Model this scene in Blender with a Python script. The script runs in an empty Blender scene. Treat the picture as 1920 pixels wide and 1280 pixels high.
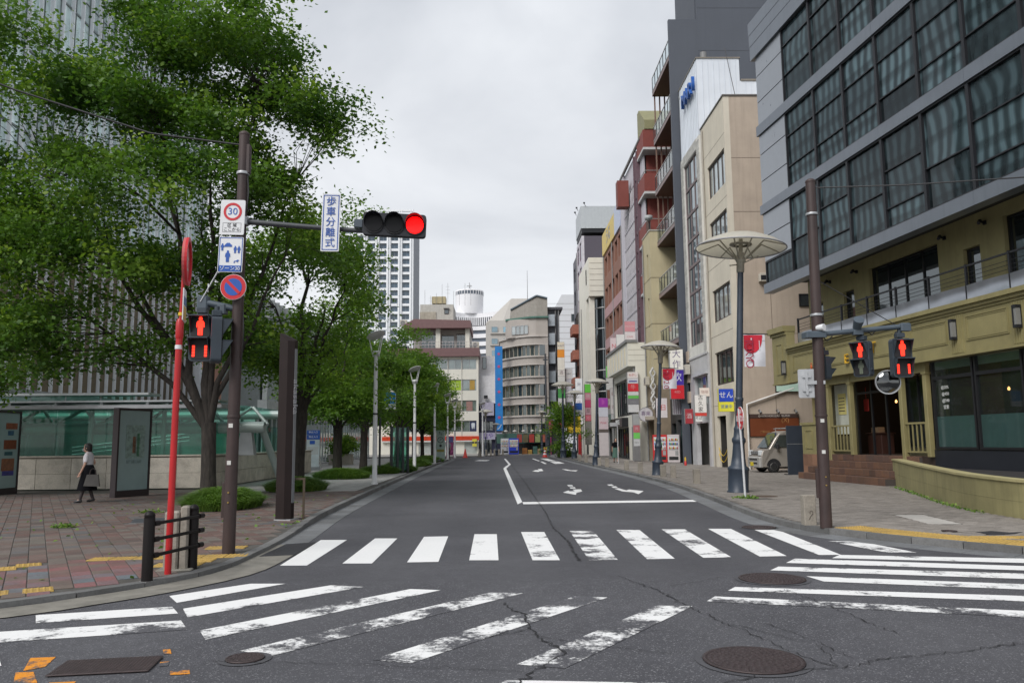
import bpy, math, random
import numpy as np
from mathutils import Vector, Matrix
random.seed(7)
rng = np.random.default_rng(11)
S = bpy.context.scene
COL = S.collection
D = bpy.data
R = math.radians

# ------------------------------------------------------------------ camera
cd = D.cameras.new('camera')
cd.lens = 28.0; cd.sensor_width = 36.0; cd.clip_start = 0.05; cd.clip_end = 3000
cam = D.objects.new('camera', cd); COL.objects.link(cam)
_yaw, _pit, _rol = R(1.04), R(7.14), R(0.56)
_f = Vector((math.sin(_yaw)*math.cos(_pit), math.cos(_yaw)*math.cos(_pit), math.sin(_pit)))
_r0 = Vector((math.cos(_yaw), -math.sin(_yaw), 0)); _u0 = _r0.cross(_f)
_r = _r0*math.cos(_rol) - _u0*math.sin(_rol); _u = _u0*math.cos(_rol) + _r0*math.sin(_rol)
cam.matrix_world = Matrix(((_r.x, _u.x, -_f.x, 0), (_r.y, _u.y, -_f.y, 0), (_r.z, _u.z, -_f.z, 1.6), (0, 0, 0, 1)))
cd.dof.use_dof = True; cd.dof.focus_distance = 15.0; cd.dof.aperture_fstop = 5.0
S.camera = cam

# ------------------------------------------------------------------ world, sun, exposure
SUN_EL, SUN_AZ = R(44), R(218)
W = D.worlds.new('World'); S.world = W; W.use_nodes = True
nt = W.node_tree; N = nt.nodes; L = nt.links; N.clear()
out = N.new('ShaderNodeOutputWorld'); bg = N.new('ShaderNodeBackground'); bg.inputs['Strength'].default_value = 0.1
sky = N.new('ShaderNodeTexSky'); sky.sky_type = 'NISHITA'; sky.sun_disc = False
sky.sun_elevation = SUN_EL; sky.sun_rotation = SUN_AZ
tc = N.new('ShaderNodeTexCoord'); sep = N.new('ShaderNodeSeparateXYZ'); L.new(tc.outputs['Generated'], sep.inputs[0])
# cloud deck: project the view direction on a flat layer overhead
zc = N.new('ShaderNodeMath'); zc.operation = 'MAXIMUM'; L.new(sep.outputs[2], zc.inputs[0]); zc.inputs[1].default_value = 0.0
za = N.new('ShaderNodeMath'); za.operation = 'ADD'; L.new(zc.outputs[0], za.inputs[0]); za.inputs[1].default_value = 0.18
dx = N.new('ShaderNodeMath'); dx.operation = 'DIVIDE'; L.new(sep.outputs[0], dx.inputs[0]); L.new(za.outputs[0], dx.inputs[1])
dy = N.new('ShaderNodeMath'); dy.operation = 'DIVIDE'; L.new(sep.outputs[1], dy.inputs[0]); L.new(za.outputs[0], dy.inputs[1])
cmb = N.new('ShaderNodeCombineXYZ'); L.new(dx.outputs[0], cmb.inputs[0]); L.new(dy.outputs[0], cmb.inputs[1])
n1 = N.new('ShaderNodeTexNoise'); n1.inputs['Scale'].default_value = 1.05; n1.inputs['Detail'].default_value = 6; n1.inputs['Roughness'].default_value = .52
n1.inputs['Distortion'].default_value = .35
L.new(cmb.outputs[0], n1.inputs['Vector'])
rp = N.new('ShaderNodeValToRGB'); L.new(n1.outputs[0], rp.inputs[0])
rp.color_ramp.elements[0].position = .36; rp.color_ramp.elements[0].color = (2.35, 2.5, 2.78, 1)
rp.color_ramp.elements[1].position = .62; rp.color_ramp.elements[1].color = (4.5, 4.62, 4.8, 1)
hz = N.new('ShaderNodeMapRange'); L.new(zc.outputs[0], hz.inputs[0]); hz.inputs[1].default_value = 0; hz.inputs[2].default_value = .5
hz.inputs[3].default_value = 1.0; hz.inputs[4].default_value = 0.0; hz.clamp = True
hm = N.new('ShaderNodeMix'); hm.data_type = 'RGBA'; L.new(hz.outputs[0], hm.inputs[0]); L.new(rp.outputs[0], hm.inputs[6]); hm.inputs[7].default_value = (4.85, 4.88, 4.95, 1)
mx = N.new('ShaderNodeMix'); mx.data_type = 'RGBA'; mx.inputs[0].default_value = .94
L.new(sky.outputs[0], mx.inputs[6]); L.new(hm.outputs[2], mx.inputs[7])
L.new(mx.outputs[2], bg.inputs[0]); L.new(bg.outputs[0], out.inputs[0])

sd = D.lights.new('sun', 'SUN'); sd.energy = 1.5; sd.angle = R(32); sd.color = (1, .975, .95)
sun = D.objects.new('sun', sd); COL.objects.link(sun)
_d = Vector((math.sin(SUN_AZ)*math.cos(SUN_EL), math.cos(SUN_AZ)*math.cos(SUN_EL), math.sin(SUN_EL)))
sun.rotation_euler = _d.to_track_quat('Z', 'Y').to_euler(); sun.location = (0, -10, 40)
S.view_settings.view_transform = 'Standard'; S.view_settings.look = 'None'
S.view_settings.exposure = 0.98; S.view_settings.gamma = 1; S.view_settings.use_curve_mapping = False

# ------------------------------------------------------------------ materials
MATS = {}
class NT:
    def __init__(s, name):
        s.m = D.materials.new(name); s.m.use_nodes = True; s.t = s.m.node_tree
        s.b = s.t.nodes['Principled BSDF']; s.o = s.t.nodes['Material Output']
    def n(s, typ, **kw):
        nd = s.t.nodes.new('ShaderNode'+typ)
        for k, v in kw.items():
            if k[0] == '_': setattr(nd, k[1:], v)
            else: nd.inputs[k.replace('~', ' ')].default_value = v
        return nd
    def l(s, a, b): s.t.links.new(a, b)
    def coord(s, scale=(1, 1, 1), kind='Object'):
        c = s.n('TexCoord'); mp = s.n('Mapping'); mp.inputs['Scale'].default_value = scale
        s.l(c.outputs[kind], mp.inputs[0]); return mp.outputs[0]
    def wpos(s): return s.n('NewGeometry').outputs['Position']
    def noise(s, vec, scale, detail=4, rough=.55):
        nd = s.n('TexNoise', Scale=scale, Detail=detail, Roughness=rough); s.l(vec, nd.inputs['Vector']); return nd.outputs[0]
    def ramp(s, fac, stops):
        r = s.n('ValToRGB'); s.l(fac, r.inputs[0]); e = r.color_ramp.elements
        while len(e) < len(stops): e.new(.5)
        for k, (p, c) in enumerate(stops):
            e[k].position = p; e[k].color = tuple(c)+(1,) if len(c) == 3 else c
        return r.outputs[0]
    def mix(s, fac, a, b, mode='MIX'):
        m = s.n('Mix', _data_type='RGBA', _blend_type=mode)
        for sock, v in ((m.inputs[0], fac), (m.inputs[6], a), (m.inputs[7], b)):
            if hasattr(v, 'links'): s.l(v, sock)
            else: sock.default_value = v if not isinstance(v, tuple) or len(v) == 4 else v+(1,)
        return m.outputs[2]
    def math(s, op, a, b=0.0, clamp=False):
        m = s.n('Math', _operation=op, _use_clamp=clamp)
        for sock, v in ((m.inputs[0], a), (m.inputs[1], b)):
            if hasattr(v, 'links'): s.l(v, sock)
            else: sock.default_value = v
        return m.outputs[0]
    def bump(s, h, strength=.3, dist=.01):
        b = s.n('Bump', Strength=strength, Distance=dist); s.l(h, b.inputs['Height']); s.l(b.outputs[0], s.b.inputs['Normal'])
    def set(s, **kw):
        for k, v in kw.items():
            i = s.b.inputs[k.replace('_', ' ')]
            if hasattr(v, 'links'): s.l(v, i)
            else: i.default_value = v+(1,) if isinstance(v, tuple) and len(v) == 3 else v
        return s
def c3(c): return (c, c, c) if not isinstance(c, (tuple, list)) else tuple(c)
def M(name, col, rough=.6, metal=0., var=.12, scale=3., bump=.0, bscale=60., spec=.5, streak=0., objvar=0.):
    """plain surface: base colour with soft uneven wear, optional rain streaks, fine grain"""
    if name in MATS: return MATS[name]
    t = NT(name); col = c3(col); w = t.wpos()
    n = t.noise(w, scale, 5, .6)
    dark = tuple(x*(1-var) for x in col); lite = tuple(min(1, x*(1+var)) for x in col)
    cc = t.ramp(n, [(.3, dark), (.7, lite)])
    if streak:
        mp = t.n('Mapping'); mp.inputs['Scale'].default_value = (2.2, 2.2, .12); t.l(w, mp.inputs[0])
        n2 = t.noise(mp.outputs[0], 2.5, 6, .65)
        f = t.ramp(n2, [(.48, (0, 0, 0)), (.72, (streak,)*3)])
        cc = t.mix(f, cc, tuple(x*.55 for x in col))
    if objvar:
        oi = t.n('ObjectInfo'); f = t.n('MapRange'); t.l(oi.outputs['Random'], f.inputs[0]); f.inputs[3].default_value = 1-objvar; f.inputs[4].default_value = 1+objvar
        cc = t.mix(1.0, cc, f.outputs[0], 'MULTIPLY')
    t.set(Base_Color=cc, Metallic=metal, Specular_IOR_Level=spec)
    r = t.n('MapRange'); t.l(n, r.inputs[0]); r.inputs[3].default_value = max(0, rough-.08); r.inputs[4].default_value = min(1, rough+.1)
    t.l(r.outputs[0], t.b.inputs['Roughness'])
    if bump: t.bump(t.noise(w, bscale, 3, .6), bump, .006)
    MATS[name] = t.m; return t.m
def emit(name, col, st):
    if name in MATS: return MATS[name]
    t = NT(name); t.set(Base_Color=tuple(x*.2 for x in col), Emission_Color=col, Emission_Strength=st); MATS[name] = t.m; return t.m
def glass_mat(name, col, refl=.25, wavy=.0, painted_refl=None, rough=.03, objvar=.35):
    """window glass seen from outside: dim room behind a reflecting pane, optionally with reflected stripes painted in"""
    if name in MATS: return MATS[name]
    t = NT(name); w = t.wpos(); oi = t.n('ObjectInfo')
    n = t.noise(w, .9, 4); base = t.ramp(n, [(.3, tuple(x*.6 for x in col)), (.7, tuple(x*1.35 for x in col))])
    if painted_refl:
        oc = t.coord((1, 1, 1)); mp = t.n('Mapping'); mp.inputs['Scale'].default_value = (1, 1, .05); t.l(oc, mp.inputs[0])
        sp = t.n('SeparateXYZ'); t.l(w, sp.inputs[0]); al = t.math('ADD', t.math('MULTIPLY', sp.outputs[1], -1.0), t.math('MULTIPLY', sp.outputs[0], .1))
        wob = t.math('MULTIPLY', t.noise(w, .5, 2, .5), .85)          # wavy reflection of the facade opposite, painted as stripes down the pane
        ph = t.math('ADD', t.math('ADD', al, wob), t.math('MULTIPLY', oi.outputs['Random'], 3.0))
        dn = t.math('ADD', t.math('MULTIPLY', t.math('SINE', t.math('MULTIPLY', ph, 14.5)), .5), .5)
        cf = t.ramp(dn, [(.12, tuple(x*.25 for x in painted_refl)), (.5, tuple(x*.62 for x in painted_refl)), (.88, tuple(x*1.2 for x in painted_refl))])
        hb = t.ramp(t.math('FRACT', t.math('ADD', t.math('MULTIPLY', sp.outputs[2], 1.05), t.math('MULTIPLY', wob, .25))), [(.1, (.45,)*3), (.2, (1,)*3), (.8, (1,)*3), (.95, (.5,)*3)])  # dark breaks across the painted reflection
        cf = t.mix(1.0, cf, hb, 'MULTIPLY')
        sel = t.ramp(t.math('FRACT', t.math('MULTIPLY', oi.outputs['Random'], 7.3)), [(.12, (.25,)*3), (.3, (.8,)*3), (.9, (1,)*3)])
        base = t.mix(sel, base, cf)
    f = t.n('MapRange'); t.l(oi.outputs['Random'], f.inputs[0]); f.inputs[3].default_value = 1-objvar; f.inputs[4].default_value = 1+objvar
    base = t.mix(1.0, base, f.outputs[0], 'MULTIPLY')
    t.set(Base_Color=base, Roughness=.6, Specular_IOR_Level=.0)
    gl = t.n('BsdfGlossy', Roughness=rough, Color=(.86, .93, .95, 1)); lw = t.n('LayerWeight', Blend=.28)
    fr = t.n('MapRange'); t.l(lw.outputs['Fresnel'], fr.inputs[0]); fr.inputs[3].default_value = refl*.55; fr.inputs[4].default_value = min(.95, refl*2.2)
    if wavy:
        mp = t.n('Mapping'); mp.inputs['Scale'].default_value = (1, 1, .35); t.l(w, mp.inputs[0])
        add = t.n('VectorMath', _operation='ADD'); t.l(mp.outputs[0], add.inputs[0]); t.l(oi.outputs['Location'], add.inputs[1])
        b = t.n('Bump', Strength=wavy, Distance=.05); t.l(t.noise(add.outputs[0], .8, 2, .4), b.inputs['Height']); t.l(b.outputs[0], gl.inputs['Normal'])
    ms = t.n('MixShader'); t.l(fr.outputs[0], ms.inputs[0]); t.l(t.b.outputs[0], ms.inputs[1]); t.l(gl.outputs[0], ms.inputs[2])
    t.l(ms.outputs[0], t.o.inputs[0]); MATS[name] = t.m; return t.m
def clear_glass(name, tint, body=.12, refl=.35):
    """real see-through sheet glass with a tint"""
    t = NT(name); tr = t.n('BsdfTransparent', Color=tint+(1,)); gl = t.n('BsdfGlossy', Roughness=.03, Color=(.9, .96, .95, 1))
    lw = t.n('LayerWeight', Blend=.3); fr = t.n('MapRange'); t.l(lw.outputs['Fresnel'], fr.inputs[0]); fr.inputs[3].default_value = refl*.3; fr.inputs[4].default_value = min(.9, refl*2)
    df = t.n('BsdfDiffuse', Color=tuple(x*.5 for x in tint)+(1,)); m1 = t.n('MixShader'); m1.inputs[0].default_value = body
    t.l(tr.outputs[0], m1.inputs[1]); t.l(df.outputs[0], m1.inputs[2])
    m2 = t.n('MixShader'); t.l(fr.outputs[0], m2.inputs[0]); t.l(m1.outputs[0], m2.inputs[1]); t.l(gl.outputs[0], m2.inputs[2]); t.l(m2.outputs[0], t.o.inputs[0])
    MATS[name] = t.m; return t.m

def asphalt_nodes(t):
    w = t.wpos()
    v = t.n('TexVoronoi', Scale=95.0); t.l(w, v.inputs['Vector'])
    big = t.noise(w, .35, 5, .6); mid = t.noise(w, 5, 6, .7); fine = t.noise(w, 140, 2, .7)
    c = t.ramp(big, [(.3, (.062, .062, .071)), (.5, (.081, .081, .091)), (.72, (.112, .112, .124))])
    c = t.mix(t.ramp(mid, [(.35, (0, 0, 0)), (.7, (.5,)*3)]), c, (.047, .047, .052))
    sx = t.n('SeparateXYZ'); t.l(w, sx.inputs[0]); st = t.n('MapRange'); t.l(t.math('ADD', sx.outputs[1], t.math('MULTIPLY', mid, 1.2)), st.inputs[0]); st.inputs[1].default_value = 9.9; st.inputs[2].default_value = 10.3; st.inputs[3].default_value = 1; st.inputs[4].default_value = .35   # coarse old surfacing near, smoother one beyond
    sp = t.math('MULTIPLY', t.ramp(v.outputs['Color'], [(.76, (0, 0, 0)), (.86, (.85,)*3)]), st.outputs[0])
    c = t.mix(sp, c, (.22, .22, .232))
    ln = t.math('SINE', t.math('MULTIPLY', t.math('ADD', sx.outputs[0], t.math('MULTIPLY', big, .5)), 3.7)); c = t.mix(t.math('MULTIPLY', t.math('ADD', ln, 1.0), .09), c, (.12, .12, .128))   # tyre polished lanes
    c = t.mix(t.ramp(fine, [(.35, (.6,)*3), (.5, (0, 0, 0))]), c, (.022, .022, .024))
    h = t.math('ADD', v.outputs['Distance'], fine)
    return c, h, w
t = NT('asphalt'); c, h, w = asphalt_nodes(t); t.set(Base_Color=c, Roughness=.78, Specular_IOR_Level=.35); t.bump(h, .55, .006); MATS['asphalt'] = t.m
def paint_mat(name, col):
    t = NT(name); c, h, w = asphalt_nodes(t)
    at = t.n('Attribute', _attribute_type='OBJECT', _attribute_name='wear')
    mp = t.n('Mapping'); mp.inputs['Scale'].default_value = (1, 1, 1); t.l(w, mp.inputs[0])
    a = t.noise(w, 1.5, 6, .66); b = t.noise(w, 22, 5, .75)
    s = t.math('ADD', t.math('MULTIPLY', a, .78), t.math('MULTIPLY', b, .3))
    thr = t.n('MapRange'); t.l(at.outputs['Fac'], thr.inputs[0]); thr.inputs[3].default_value = .37; thr.inputs[4].default_value = .605
    e = t.math('MULTIPLY', t.math('SUBTRACT', s, thr.outputs[0]), 15.0)
    keep = t.math('ADD', e, .5, True)
    pc = t.mix(t.ramp(b, [(.35, (0, 0, 0)), (.75, (.25,)*3)]), col, tuple(x*.6 for x in col))
    t.set(Base_Color=t.mix(keep, c, pc), Roughness=.7, Specular_IOR_Level=.35); t.bump(h, .35, .005); MATS[name] = t.m
paint_mat('road_paint', (.78, .78, .77)); paint_mat('orange_paint', (.72, .27, .02))

def piece_mat(name, stops, rough=.75, bump=.4, var=.35, wn=1.2):
    """many alike pieces: each object / loose island takes its own tone"""
    t = NT(name); oi = t.n('ObjectInfo'); g = t.n('NewGeometry')
    f = t.math('FRACT', t.math('ADD', oi.outputs['Random'], g.outputs['Random Per Island']))
    f = t.math('ADD', t.math('MULTIPLY', f, 1-var), t.math('MULTIPLY', t.noise(t.wpos(), wn, 3), var))
    c = t.ramp(f, stops); n = t.noise(t.wpos(), 30, 5, .7); d = t.noise(t.wpos(), 2.5, 5, .65)
    c = t.mix(t.ramp(n, [(.3, (.35,)*3), (.6, (0, 0, 0))]), c, (.05, .045, .04))
    c = t.mix(t.ramp(d, [(.45, (0, 0, 0)), (.75, (.45,)*3)]), c, (.06, .055, .05))
    t.set(Base_Color=c, Roughness=rough, Specular_IOR_Level=.4); t.bump(n, bump, .004); MATS[name] = t.m
piece_mat('paver_left', var=.18, stops=[(.05, (.085, .076, .07)), (.2, (.145, .082, .07)), (.34, (.125, .105, .09)), (.46, (.175, .105, .09)), (.6, (.15, .135, .115)), (.75, (.17, .13, .115)), (.92, (.105, .11, .115))])
piece_mat('paver_corner', [(.05, (.12, .135, .15)), (.25, (.2, .088, .086)), (.42, (.15, .12, .1)), (.6, (.24, .1, .1)), (.76, (.13, .16, .18)), (.92, (.2, .12, .11))])
piece_mat('paver_right', [(.1, (.19, .17, .15)), (.5, (.26, .235, .21)), (.9, (.32, .29, .26))], var=.5)
piece_mat('kerb_granite', [(.1, (.12, .122, .122)), (.9, (.2, .2, .197))])
piece_mat('gutter_block', [(.1, (.13, .135, .14)), (.9, (.21, .22, .23))])
piece_mat('cladding_stone', [(.1, (.52, .475, .4)), (.9, (.66, .61, .53))], bump=.15)
piece_mat('step_tile', [(.05, (.07, .04, .03)), (.4, (.17, .085, .05)), (.7, (.11, .06, .045)), (.95, (.22, .115, .065))], bump=.1)
piece_mat('white_tile', [(.1, (.5, .49, .46)), (.9, (.66, .65, .61))], bump=.1)
piece_mat('granite_post', [(.1, (.27, .24, .2)), (.9, (.36, .33, .28))], var=.6, wn=8)
piece_mat('tactile', [(.1, (.4, .26, .06)), (.9, (.52, .34, .09))], bump=.2)

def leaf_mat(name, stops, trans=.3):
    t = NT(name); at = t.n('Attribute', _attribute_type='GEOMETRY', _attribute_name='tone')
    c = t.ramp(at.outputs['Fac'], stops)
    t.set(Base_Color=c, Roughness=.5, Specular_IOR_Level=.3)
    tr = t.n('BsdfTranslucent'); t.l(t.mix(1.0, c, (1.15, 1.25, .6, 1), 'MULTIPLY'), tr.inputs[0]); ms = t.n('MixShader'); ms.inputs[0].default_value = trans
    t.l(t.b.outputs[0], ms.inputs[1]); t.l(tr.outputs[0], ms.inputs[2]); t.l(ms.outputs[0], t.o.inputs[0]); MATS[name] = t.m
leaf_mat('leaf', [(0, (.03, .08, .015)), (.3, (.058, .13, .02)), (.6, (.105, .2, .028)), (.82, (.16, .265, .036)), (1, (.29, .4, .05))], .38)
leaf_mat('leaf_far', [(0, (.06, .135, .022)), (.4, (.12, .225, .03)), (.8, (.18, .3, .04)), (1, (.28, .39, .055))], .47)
leaf_mat('grass', [(0, (.065, .135, .026)), (.6, (.135, .245, .042)), (1, (.29, .4, .09))])
t = NT('bark'); w = t.wpos(); mp = t.n('Mapping'); mp.inputs['Scale'].default_value = (1, 1, .25); t.l(w, mp.inputs[0])
b1 = t.noise(mp.outputs[0], 14, 6, .7); t.set(Base_Color=t.ramp(b1, [(.3, (.012, .01, .008)), (.7, (.052, .042, .035))]), Roughness=.9); t.bump(b1, .9, .05); MATS['bark'] = t.m

GREEN_GLASS = clear_glass('green_glass', (.42, .76, .66), .14, .12)
SHOP_GLASS = clear_glass('shop_glass', (.6, .7, .68), .04, .28)
FROST = M('frosted_film', (.13, .22, .215), .5, var=.1)

# ------------------------------------------------------------------ mesh helpers
class MB:
    """collects shapes, then links them as ONE mesh object"""
    def __init__(s): s.v = []; s.f = []; s.m = []; s.sm = []
    def add(s, vs, fs, m=0, sm=False):
        o = len(s.v); s.v += [tuple(p) for p in vs]
        for f in fs: s.f.append(tuple(o+i for i in f)); s.m.append(m); s.sm.append(sm)
        return s
    def box(s, x0, x1, y0, y1, z0, z1, m=0):
        if x0 > x1: x0, x1 = x1, x0
        if y0 > y1: y0, y1 = y1, y0
        if z0 > z1: z0, z1 = z1, z0
        return s.add([(x0,y0,z0),(x1,y0,z0),(x1,y1,z0),(x0,y1,z0),(x0,y0,z1),(x1,y0,z1),(x1,y1,z1),(x0,y1,z1)],
                     [(0,3,2,1),(4,5,6,7),(0,1,5,4),(1,2,6,5),(2,3,7,6),(3,0,4,7)], m)
    def bev(s, x0, x1, y0, y1, z0, z1, b=.01, m=0):
        """box with bevelled edges along z and at the top"""
        p = [(x0+b,y0),(x1-b,y0),(x1,y0+b),(x1,y1-b),(x1-b,y1),(x0+b,y1),(x0,y1-b),(x0,y0+b)]
        cx, cy = (x0+x1)/2, (y0+y1)/2; kx = 1-2*b/max(x1-x0, 1e-4); ky = 1-2*b/max(y1-y0, 1e-4)
        q = [(cx+(x-cx)*kx, cy+(y-cy)*ky) for x, y in p]
        vs = [(x,y,z0) for x,y in p]+[(x,y,z1-b) for x,y in p]+[(x,y,z1) for x,y in q]
        fs = [(i,(i+1)%8,8+(i+1)%8,8+i) for i in range(8)]+[(8+i,8+(i+1)%8,16+(i+1)%8,16+i) for i in range(8)]
        fs += [tuple(range(7,-1,-1)), tuple(range(16,24))]
        return s.add(vs, fs, m)
    def prism(s, poly, z0, z1, m=0):
        n = len(poly); ar = sum(poly[i][0]*poly[(i+1)%n][1]-poly[(i+1)%n][0]*poly[i][1] for i in range(n))
        if ar < 0: poly = poly[::-1]
        vs = [(x,y,z0) for x,y in poly]+[(x,y,z1) for x,y in poly]
        return s.add(vs, [tuple(range(n-1,-1,-1)), tuple(range(n,2*n))]+[(i,(i+1)%n,n+(i+1)%n,n+i) for i in range(n)], m)
    def xz(s, poly, y0, y1, m=0):
        """outline in x,z pulled along y (y0 = front)"""
        n = len(poly); ar = sum(poly[i][0]*poly[(i+1)%n][1]-poly[(i+1)%n][0]*poly[i][1] for i in range(n))
        if ar < 0: poly = poly[::-1]
        vs = [(x,y0,z) for x,z in poly]+[(x,y1,z) for x,z in poly]
        return s.add(vs, [tuple(range(n)), tuple(range(2*n-1,n-1,-1))]+[(n+i,n+(i+1)%n,(i+1)%n,i) for i in range(n)], m)
    def tube(s, p, q, r0, r1=None, n=10, m=0, cap=True, sm=True):
        r1 = r0 if r1 is None else r1; p, q = Vector(p), Vector(q); d = (q-p)
        if d.length < 1e-6: return s
        d.normalize(); a = d.orthogonal().normalized(); b = d.cross(a)
        vs = [p+(a*math.cos(t)+b*math.sin(t))*r0 for t in [2*math.pi*i/n for i in range(n)]]+[q+(a*math.cos(t)+b*math.sin(t))*r1 for t in [2*math.pi*i/n for i in range(n)]]
        s.add(vs, [(i,(i+1)%n,n+(i+1)%n,n+i) for i in range(n)], m, sm)
        if cap: s.add(vs, [tuple(range(n-1,-1,-1)), tuple(range(n,2*n))], m)
        return s
    def path(s, pts, r, n=8, m=0):
        """smooth tube along points; r a number or one per point"""
        P = [Vector(p) for p in pts]; K = len(P); rs = [r]*K if not isinstance(r, (list, tuple)) else r
        a = None; vs = []
        for i in range(K):
            d = (P[min(i+1,K-1)]-P[max(i-1,0)]).normalized()
            a = d.orthogonal().normalized() if a is None else (a-d*a.dot(d)).normalized(); b = d.cross(a)
            vs += [P[i]+(a*math.cos(2*math.pi*j/n)+b*math.sin(2*math.pi*j/n))*rs[i] for j in range(n)]
        fs = [(i*n+j,i*n+(j+1)%n,(i+1)*n+(j+1)%n,(i+1)*n+j) for i in range(K-1) for j in range(n)]
        s.add(vs, fs, m, True); return s.add(vs, [tuple(range(n-1,-1,-1)), tuple(range((K-1)*n,K*n))], m)
    def lathe(s, prof, n=20, c=(0,0), m=0, sm=True, caps=True):
        vs = [(c[0]+r*math.cos(2*math.pi*j/n), c[1]+r*math.sin(2*math.pi*j/n), z) for r, z in prof for j in range(n)]
        s.add(vs, [(i*n+j,i*n+(j+1)%n,(i+1)*n+(j+1)%n,(i+1)*n+j) for i in range(len(prof)-1) for j in range(n)], m, sm)
        if caps: s.add(vs[:n], [tuple(range(n-1,-1,-1))], m); s.add(vs[-n:], [tuple(range(n))], m)
        return s
    def sheet(s, poly, z, m=0): return s.add([(x,y,z) for x,y in poly], [tuple(range(len(poly)))], m)
    def disc(s, c, r, y0, y1, n=28, m=0):
        """round plate facing -y"""
        return s.xz([(c[0]+r*math.cos(2*math.pi*i/n), c[1]+r*math.sin(2*math.pi*i/n)) for i in range(n)], y0, y1, m)
    def ring(s, c, r0, r1, y0, y1, n=28, m=0):
        for i in range(n):
            a, b = 2*math.pi*i/n, 2*math.pi*(i+1)/n
            s.xz([(c[0]+r0*math.cos(a),c[1]+r0*math.sin(a)),(c[0]+r1*math.cos(a),c[1]+r1*math.sin(a)),(c[0]+r1*math.cos(b),c[1]+r1*math.sin(b)),(c[0]+r0*math.cos(b),c[1]+r0*math.sin(b))], y0, y1, m)
        return s
    def mesh(s, name, mats):
        me = D.meshes.new(name); me.from_pydata(s.v, [], s.f)
        for x in (mats if isinstance(mats, (list, tuple)) else [mats]): me.materials.append(x)
        me.polygons.foreach_set('material_index', s.m); me.polygons.foreach_set('use_smooth', s.sm); me.update(); return me
    def build(s, name, mats, parent=None, loc=(0,0,0), rz=0):
        return ob(name, s.mesh(name, mats), parent, loc, rz)
def ob(name, me, parent=None, loc=(0,0,0), rz=0, rot=None):
    o = D.objects.new(name, me); COL.objects.link(o); o.location = loc
    o.rotation_euler = rot if rot else (0,0,rz)
    if parent: o.parent = parent
    return o
def tag(o, label=None, cat=None, group=None, kind=None):
    for k, v in (('label', label), ('category', cat), ('group', group), ('kind', kind)):
        if v: o[k] = v
    return o
def thing(name, label, cat, loc=(0,0,0), rz=0, group=None, rot=None):
    return tag(ob(name, None, None, loc, rz, rot), label, cat, group)
def kids(o): return [c for c in o.children]
def copy_thing(o, loc, rz=None, label=None, parent=None):
    """a copy of a thing with copies of its parts and their sub-parts"""
    c = o.copy(); COL.objects.link(c)
    if parent: c.parent = parent
    else:
        c.location = loc
        if rz is not None: c.rotation_euler = (o.rotation_euler[0], o.rotation_euler[1], rz)
    if label: c['label'] = label
    for k in kids(o): copy_thing(k, None, parent=c)
    return c

# ------------------------------------------------------------------ lettering
TXT = {}
def text_mesh(s, size, mat, depth=.004, spacing=1.0):
    key = (s, round(size, 3), mat.name, depth)
    if key in TXT: return TXT[key]
    cu = D.curves.new('lettering', 'FONT'); cu.body = s; cu.size = size; cu.align_x = 'CENTER'; cu.align_y = 'CENTER'
    cu.extrude = depth; cu.resolution_u = 3; cu.space_character = spacing
    o = D.objects.new('lettering', cu); COL.objects.link(o)
    me = D.meshes.new_from_object(o.evaluated_get(bpy.context.evaluated_depsgraph_get())); me.name = 'lettering'
    D.objects.remove(o); D.curves.remove(cu); me.materials.clear(); me.materials.append(mat); TXT[key] = me; return me
def text(s, size, mat, parent, x, y, z, rz=0, roll=0, depth=.004, sx=1.0, name='lettering'):
    """lettering facing -y of its parent, centred on (x, z); roll turns it in its own plane"""
    o = ob(name, text_mesh(s, size, mat, depth), parent)
    o.matrix_local = Matrix.Translation((x,y,z)) @ Matrix.Rotation(rz,4,'Z') @ Matrix.Rotation(R(90),4,'X') @ Matrix.Rotation(roll,4,'Z') @ Matrix.Diagonal((sx,1,1,1))
    return o
def column_text(chars, size, step, mat, parent, x, y, ztop, rz=0):
    for i, ch in enumerate(chars): text(ch, size, mat, parent, x, y, ztop-step*i, rz)

# ------------------------------------------------------------------ windows and walls
WIN = {}
def window(parent, x, y, z, w, h, cols, rows, fm, pm, bar=.05, split=False, rz=0, xs=None, zs=None, proud=.03, sill=None):
    """a window standing in the plane y of the wall frame: frame mesh > pane(s)"""
    xs = xs or [i/cols for i in range(cols+1)]; zs = zs or [i/rows for i in range(rows+1)]
    key = (round(w,2), round(h,2), tuple(xs), tuple(zs), fm.name, bar)
    if key not in WIN:
        b = MB(); t = bar
        b.box(0,w,-proud,.04,0,t); b.box(0,w,-proud,.04,h-t,h); b.box(0,t,-proud,.04,t,h-t); b.box(w-t,w,-proud,.04,t,h-t)
        for u in xs[1:-1]: b.box(u*w-t*.4,u*w+t*.4,-proud*.8,.036,t,h-t)
        for q in zs[1:-1]: b.box(t,w-t,-proud*.6,.032,q*h-t*.35,q*h+t*.35)
        WIN[key] = (b.mesh('window', fm), {})
    me, panes = WIN[key]
    o = ob('window', me, parent, (x,y,z), rz)
    cells = [(xs[i]*w,xs[i+1]*w,zs[j]*h,zs[j+1]*h) for i in range(len(xs)-1) for j in range(len(zs)-1)] if split else [(0,w,0,h)]
    for a0,a1,c0,c1 in cells:
        e = t_ = bar*.3; pw, ph = a1-a0-2*e, c1-c0-2*e; k = (round(pw,3),round(ph,3),pm.name)
        if k not in panes: panes[k] = MB().add([(0,0,0),(pw,0,0),(pw,0,ph),(0,0,ph)],[(0,1,2,3)]).mesh('pane', pm)
        ob('pane', panes[k], o, (a0+e, .02, c0+e))
    if sill: MB().box(-.06,w+.06,-.1,.03,-.07,-.004).build('sill', sill, o)
    return o
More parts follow.
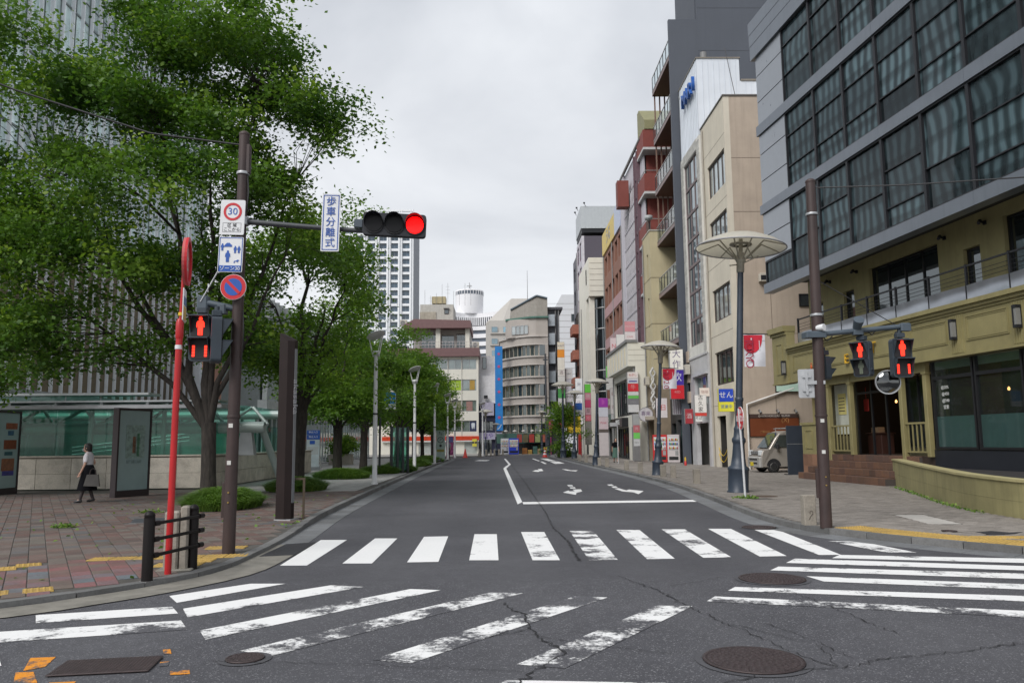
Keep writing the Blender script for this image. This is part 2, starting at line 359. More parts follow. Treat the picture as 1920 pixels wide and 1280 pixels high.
def wall(parent, x0, x1, z0, z1, mat, holes=(), y=0., th=.3, name='wall', loc=(0,0,0), rz=0, rev=.14):
    """wall in local x,z with real openings (x0,x1,z0,z1) and reveals of depth rev; faces -y"""
    X = sorted({x0,x1,*[h[0] for h in holes],*[h[1] for h in holes]}); Zs = sorted({z0,z1,*[h[2] for h in holes],*[h[3] for h in holes]})
    X = [v for v in X if x0-1e-6 <= v <= x1+1e-6]; Zs = [v for v in Zs if z0-1e-6 <= v <= z1+1e-6]
    b = MB()
    for j in range(len(Zs)-1):
        run = None
        for i in range(len(X)):
            solid = i < len(X)-1 and not any(h[0]-1e-6 <= X[i] and X[i+1] <= h[1]+1e-6 and h[2]-1e-6 <= Zs[j] and Zs[j+1] <= h[3]+1e-6 for h in holes)
            if solid and run is None: run = X[i]
            if not solid and run is not None:
                b.add([(run,y,Zs[j]),(X[i],y,Zs[j]),(X[i],y,Zs[j+1]),(run,y,Zs[j+1])],[(0,1,2,3)]); run = None
    for h0,h1,g0,g1 in holes:
        b.add([(h0,y,g0),(h1,y,g0),(h1,y+rev,g0),(h0,y+rev,g0),(h0,y,g1),(h1,y,g1),(h1,y+rev,g1),(h0,y+rev,g1)],[(0,1,2,3),(7,6,5,4),(0,3,7,4),(2,1,5,6)])
    b.add([(x0,y,z0),(x0,y+th,z0),(x0,y+th,z1),(x0,y,z1),(x1,y,z0),(x1,y+th,z0),(x1,y+th,z1),(x1,y,z1)],[(0,3,2,1),(4,5,6,7),(3,7,6,2)])
    return b.build(name, mat, parent, loc, rz)
def shell(parent, w, d, z0, z1, wm, rm=None, para=.0, name='rear_wall'):
    """the sides, back and roof behind a front wall (front at y=0, body to y=d)"""
    e = .31
    b = MB()
    for q in ([(.012,e),(.012,d)], [(0,d),(w,d)], [(w-.012,d),(w-.012,e)]):
        (ax,ay),(bx,by) = q; b.add([(ax,ay,z0),(bx,by,z0),(bx,by,z1),(ax,ay,z1)],[(3,2,1,0)])
    b.build(name, wm, parent)
    MB().add([(0,e,z1-para),(w,e,z1-para),(w,d,z1-para),(0,d,z1-para)],[(0,1,2,3)]).build('roof', rm or wm, parent)
def grid_holes(x0, x1, z0, z1, nx, nz, mx, mz):
    pw, ph = (x1-x0)/nx, (z1-z0)/nz
    return [(x0+i*pw+mx, x0+(i+1)*pw-mx, z0+j*ph+mz, z0+(j+1)*ph-mz) for i in range(nx) for j in range(nz)]
def windows_in(parent, holes, fm, pm, cols=1, rows=1, y=.1, bar=.05, split=False, rz=0, ofs=(0,0), zs=None, xs=None, sill=None):
    for h in holes:
        window(parent, h[0]+ofs[0], y+ofs[1], h[2], h[1]-h[0], h[3]-h[2], cols, rows, fm, pm, bar, split, rz, xs, zs, sill=sill)
def ngon_clip_ok(p, poly):
    x, y = p; ins = False; n = len(poly)
    for i in range(n):
        x1,y1 = poly[i]; x2,y2 = poly[(i+1)%n]
        if (y1 > y) != (y2 > y) and x < (x2-x1)*(y-y1)/(y2-y1)+x1: ins = not ins
    return ins
def poly_dist(p, poly):
    best = 1e9
    for i in range(len(poly)):
        a = np.array(poly[i]); b = np.array(poly[(i+1)%len(poly)]); ab = b-a
        t = max(0, min(1, ((p-a)@ab)/max(ab@ab, 1e-9))); best = min(best, np.hypot(*(p-a-ab*t)))
    return best
def smooth(pts, k=6):
    """Catmull-Rom through the points"""
    P = [np.array(p, float) for p in pts]; P = [2*P[0]-P[1]]+P+[2*P[-1]-P[-2]]; o = []
    for i in range(1, len(P)-2):
        for j in range(k):
            t = j/k; a, b, c, d = P[i-1:i+3]
            o.append(tuple(.5*((2*b)+(-a+c)*t+(2*a-5*b+4*c-d)*t*t+(-a+3*b-3*c+d)*t**3)))
    return o+[tuple(P[-2])]
def offset(pl, d):
    """shift an open polyline sideways (positive = to its left)"""
    o = []
    for i in range(len(pl)):
        a = np.array(pl[max(i-1,0)]); b = np.array(pl[min(i+1,len(pl)-1)]); t = b-a; t = t/np.hypot(*t)
        o.append((pl[i][0]-t[1]*d, pl[i][1]+t[0]*d))
    return o
def strip(a, b, z, m=0, bld=None):
    bld = bld or MB(); n = len(a)
    bld.add([(x,y,z) for x,y in a]+[(x,y,z) for x,y in b], [(i,i+1,n+i+1,n+i) for i in range(n-1)], m); return bld
def resample(pl, step, jitter=0):
    pts = [np.array(p) for p in pl]; o = [tuple(pts[0])]; acc = 0; nxt = step
    for i in range(len(pts)-1):
        seg = np.hypot(*(pts[i+1]-pts[i]))
        while acc+seg >= nxt:
            o.append(tuple(pts[i]+(pts[i+1]-pts[i])*(nxt-acc)/seg)); nxt += step
        acc += seg
    return o

# ================================================================== GROUND
MORTAR = M('joint_mortar', (.075, .07, .062), .9, var=.3, scale=6)
KL = smooth([(-24,1.5),(-16,4),(-10,5.7),(-7,7.05),(-4.94,8.23),(-4.61,8.58),(-4.25,8.96),(-3.85,9.58),(-3.53,10.35),(-3.48,11.49),(-3.51,12.93),(-3.61,14.6),(-3.74,16.5),(-3.86,19.2),(-4.0,25.7),(-4.17,36),(-4.28,48),(-4.33,60),(-4.35,72),(-4.7,77),(-6,80.5),(-9,82),(-20,82.5),(-45,83)])
KR = smooth([(45,100),(12,99.5),(7.8,98),(6.5,93),(5.85,83),(5.65,72),(5.87,52),(6.13,37),(6.05,28),(5.62,21.3),(5.27,17),(5.22,15.2),(5.42,13.85),(6.1,12.45),(7.2,11.0),(9,9.3),(12,7.3),(18,4.8),(30,1.5)])
SL = KL+[(-60,83),(-60,1.5)]
SR = KR+[(60,1.5),(60,100)]
ground = tag(MB().sheet([(-1500,-900),(1500,-900),(1500,2100),(-1500,2100)], -.012).build('ground', M('bare_ground', (.12, .115, .105), .9)), kind='structure')
road = tag(MB().sheet([(-70,-25),(70,-25),(70,140),(-70,140)], 0).build('road', MATS['asphalt']), kind='structure')
FACE = Vector((_f.x,_f.y,_f.z)); CAMP = Vector((0,0,1.6))
def in_view(x, y, z=.1, mar=1.03):
    v = Vector((x,y,z))-CAMP; d = v.dot(FACE)
    return d > .5 and abs(v.dot(_r)) < d*18/28*mar and abs(v.dot(_u)) < d*12/28*mar
def pavement(name, poly, line, top=.091):
    inner = offset(line, .16)
    k = len(line); P = inner+poly[k:]
    return tag(MB().prism(P, -.01, top).build(name, MORTAR), kind='structure'), P
paveL, PL = pavement('pavement', SL, KL, .051)
paveR, PR = pavement('pavement', SR, KR)
# kerb stones, one by one where they show; the rest of the run joined
def kerb_run(line, parent, step, mat, keep, low=None):
    pts = resample(line, step); far = MB(); inn = offset(pts, .15)
    for i in range(len(pts)-1):
        a, b, c, d = [np.array(q) for q in (pts[i], pts[i+1], inn[i+1], inn[i])]
        t = (b-a)/np.hypot(*(b-a))*.006; a, b, c, d = a+t, b-t, c-t, d+t
        m = (a+b)/2; h = (low(m) if low else .1)+random.uniform(-.003,.003)
        q = [tuple(a-m),tuple(b-m),tuple(c-m),tuple(d-m)]
        if keep(m): MB().prism(q, -.01, h).build('kerb_stone', mat, parent, (m[0],m[1],0))
        else: far.prism([tuple(p) for p in (a,b,c,d)], -.01, h)
    tag(far.build('kerb_stone', mat, parent), kind='stuff')
KG = MATS['kerb_granite']
kerb_run(KL, paveL, .75, KG, lambda m: in_view(*m) and m[1] < 62, lambda m: .064+.05*min(1,max(0,(m[1]-14.5)/2)))
kerb_run(KR, paveR, .75, KG, lambda m: in_view(*m) and m[1] < 60)
def gutter(line, w, step, keep, mat):
    pts = resample(line, step); o = offset(pts, -w); far = MB()
    for i in range(len(pts)-1):
        q = [np.array(v) for v in (pts[i], pts[i+1], o[i+1], o[i])]; m = sum(q)/4
        q = [m+(v-m)*.985 for v in q]
        if keep(m): MB().prism([tuple(v-m) for v in q], -.002, .006).build('gutter_block', mat, road, (m[0],m[1],0))
        else: far.prism([tuple(v) for v in q], -.002, .006)
    tag(far.build('gutter_block', mat, road), kind='stuff')
gutter(KL, .44, .6, lambda m: in_view(*m) and m[1] < 45, MATS['gutter_block'])
gutter(KR, .46, .6, lambda m: in_view(*m) and m[1] < 45, MATS['gutter_block'])

def rotp(x, y, a): return (x*math.cos(a)-y*math.sin(a), x*math.sin(a)+y*math.cos(a))
def rect(cx, cy, w, h, a=0): return [tuple(np.array((cx,cy))+np.array(rotp(sx*w/2, sy*h/2, a))) for sx, sy in ((-1,-1),(1,-1),(1,1),(-1,1))]
TACT = MATS['tactile']
def tactile_mesh():
    b = MB().bev(-.147,.147,-.147,.147,0,.012,.006)
    for i in range(5):
        for j in range(5): b.lathe([(.016,.012),(.012,.017)], 8, (-.116+i*.058,-.116+j*.058), sm=False)
    return b.mesh('tactile_tile', TACT)
TM = tactile_mesh(); EXL, EXR = [], []
AL = R(29.7)
for (x, y) in [(-5.45+.3*i, 11.28+.03*i) for i in range(7)]+[(-3.98,11.05),(-4.02,10.73),(-4.05,10.4),(-4.28,10.98),(-4.31,10.66)]+[(-4.25+.29*i,12.33+.03*i) for i in range(2)]+[(-5.62,8.62),(-5.35,8.76),(-4.98,8.95),(-6.45,10.2),(-6.6,9.9),(-6.3,10.5),(-6.15,10.8)]:
    ob('tactile_tile', TM, paveL, (x,y,.0515), AL if y < 9.5 or x < -5.5 else 0.08); EXL.append(rect(x,y,.32,.32,AL))
for off_, n, st in ((.32, 16, 0), (.62, 16, 0)):
    ln = resample([p for p in offset(KR, off_) if 9 < p[1] < 13.9 and p[0] < 10], .3)
    for i in range(len(ln)-1):
        (ax,ay),(bx,by) = ln[i], ln[i+1]; a = math.atan2(by-ay,bx-ax)
        ob('tactile_tile', TM, paveR, ((ax+bx)/2,(ay+by)/2,.0915), a); EXR.append(rect((ax+bx)/2,(ay+by)/2,.32,.32,a))
for i in range(12): ob('tactile_tile', TM, paveR, (7.3+.3*i,12.15-.03*i,.0915), -.1); EXR.append(rect(7.3+.3*i,12.15-.03*i,.32,.32,-.1))

def covers(x, y, polys): return any(ngon_clip_ok((x,y), q) for q in polys)
def paver_field(parent, poly, dims, ang, mats, box, skip, bond=.0, top=.1, gap=.006, n_obj=150, matsel=None, ok=None):
    """lay tiles on a turned grid inside the pavement; the nearest become objects, the others one joined part"""
    w, d = dims; x0,x1,y0,y1 = box; tiles = []
    ca, sa = math.cos(ang), math.sin(ang)
    cor = [(x*ca+y*sa, -x*sa+y*ca) for x in (x0,x1) for y in (y0,y1)]
    i0, i1 = int(min(c[0] for c in cor)/w)-1, int(max(c[0] for c in cor)/w)+1
    j0, j1 = int(min(c[1] for c in cor)/d)-1, int(max(c[1] for c in cor)/d)+1
    pa = np.array(poly)
    for j in range(j0, j1+1):
        for i in range(i0, i1+1):
            u, v = (i+.5+(bond if j % 2 else 0))*w, (j+.5)*d; x, y = u*ca-v*sa, u*sa+v*ca
            if x0 <= x <= x1 and y0 <= y <= y1 and in_view(x,y,.1,1.7) and (ok is None or ok(x,y)) and ngon_clip_ok((x,y), poly) and not covers(x,y,skip): tiles.append((x,y))
    ppx = np.array(poly); seg = [ppx[k] for k in range(len(ppx))]
    def edge_ok(x, y):
        q = np.array((x,y)); dd = np.min(np.hypot(ppx[:,0]-x, ppx[:,1]-y)); return dd > .9 or poly_dist(q, poly) > max(w,d)*.5
    tiles = [t for t in tiles if edge_ok(*t)]
    tiles.sort(key=lambda t: (0 if in_view(t[0],t[1]) else 1, t[0]**2+t[1]**2))
    hw, hd = w/2-gap, d/2-gap
    def quadbox(b, x, y, z):
        c = [(x+sx*hw*ca-sy*hd*sa, y+sx*hw*sa+sy*hd*ca) for sx, sy in ((-1,-1),(1,-1),(1,1),(-1,1))]
        b.add([(p[0],p[1],top-.01) for p in c]+[(p[0],p[1],z) for p in c], [(4,5,6,7),(0,1,5,4),(1,2,6,5),(2,3,7,6),(3,0,4,7)])
    mesh = {}
    rest = {}
    for k, (x, y) in enumerate(tiles):
        m = matsel(x,y) if matsel else mats
        if k < n_obj:
            if m.name not in mesh:
                b = MB().bev(-hw,hw,-hd,hd,-.01,0,.004); mesh[m.name] = b.mesh('paver', m)
            o = ob('paver', mesh[m.name], parent, (x,y,top+random.uniform(-.002,.002)), ang)
        else: quadbox(rest.setdefault(m.name, MB()), x, y, top+random.uniform(-.002,.002))
    for nm, b in rest.items(): tag(b.build('paver', MATS[nm], parent), kind='stuff')
LIGHT_Y = 26.3
PATCHES_L = [rect(-7.05,16.9,1.0,1.0,.35)]
paver_field(paveL, PL, (.225,.3), AL, MATS['paver_left'], (-24,-3.4,3.5,LIGHT_Y), EXL+PATCHES_L, n_obj=285, top=.06,
            matsel=lambda x,y: MATS['paver_corner'] if (y+ .25*(x+5)) < 10.6+.6*math.sin(x*2.1) else MATS['paver_left'])
PATCHES_R = [[(7.76,15.74),(8.32,15.9),(8.05,13.98),(7.47,13.96)], [(7.57,12.8),(7.9,12.92),(8.0,12.53),(7.56,12.37)], rect(6.62,20.4,.62,.62), rect(7.25,12.99,.3,.3)]
WALLP = [(12.75,25.6),(12.55,25.23),(11.25,21.57),(10.32,18.84),(9.9,17.2),(9.66,15.85),(9.55,14.5),(9.9,12.9),(11,11.5),(14,10),(18,9.2)]
def right_ok(x, y): return not ngon_clip_ok((x,y), WALLP+[(25,9),(25,26)]) and x < 12.9
paver_field(paveR, PR, (.21,.105), R(8), MATS['paver_right'], (5,13,7,37), EXR+PATCHES_R, bond=.5, n_obj=285, gap=.004, ok=right_ok)
# beyond the brick: large pale slabs with the joints left open
def slab_field(parent, poly, box, w, d, mat, ok, top=.1):
    x0,x1,y0,y1 = box
    pts = [(x0+(i+.5)*w, y0+(j+.5)*d) for i in range(int((x1-x0)/w)) for j in range(int((y1-y0)/d))]
    pts = [p for p in pts if ok(*p) and all(ngon_clip_ok((p[0]+sx*w/2,p[1]+sy*d/2), poly) for sx in (-1,1) for sy in (-1,1))]
    pts.sort(key=lambda p: (0 if in_view(p[0],p[1]) else 1, p[0]**2+p[1]**2)); me = MB().bev(-w/2+.005,w/2-.005,-d/2+.005,d/2-.005,-.01,0,.003).mesh('paving_slab', mat); b = MB()
    for k, p in enumerate(pts):
        if k < 280 and p[1] < 60: ob('paving_slab', me, parent, (p[0],p[1],top+random.uniform(-.0015,.0015)))
        else: b.box(p[0]-w/2+.005,p[0]+w/2-.005,p[1]-d/2+.005,p[1]+d/2-.005,top-.01,top)
    if b.v: tag(b.build('paving_slab', mat, parent), kind='stuff')
piece_mat('pale_slab', [(.1, (.36, .355, .34)), (.9, (.45, .445, .43))], bump=.1, var=.6)
slab_field(paveL, PL, (-22.05,-4.05,LIGHT_Y,81), .6, .9, MATS['pale_slab'], lambda x,y: in_view(x,y,.1,1.6) and (x > -10.3 or y > 29), .06)
slab_field(paveR, PR, (5.2,14.2,37.1,102), .6, .9, MATS['paver_right'], lambda x,y: in_view(x,y,.1,1.6))

# ------------------------------------------------------------------ road paint and wear
def mark(name, poly, wear, mat='road_paint', z=.004, parent=None):
    o = MB().sheet(poly if sum(poly[i][0]*poly[(i+1)%len(poly)][1]-poly[(i+1)%len(poly)][0]*poly[i][1] for i in range(len(poly))) > 0 else poly[::-1], z).build(name, MATS[mat], parent or road)
    o['wear'] = float(wear); return o
far_top = [((-2.97,13.63),(-2.53,13.6)),((-2.09,13.76),(-1.71,13.72)),((-1.28,13.91),(-.87,13.94)),((-.43,14.21),(-.04,14.17)),((.39,14.46),(.8,14.42)),((1.26,14.54),(1.68,14.49)),((2.11,14.62),(2.52,14.57)),((2.93,14.63),(3.34,14.58)),((3.77,14.62),(4.17,14.57)),((4.53,14.36),(4.93,14.32)),((5.15,12.7),(5.62,12.65))]
far_bot = [((-2.9,10.86),(-2.54,10.84)),((-2.1,10.98),(-1.7,10.95)),((-1.24,11.01),(-.82,11.02)),((-.41,11.13),(-.01,11.1)),((.45,11.06),(.82,11.03)),((1.21,10.99),(1.6,11.01)),((2.0,11.03),(2.38,11.04)),((2.78,11.09),(3.17,11.1)),((3.57,11.14),(3.95,11.16)),((4.42,11.22),(4.72,11.2)),((5.44,11.36),(5.84,11.33))]
for (a,b),(c,d),wr in zip(far_top, far_bot, (.02,.0,.02,.1,.45,.72,.5,.5,.35,.3,.55)): mark('zebra_stripe', [c,d,b,a], wr)
for q, wr in (([(-3.52,8.82),(-3.29,8.44),(-2.46,9.48),(-2.87,9.51)],.08),([(-3.11,8.14),(-2.91,7.74),(-1.52,9.21),(-1.91,9.34)],.58),([(-2.6,7.2),(-2.43,6.87),(-.64,8.95),(-.98,9.04)],.66),
              ([(-2.03,6.49),(-1.73,6.34),(.25,8.71),(-.09,8.79)],.75),([(-.95,6.18),(-.65,6.07),(1.11,8.42),(.79,8.52)],.76),([(.12,6.0),(.46,5.88),(1.87,7.94),(1.52,7.98)],.8),([(-.3,5.2),(.05,5.62),(1.1,5.5),(.9,5.15)],.55),
              ([(-4.42,7.93),(-4.22,7.58),(-3.07,7.92),(-3.26,8.25)],.4),([(-4.42,7.24),(-4.15,6.86),(-2.72,7.24),(-2.92,7.61)],.62),([(-4.3,6.5),(-3.85,6.43),(-3.66,6.16),(-4.1,6.2)],.4),([(-3.9,5.7),(-3.6,5.74),(-3.55,5.6),(-3.8,5.5)],.6)): mark('zebra_stripe', q, wr)
for q, wr in (([(4.7,11.2),(6.92,10.66),(6.68,10.3),(4.47,10.91)],.3),([(3.97,10.91),(6.52,10.06),(6.31,9.74),(3.72,10.55)],.35),([(3.52,10.26),(6.16,9.52),(5.93,9.17),(3.32,9.98)],.45),([(3.59,9.53),(5.72,8.85),(5.52,8.55),(3.65,9.17)],.5),
              ([(2.57,8.91),(5.3,8.21),(5.12,7.95),(2.43,8.7)],.5),([(2.21,8.4),(4.84,7.53),(4.67,7.27),(2.06,8.16)],.7)):
    a,b,c,d = [np.array(v) for v in q]; b = b+(b-a)*1.2; c = c+(c-d)*1.2; mark('zebra_stripe', [tuple(v) for v in (a,b,c,d)], wr)
mark('centre_line', [(.62,21.47),(.48,20.74),(.28,48.1),(.43,51.6),(.69,56.2),(.5,75),(.67,75),(.86,56.3),(.6,51),(.46,48)], .1)
mark('stop_line', [(.625,21.47),(5.4,21.6),(5.3,20.95),(.625,20.74)], .1)
for q in ([(2.5,29.5),(2.68,29.5),(2.64,28.55),(2.46,28.55)],[(2.45,28),(2.64,28.05),(2.6,27.3),(2.42,27.22)],[(2.44,26.74),(2.72,26.83),(2.66,25.72),(2.4,24.98),(2.3,24.1),(2.0,25.22),(2.26,26.23),(2.26,25.79),(2.43,25.85)],
          [(3.96,29.5),(4.15,29.58),(4.11,28.77),(3.92,28.64)],[(3.94,28.25),(4.12,28.37),(4.06,27.5),(3.88,27.38)],[(3.86,26.96),(4.04,27.14),(4.1,25.95),(4.26,26.41),(4.58,25.51),(4.17,24.1),(4.16,24.97),(3.9,25.43)],
          [(2.26,46.5),(2.49,46.8),(2.42,43.5),(2.16,43),(2.1,42.2),(1.8,43.2),(2.08,45),(2.24,44.6)],[(3.6,46),(3.81,45.6),(3.94,44),(4.33,43.9),(4.06,42.5),(3.72,43.7)]): mark('lane_arrow', q, .15)
for q in ([(3.05,74),(3.24,74.5),(3.39,65.5),(3.19,64.5)],[(3.27,63.2),(3.46,63.5),(3.45,57.2),(3.23,56.7)],[(3.85,74.2),(4.5,74),(4.6,64.2),(4.0,64.4)],[(4,62.5),(4.7,63),(4.72,57.4),(3.97,56.7)],[(-2.05,67.8),(-1.7,70.8),(-.75,70),(-1.0,67)]): mark('lane_mark', q, .25)
mark('repair_patch', [(-3.42,11.67),(-3.4,13.07),(-2.96,13.28),(-2.94,11.8)], 0, z=.0125).data.materials[0] = M('new_asphalt', (.022, .022, .026), .8, bump=.6, bscale=140)
for q in ([(-3.57,6.37),(-3.39,6.39),(-3.32,6.12),(-3.42,6.02)],[(-3.45,5.98),(-3.33,5.99),(-3.15,5.72),(-3.3,5.7)],[(-3.07,5.72),(-2.9,5.74),(-2.88,5.67),(-3.05,5.68)],[(-2.65,6.56),(-2.6,6.58),(-2.53,6.43),(-2.59,6.43)],[(-2.35,5.96),(-2.22,5.98),(-2.18,5.88),(-2.31,5.86)],[(-2.52,6.2),(-2.46,6.22),(-2.42,6.1),(-2.48,6.08)]): mark('survey_mark', q, .6, 'orange_paint')
CRK = M('crack', (.016, .016, .018), .95)
def crack(pts, w, seed):
    r = random.Random(seed); P = []
    for i in range(len(pts)-1):
        a, b = np.array(pts[i]), np.array(pts[i+1]); n = max(3, int(np.hypot(*(b-a))/.05)); d = (b-a)/np.hypot(*(b-a)); nn = np.array((-d[1],d[0]))
        P += [a+(b-a)*k/n+nn*r.gauss(0,.016) for k in range(n)]
    P.append(np.array(pts[-1])); Lf, Rt = [], []
    for i, p in enumerate(P):
        d = P[min(i+1,len(P)-1)]-P[max(i-1,0)]; d = d/(np.hypot(*d)+1e-9); nn = np.array((-d[1],d[0]))
        k = .62*w*abs(r.gauss(.8,.5))*(0 if i in (0,len(P)-1) else 1)+.0008
        Lf.append(tuple(p+nn*k)); Rt.append(tuple(p-nn*k))
    strip(Rt, Lf, .0085).build('crack', CRK, road)
for k, (pts, w) in enumerate([([(.87,56.6),(1.03,31.2),(1.04,22.5),(1.05,18),(1.0,15.2)],.012),([(1.0,15.2),(1.06,13.9),(1.11,12.8),(1.07,11.5),(1.1,10.9)],.02),([(1.4,9.73),(1.69,8.82),(1.79,8.15),(1.87,7.72),(1.99,7.16),(2.11,6.73),(2.19,6.23),(2.37,5.79)],.008),
     ([(.03,8.22),(.12,7.83),(.24,7.66),(.27,7.06),(.32,6.84),(.45,6.44),(.49,6.28),(.23,5.77),(.08,5.4)],.013),([(-.17,6.9),(.32,6.87),(.82,6.94),(1.36,6.96)],.004),([(2.37,5.79),(2.91,6.04),(3.35,6.12),(4.3,6.45)],.007),([(3.04,8.72),(3.17,7.8),(3.22,7.04),(3.28,6.61)],.005),
     ([(2.37,5.79),(1.84,5.69),(1.4,5.4)],.009),([(2.29,7.14),(2.46,6.75),(2.58,6.01)],.004),([(2.0,7.16),(2.5,6.4),(2.37,5.79)],.004),([(.27,7.06),(.1,6.95),(-.1,6.8)],.007),([(-2.2,6.2),(-1,6.05),(.2,5.8)],.003),([(.3,6.84),(.7,6.5),(1.3,6.2)],.004),([(1.87,9.0),(2.3,9.3),(2.6,9.55)],.004)]): crack(pts, w, k)
CONC = M('old_concrete', (.19, .18, .155), .85, var=.25, scale=4, bump=.3)
# pale concrete apron along the near left kerb, and along the right corner
a_ = [p for p in resample(KL,.35) if -9.5 < p[0] < -3 and p[1] < 13.2]; strip([q for q in offset(a_,-.52)], a_, .0105).build('gutter_apron', CONC, road)

# ================================================================== BUILDINGS, RIGHT SIDE OF THE STREET
OLIVE = M('olive_paint', (.24,.21,.095), .55, var=.12, scale=2, streak=.25)
OLIVE_W = M('olive_render', (.36,.32,.16), .8, var=.12, scale=1.5, streak=.3, bump=.2, bscale=40)
GREY_MET = M('grey_metal_cladding', (.2,.22,.25), .38, .55, var=.08, scale=1, streak=.2)
GREY_PAN = M('grey_panel', (.3,.32,.35), .3, .35, var=.05)
DARK_MET = M('dark_metal', (.02,.021,.025), .45, .3)
BLACK = M('black_frame', (.012,.012,.014), .4)
ALU = M('aluminium_sheet', (.42,.44,.47), .32, .85, var=.12, scale=1.2)
BROWN_FR = M('brown_window_frame', (.045,.03,.024), .5)
ALU_FR = M('aluminium_frame', (.4,.4,.4), .4, .5)
CURTAIN_WALL_GLASS = glass_mat('curtain_wall_glass', (.024,.034,.039), .09, .35, (.062,.096,.108), objvar=.6)
DIM_GLASS = glass_mat('dim_window_glass', (.02,.025,.027), .3, .1)
PALE_GLASS = glass_mat('pale_window_glass', (.3,.32,.32), .5, .05)
SKY_GLASS = glass_mat('mirror_window_glass', (.05,.06,.065), .55, .12)
STEP = MATS['step_tile']

def shop_interior(p, x0, x1, y0, y1, z0, z1):
    """a dim room behind shop glass"""
    b = MB(); d = M('shop_dark', (.022,.018,.016), .8)
    b.add([(x0,y0,z0),(x1,y0,z0),(x1,y1,z0),(x0,y1,z0),(x0,y0,z1),(x1,y0,z1),(x1,y1,z1),(x0,y1,z1)], [(0,1,2,3),(7,6,5,4),(3,2,6,7),(0,3,7,4),(1,5,6,2)])
    return b.build('shop_room', d, p)

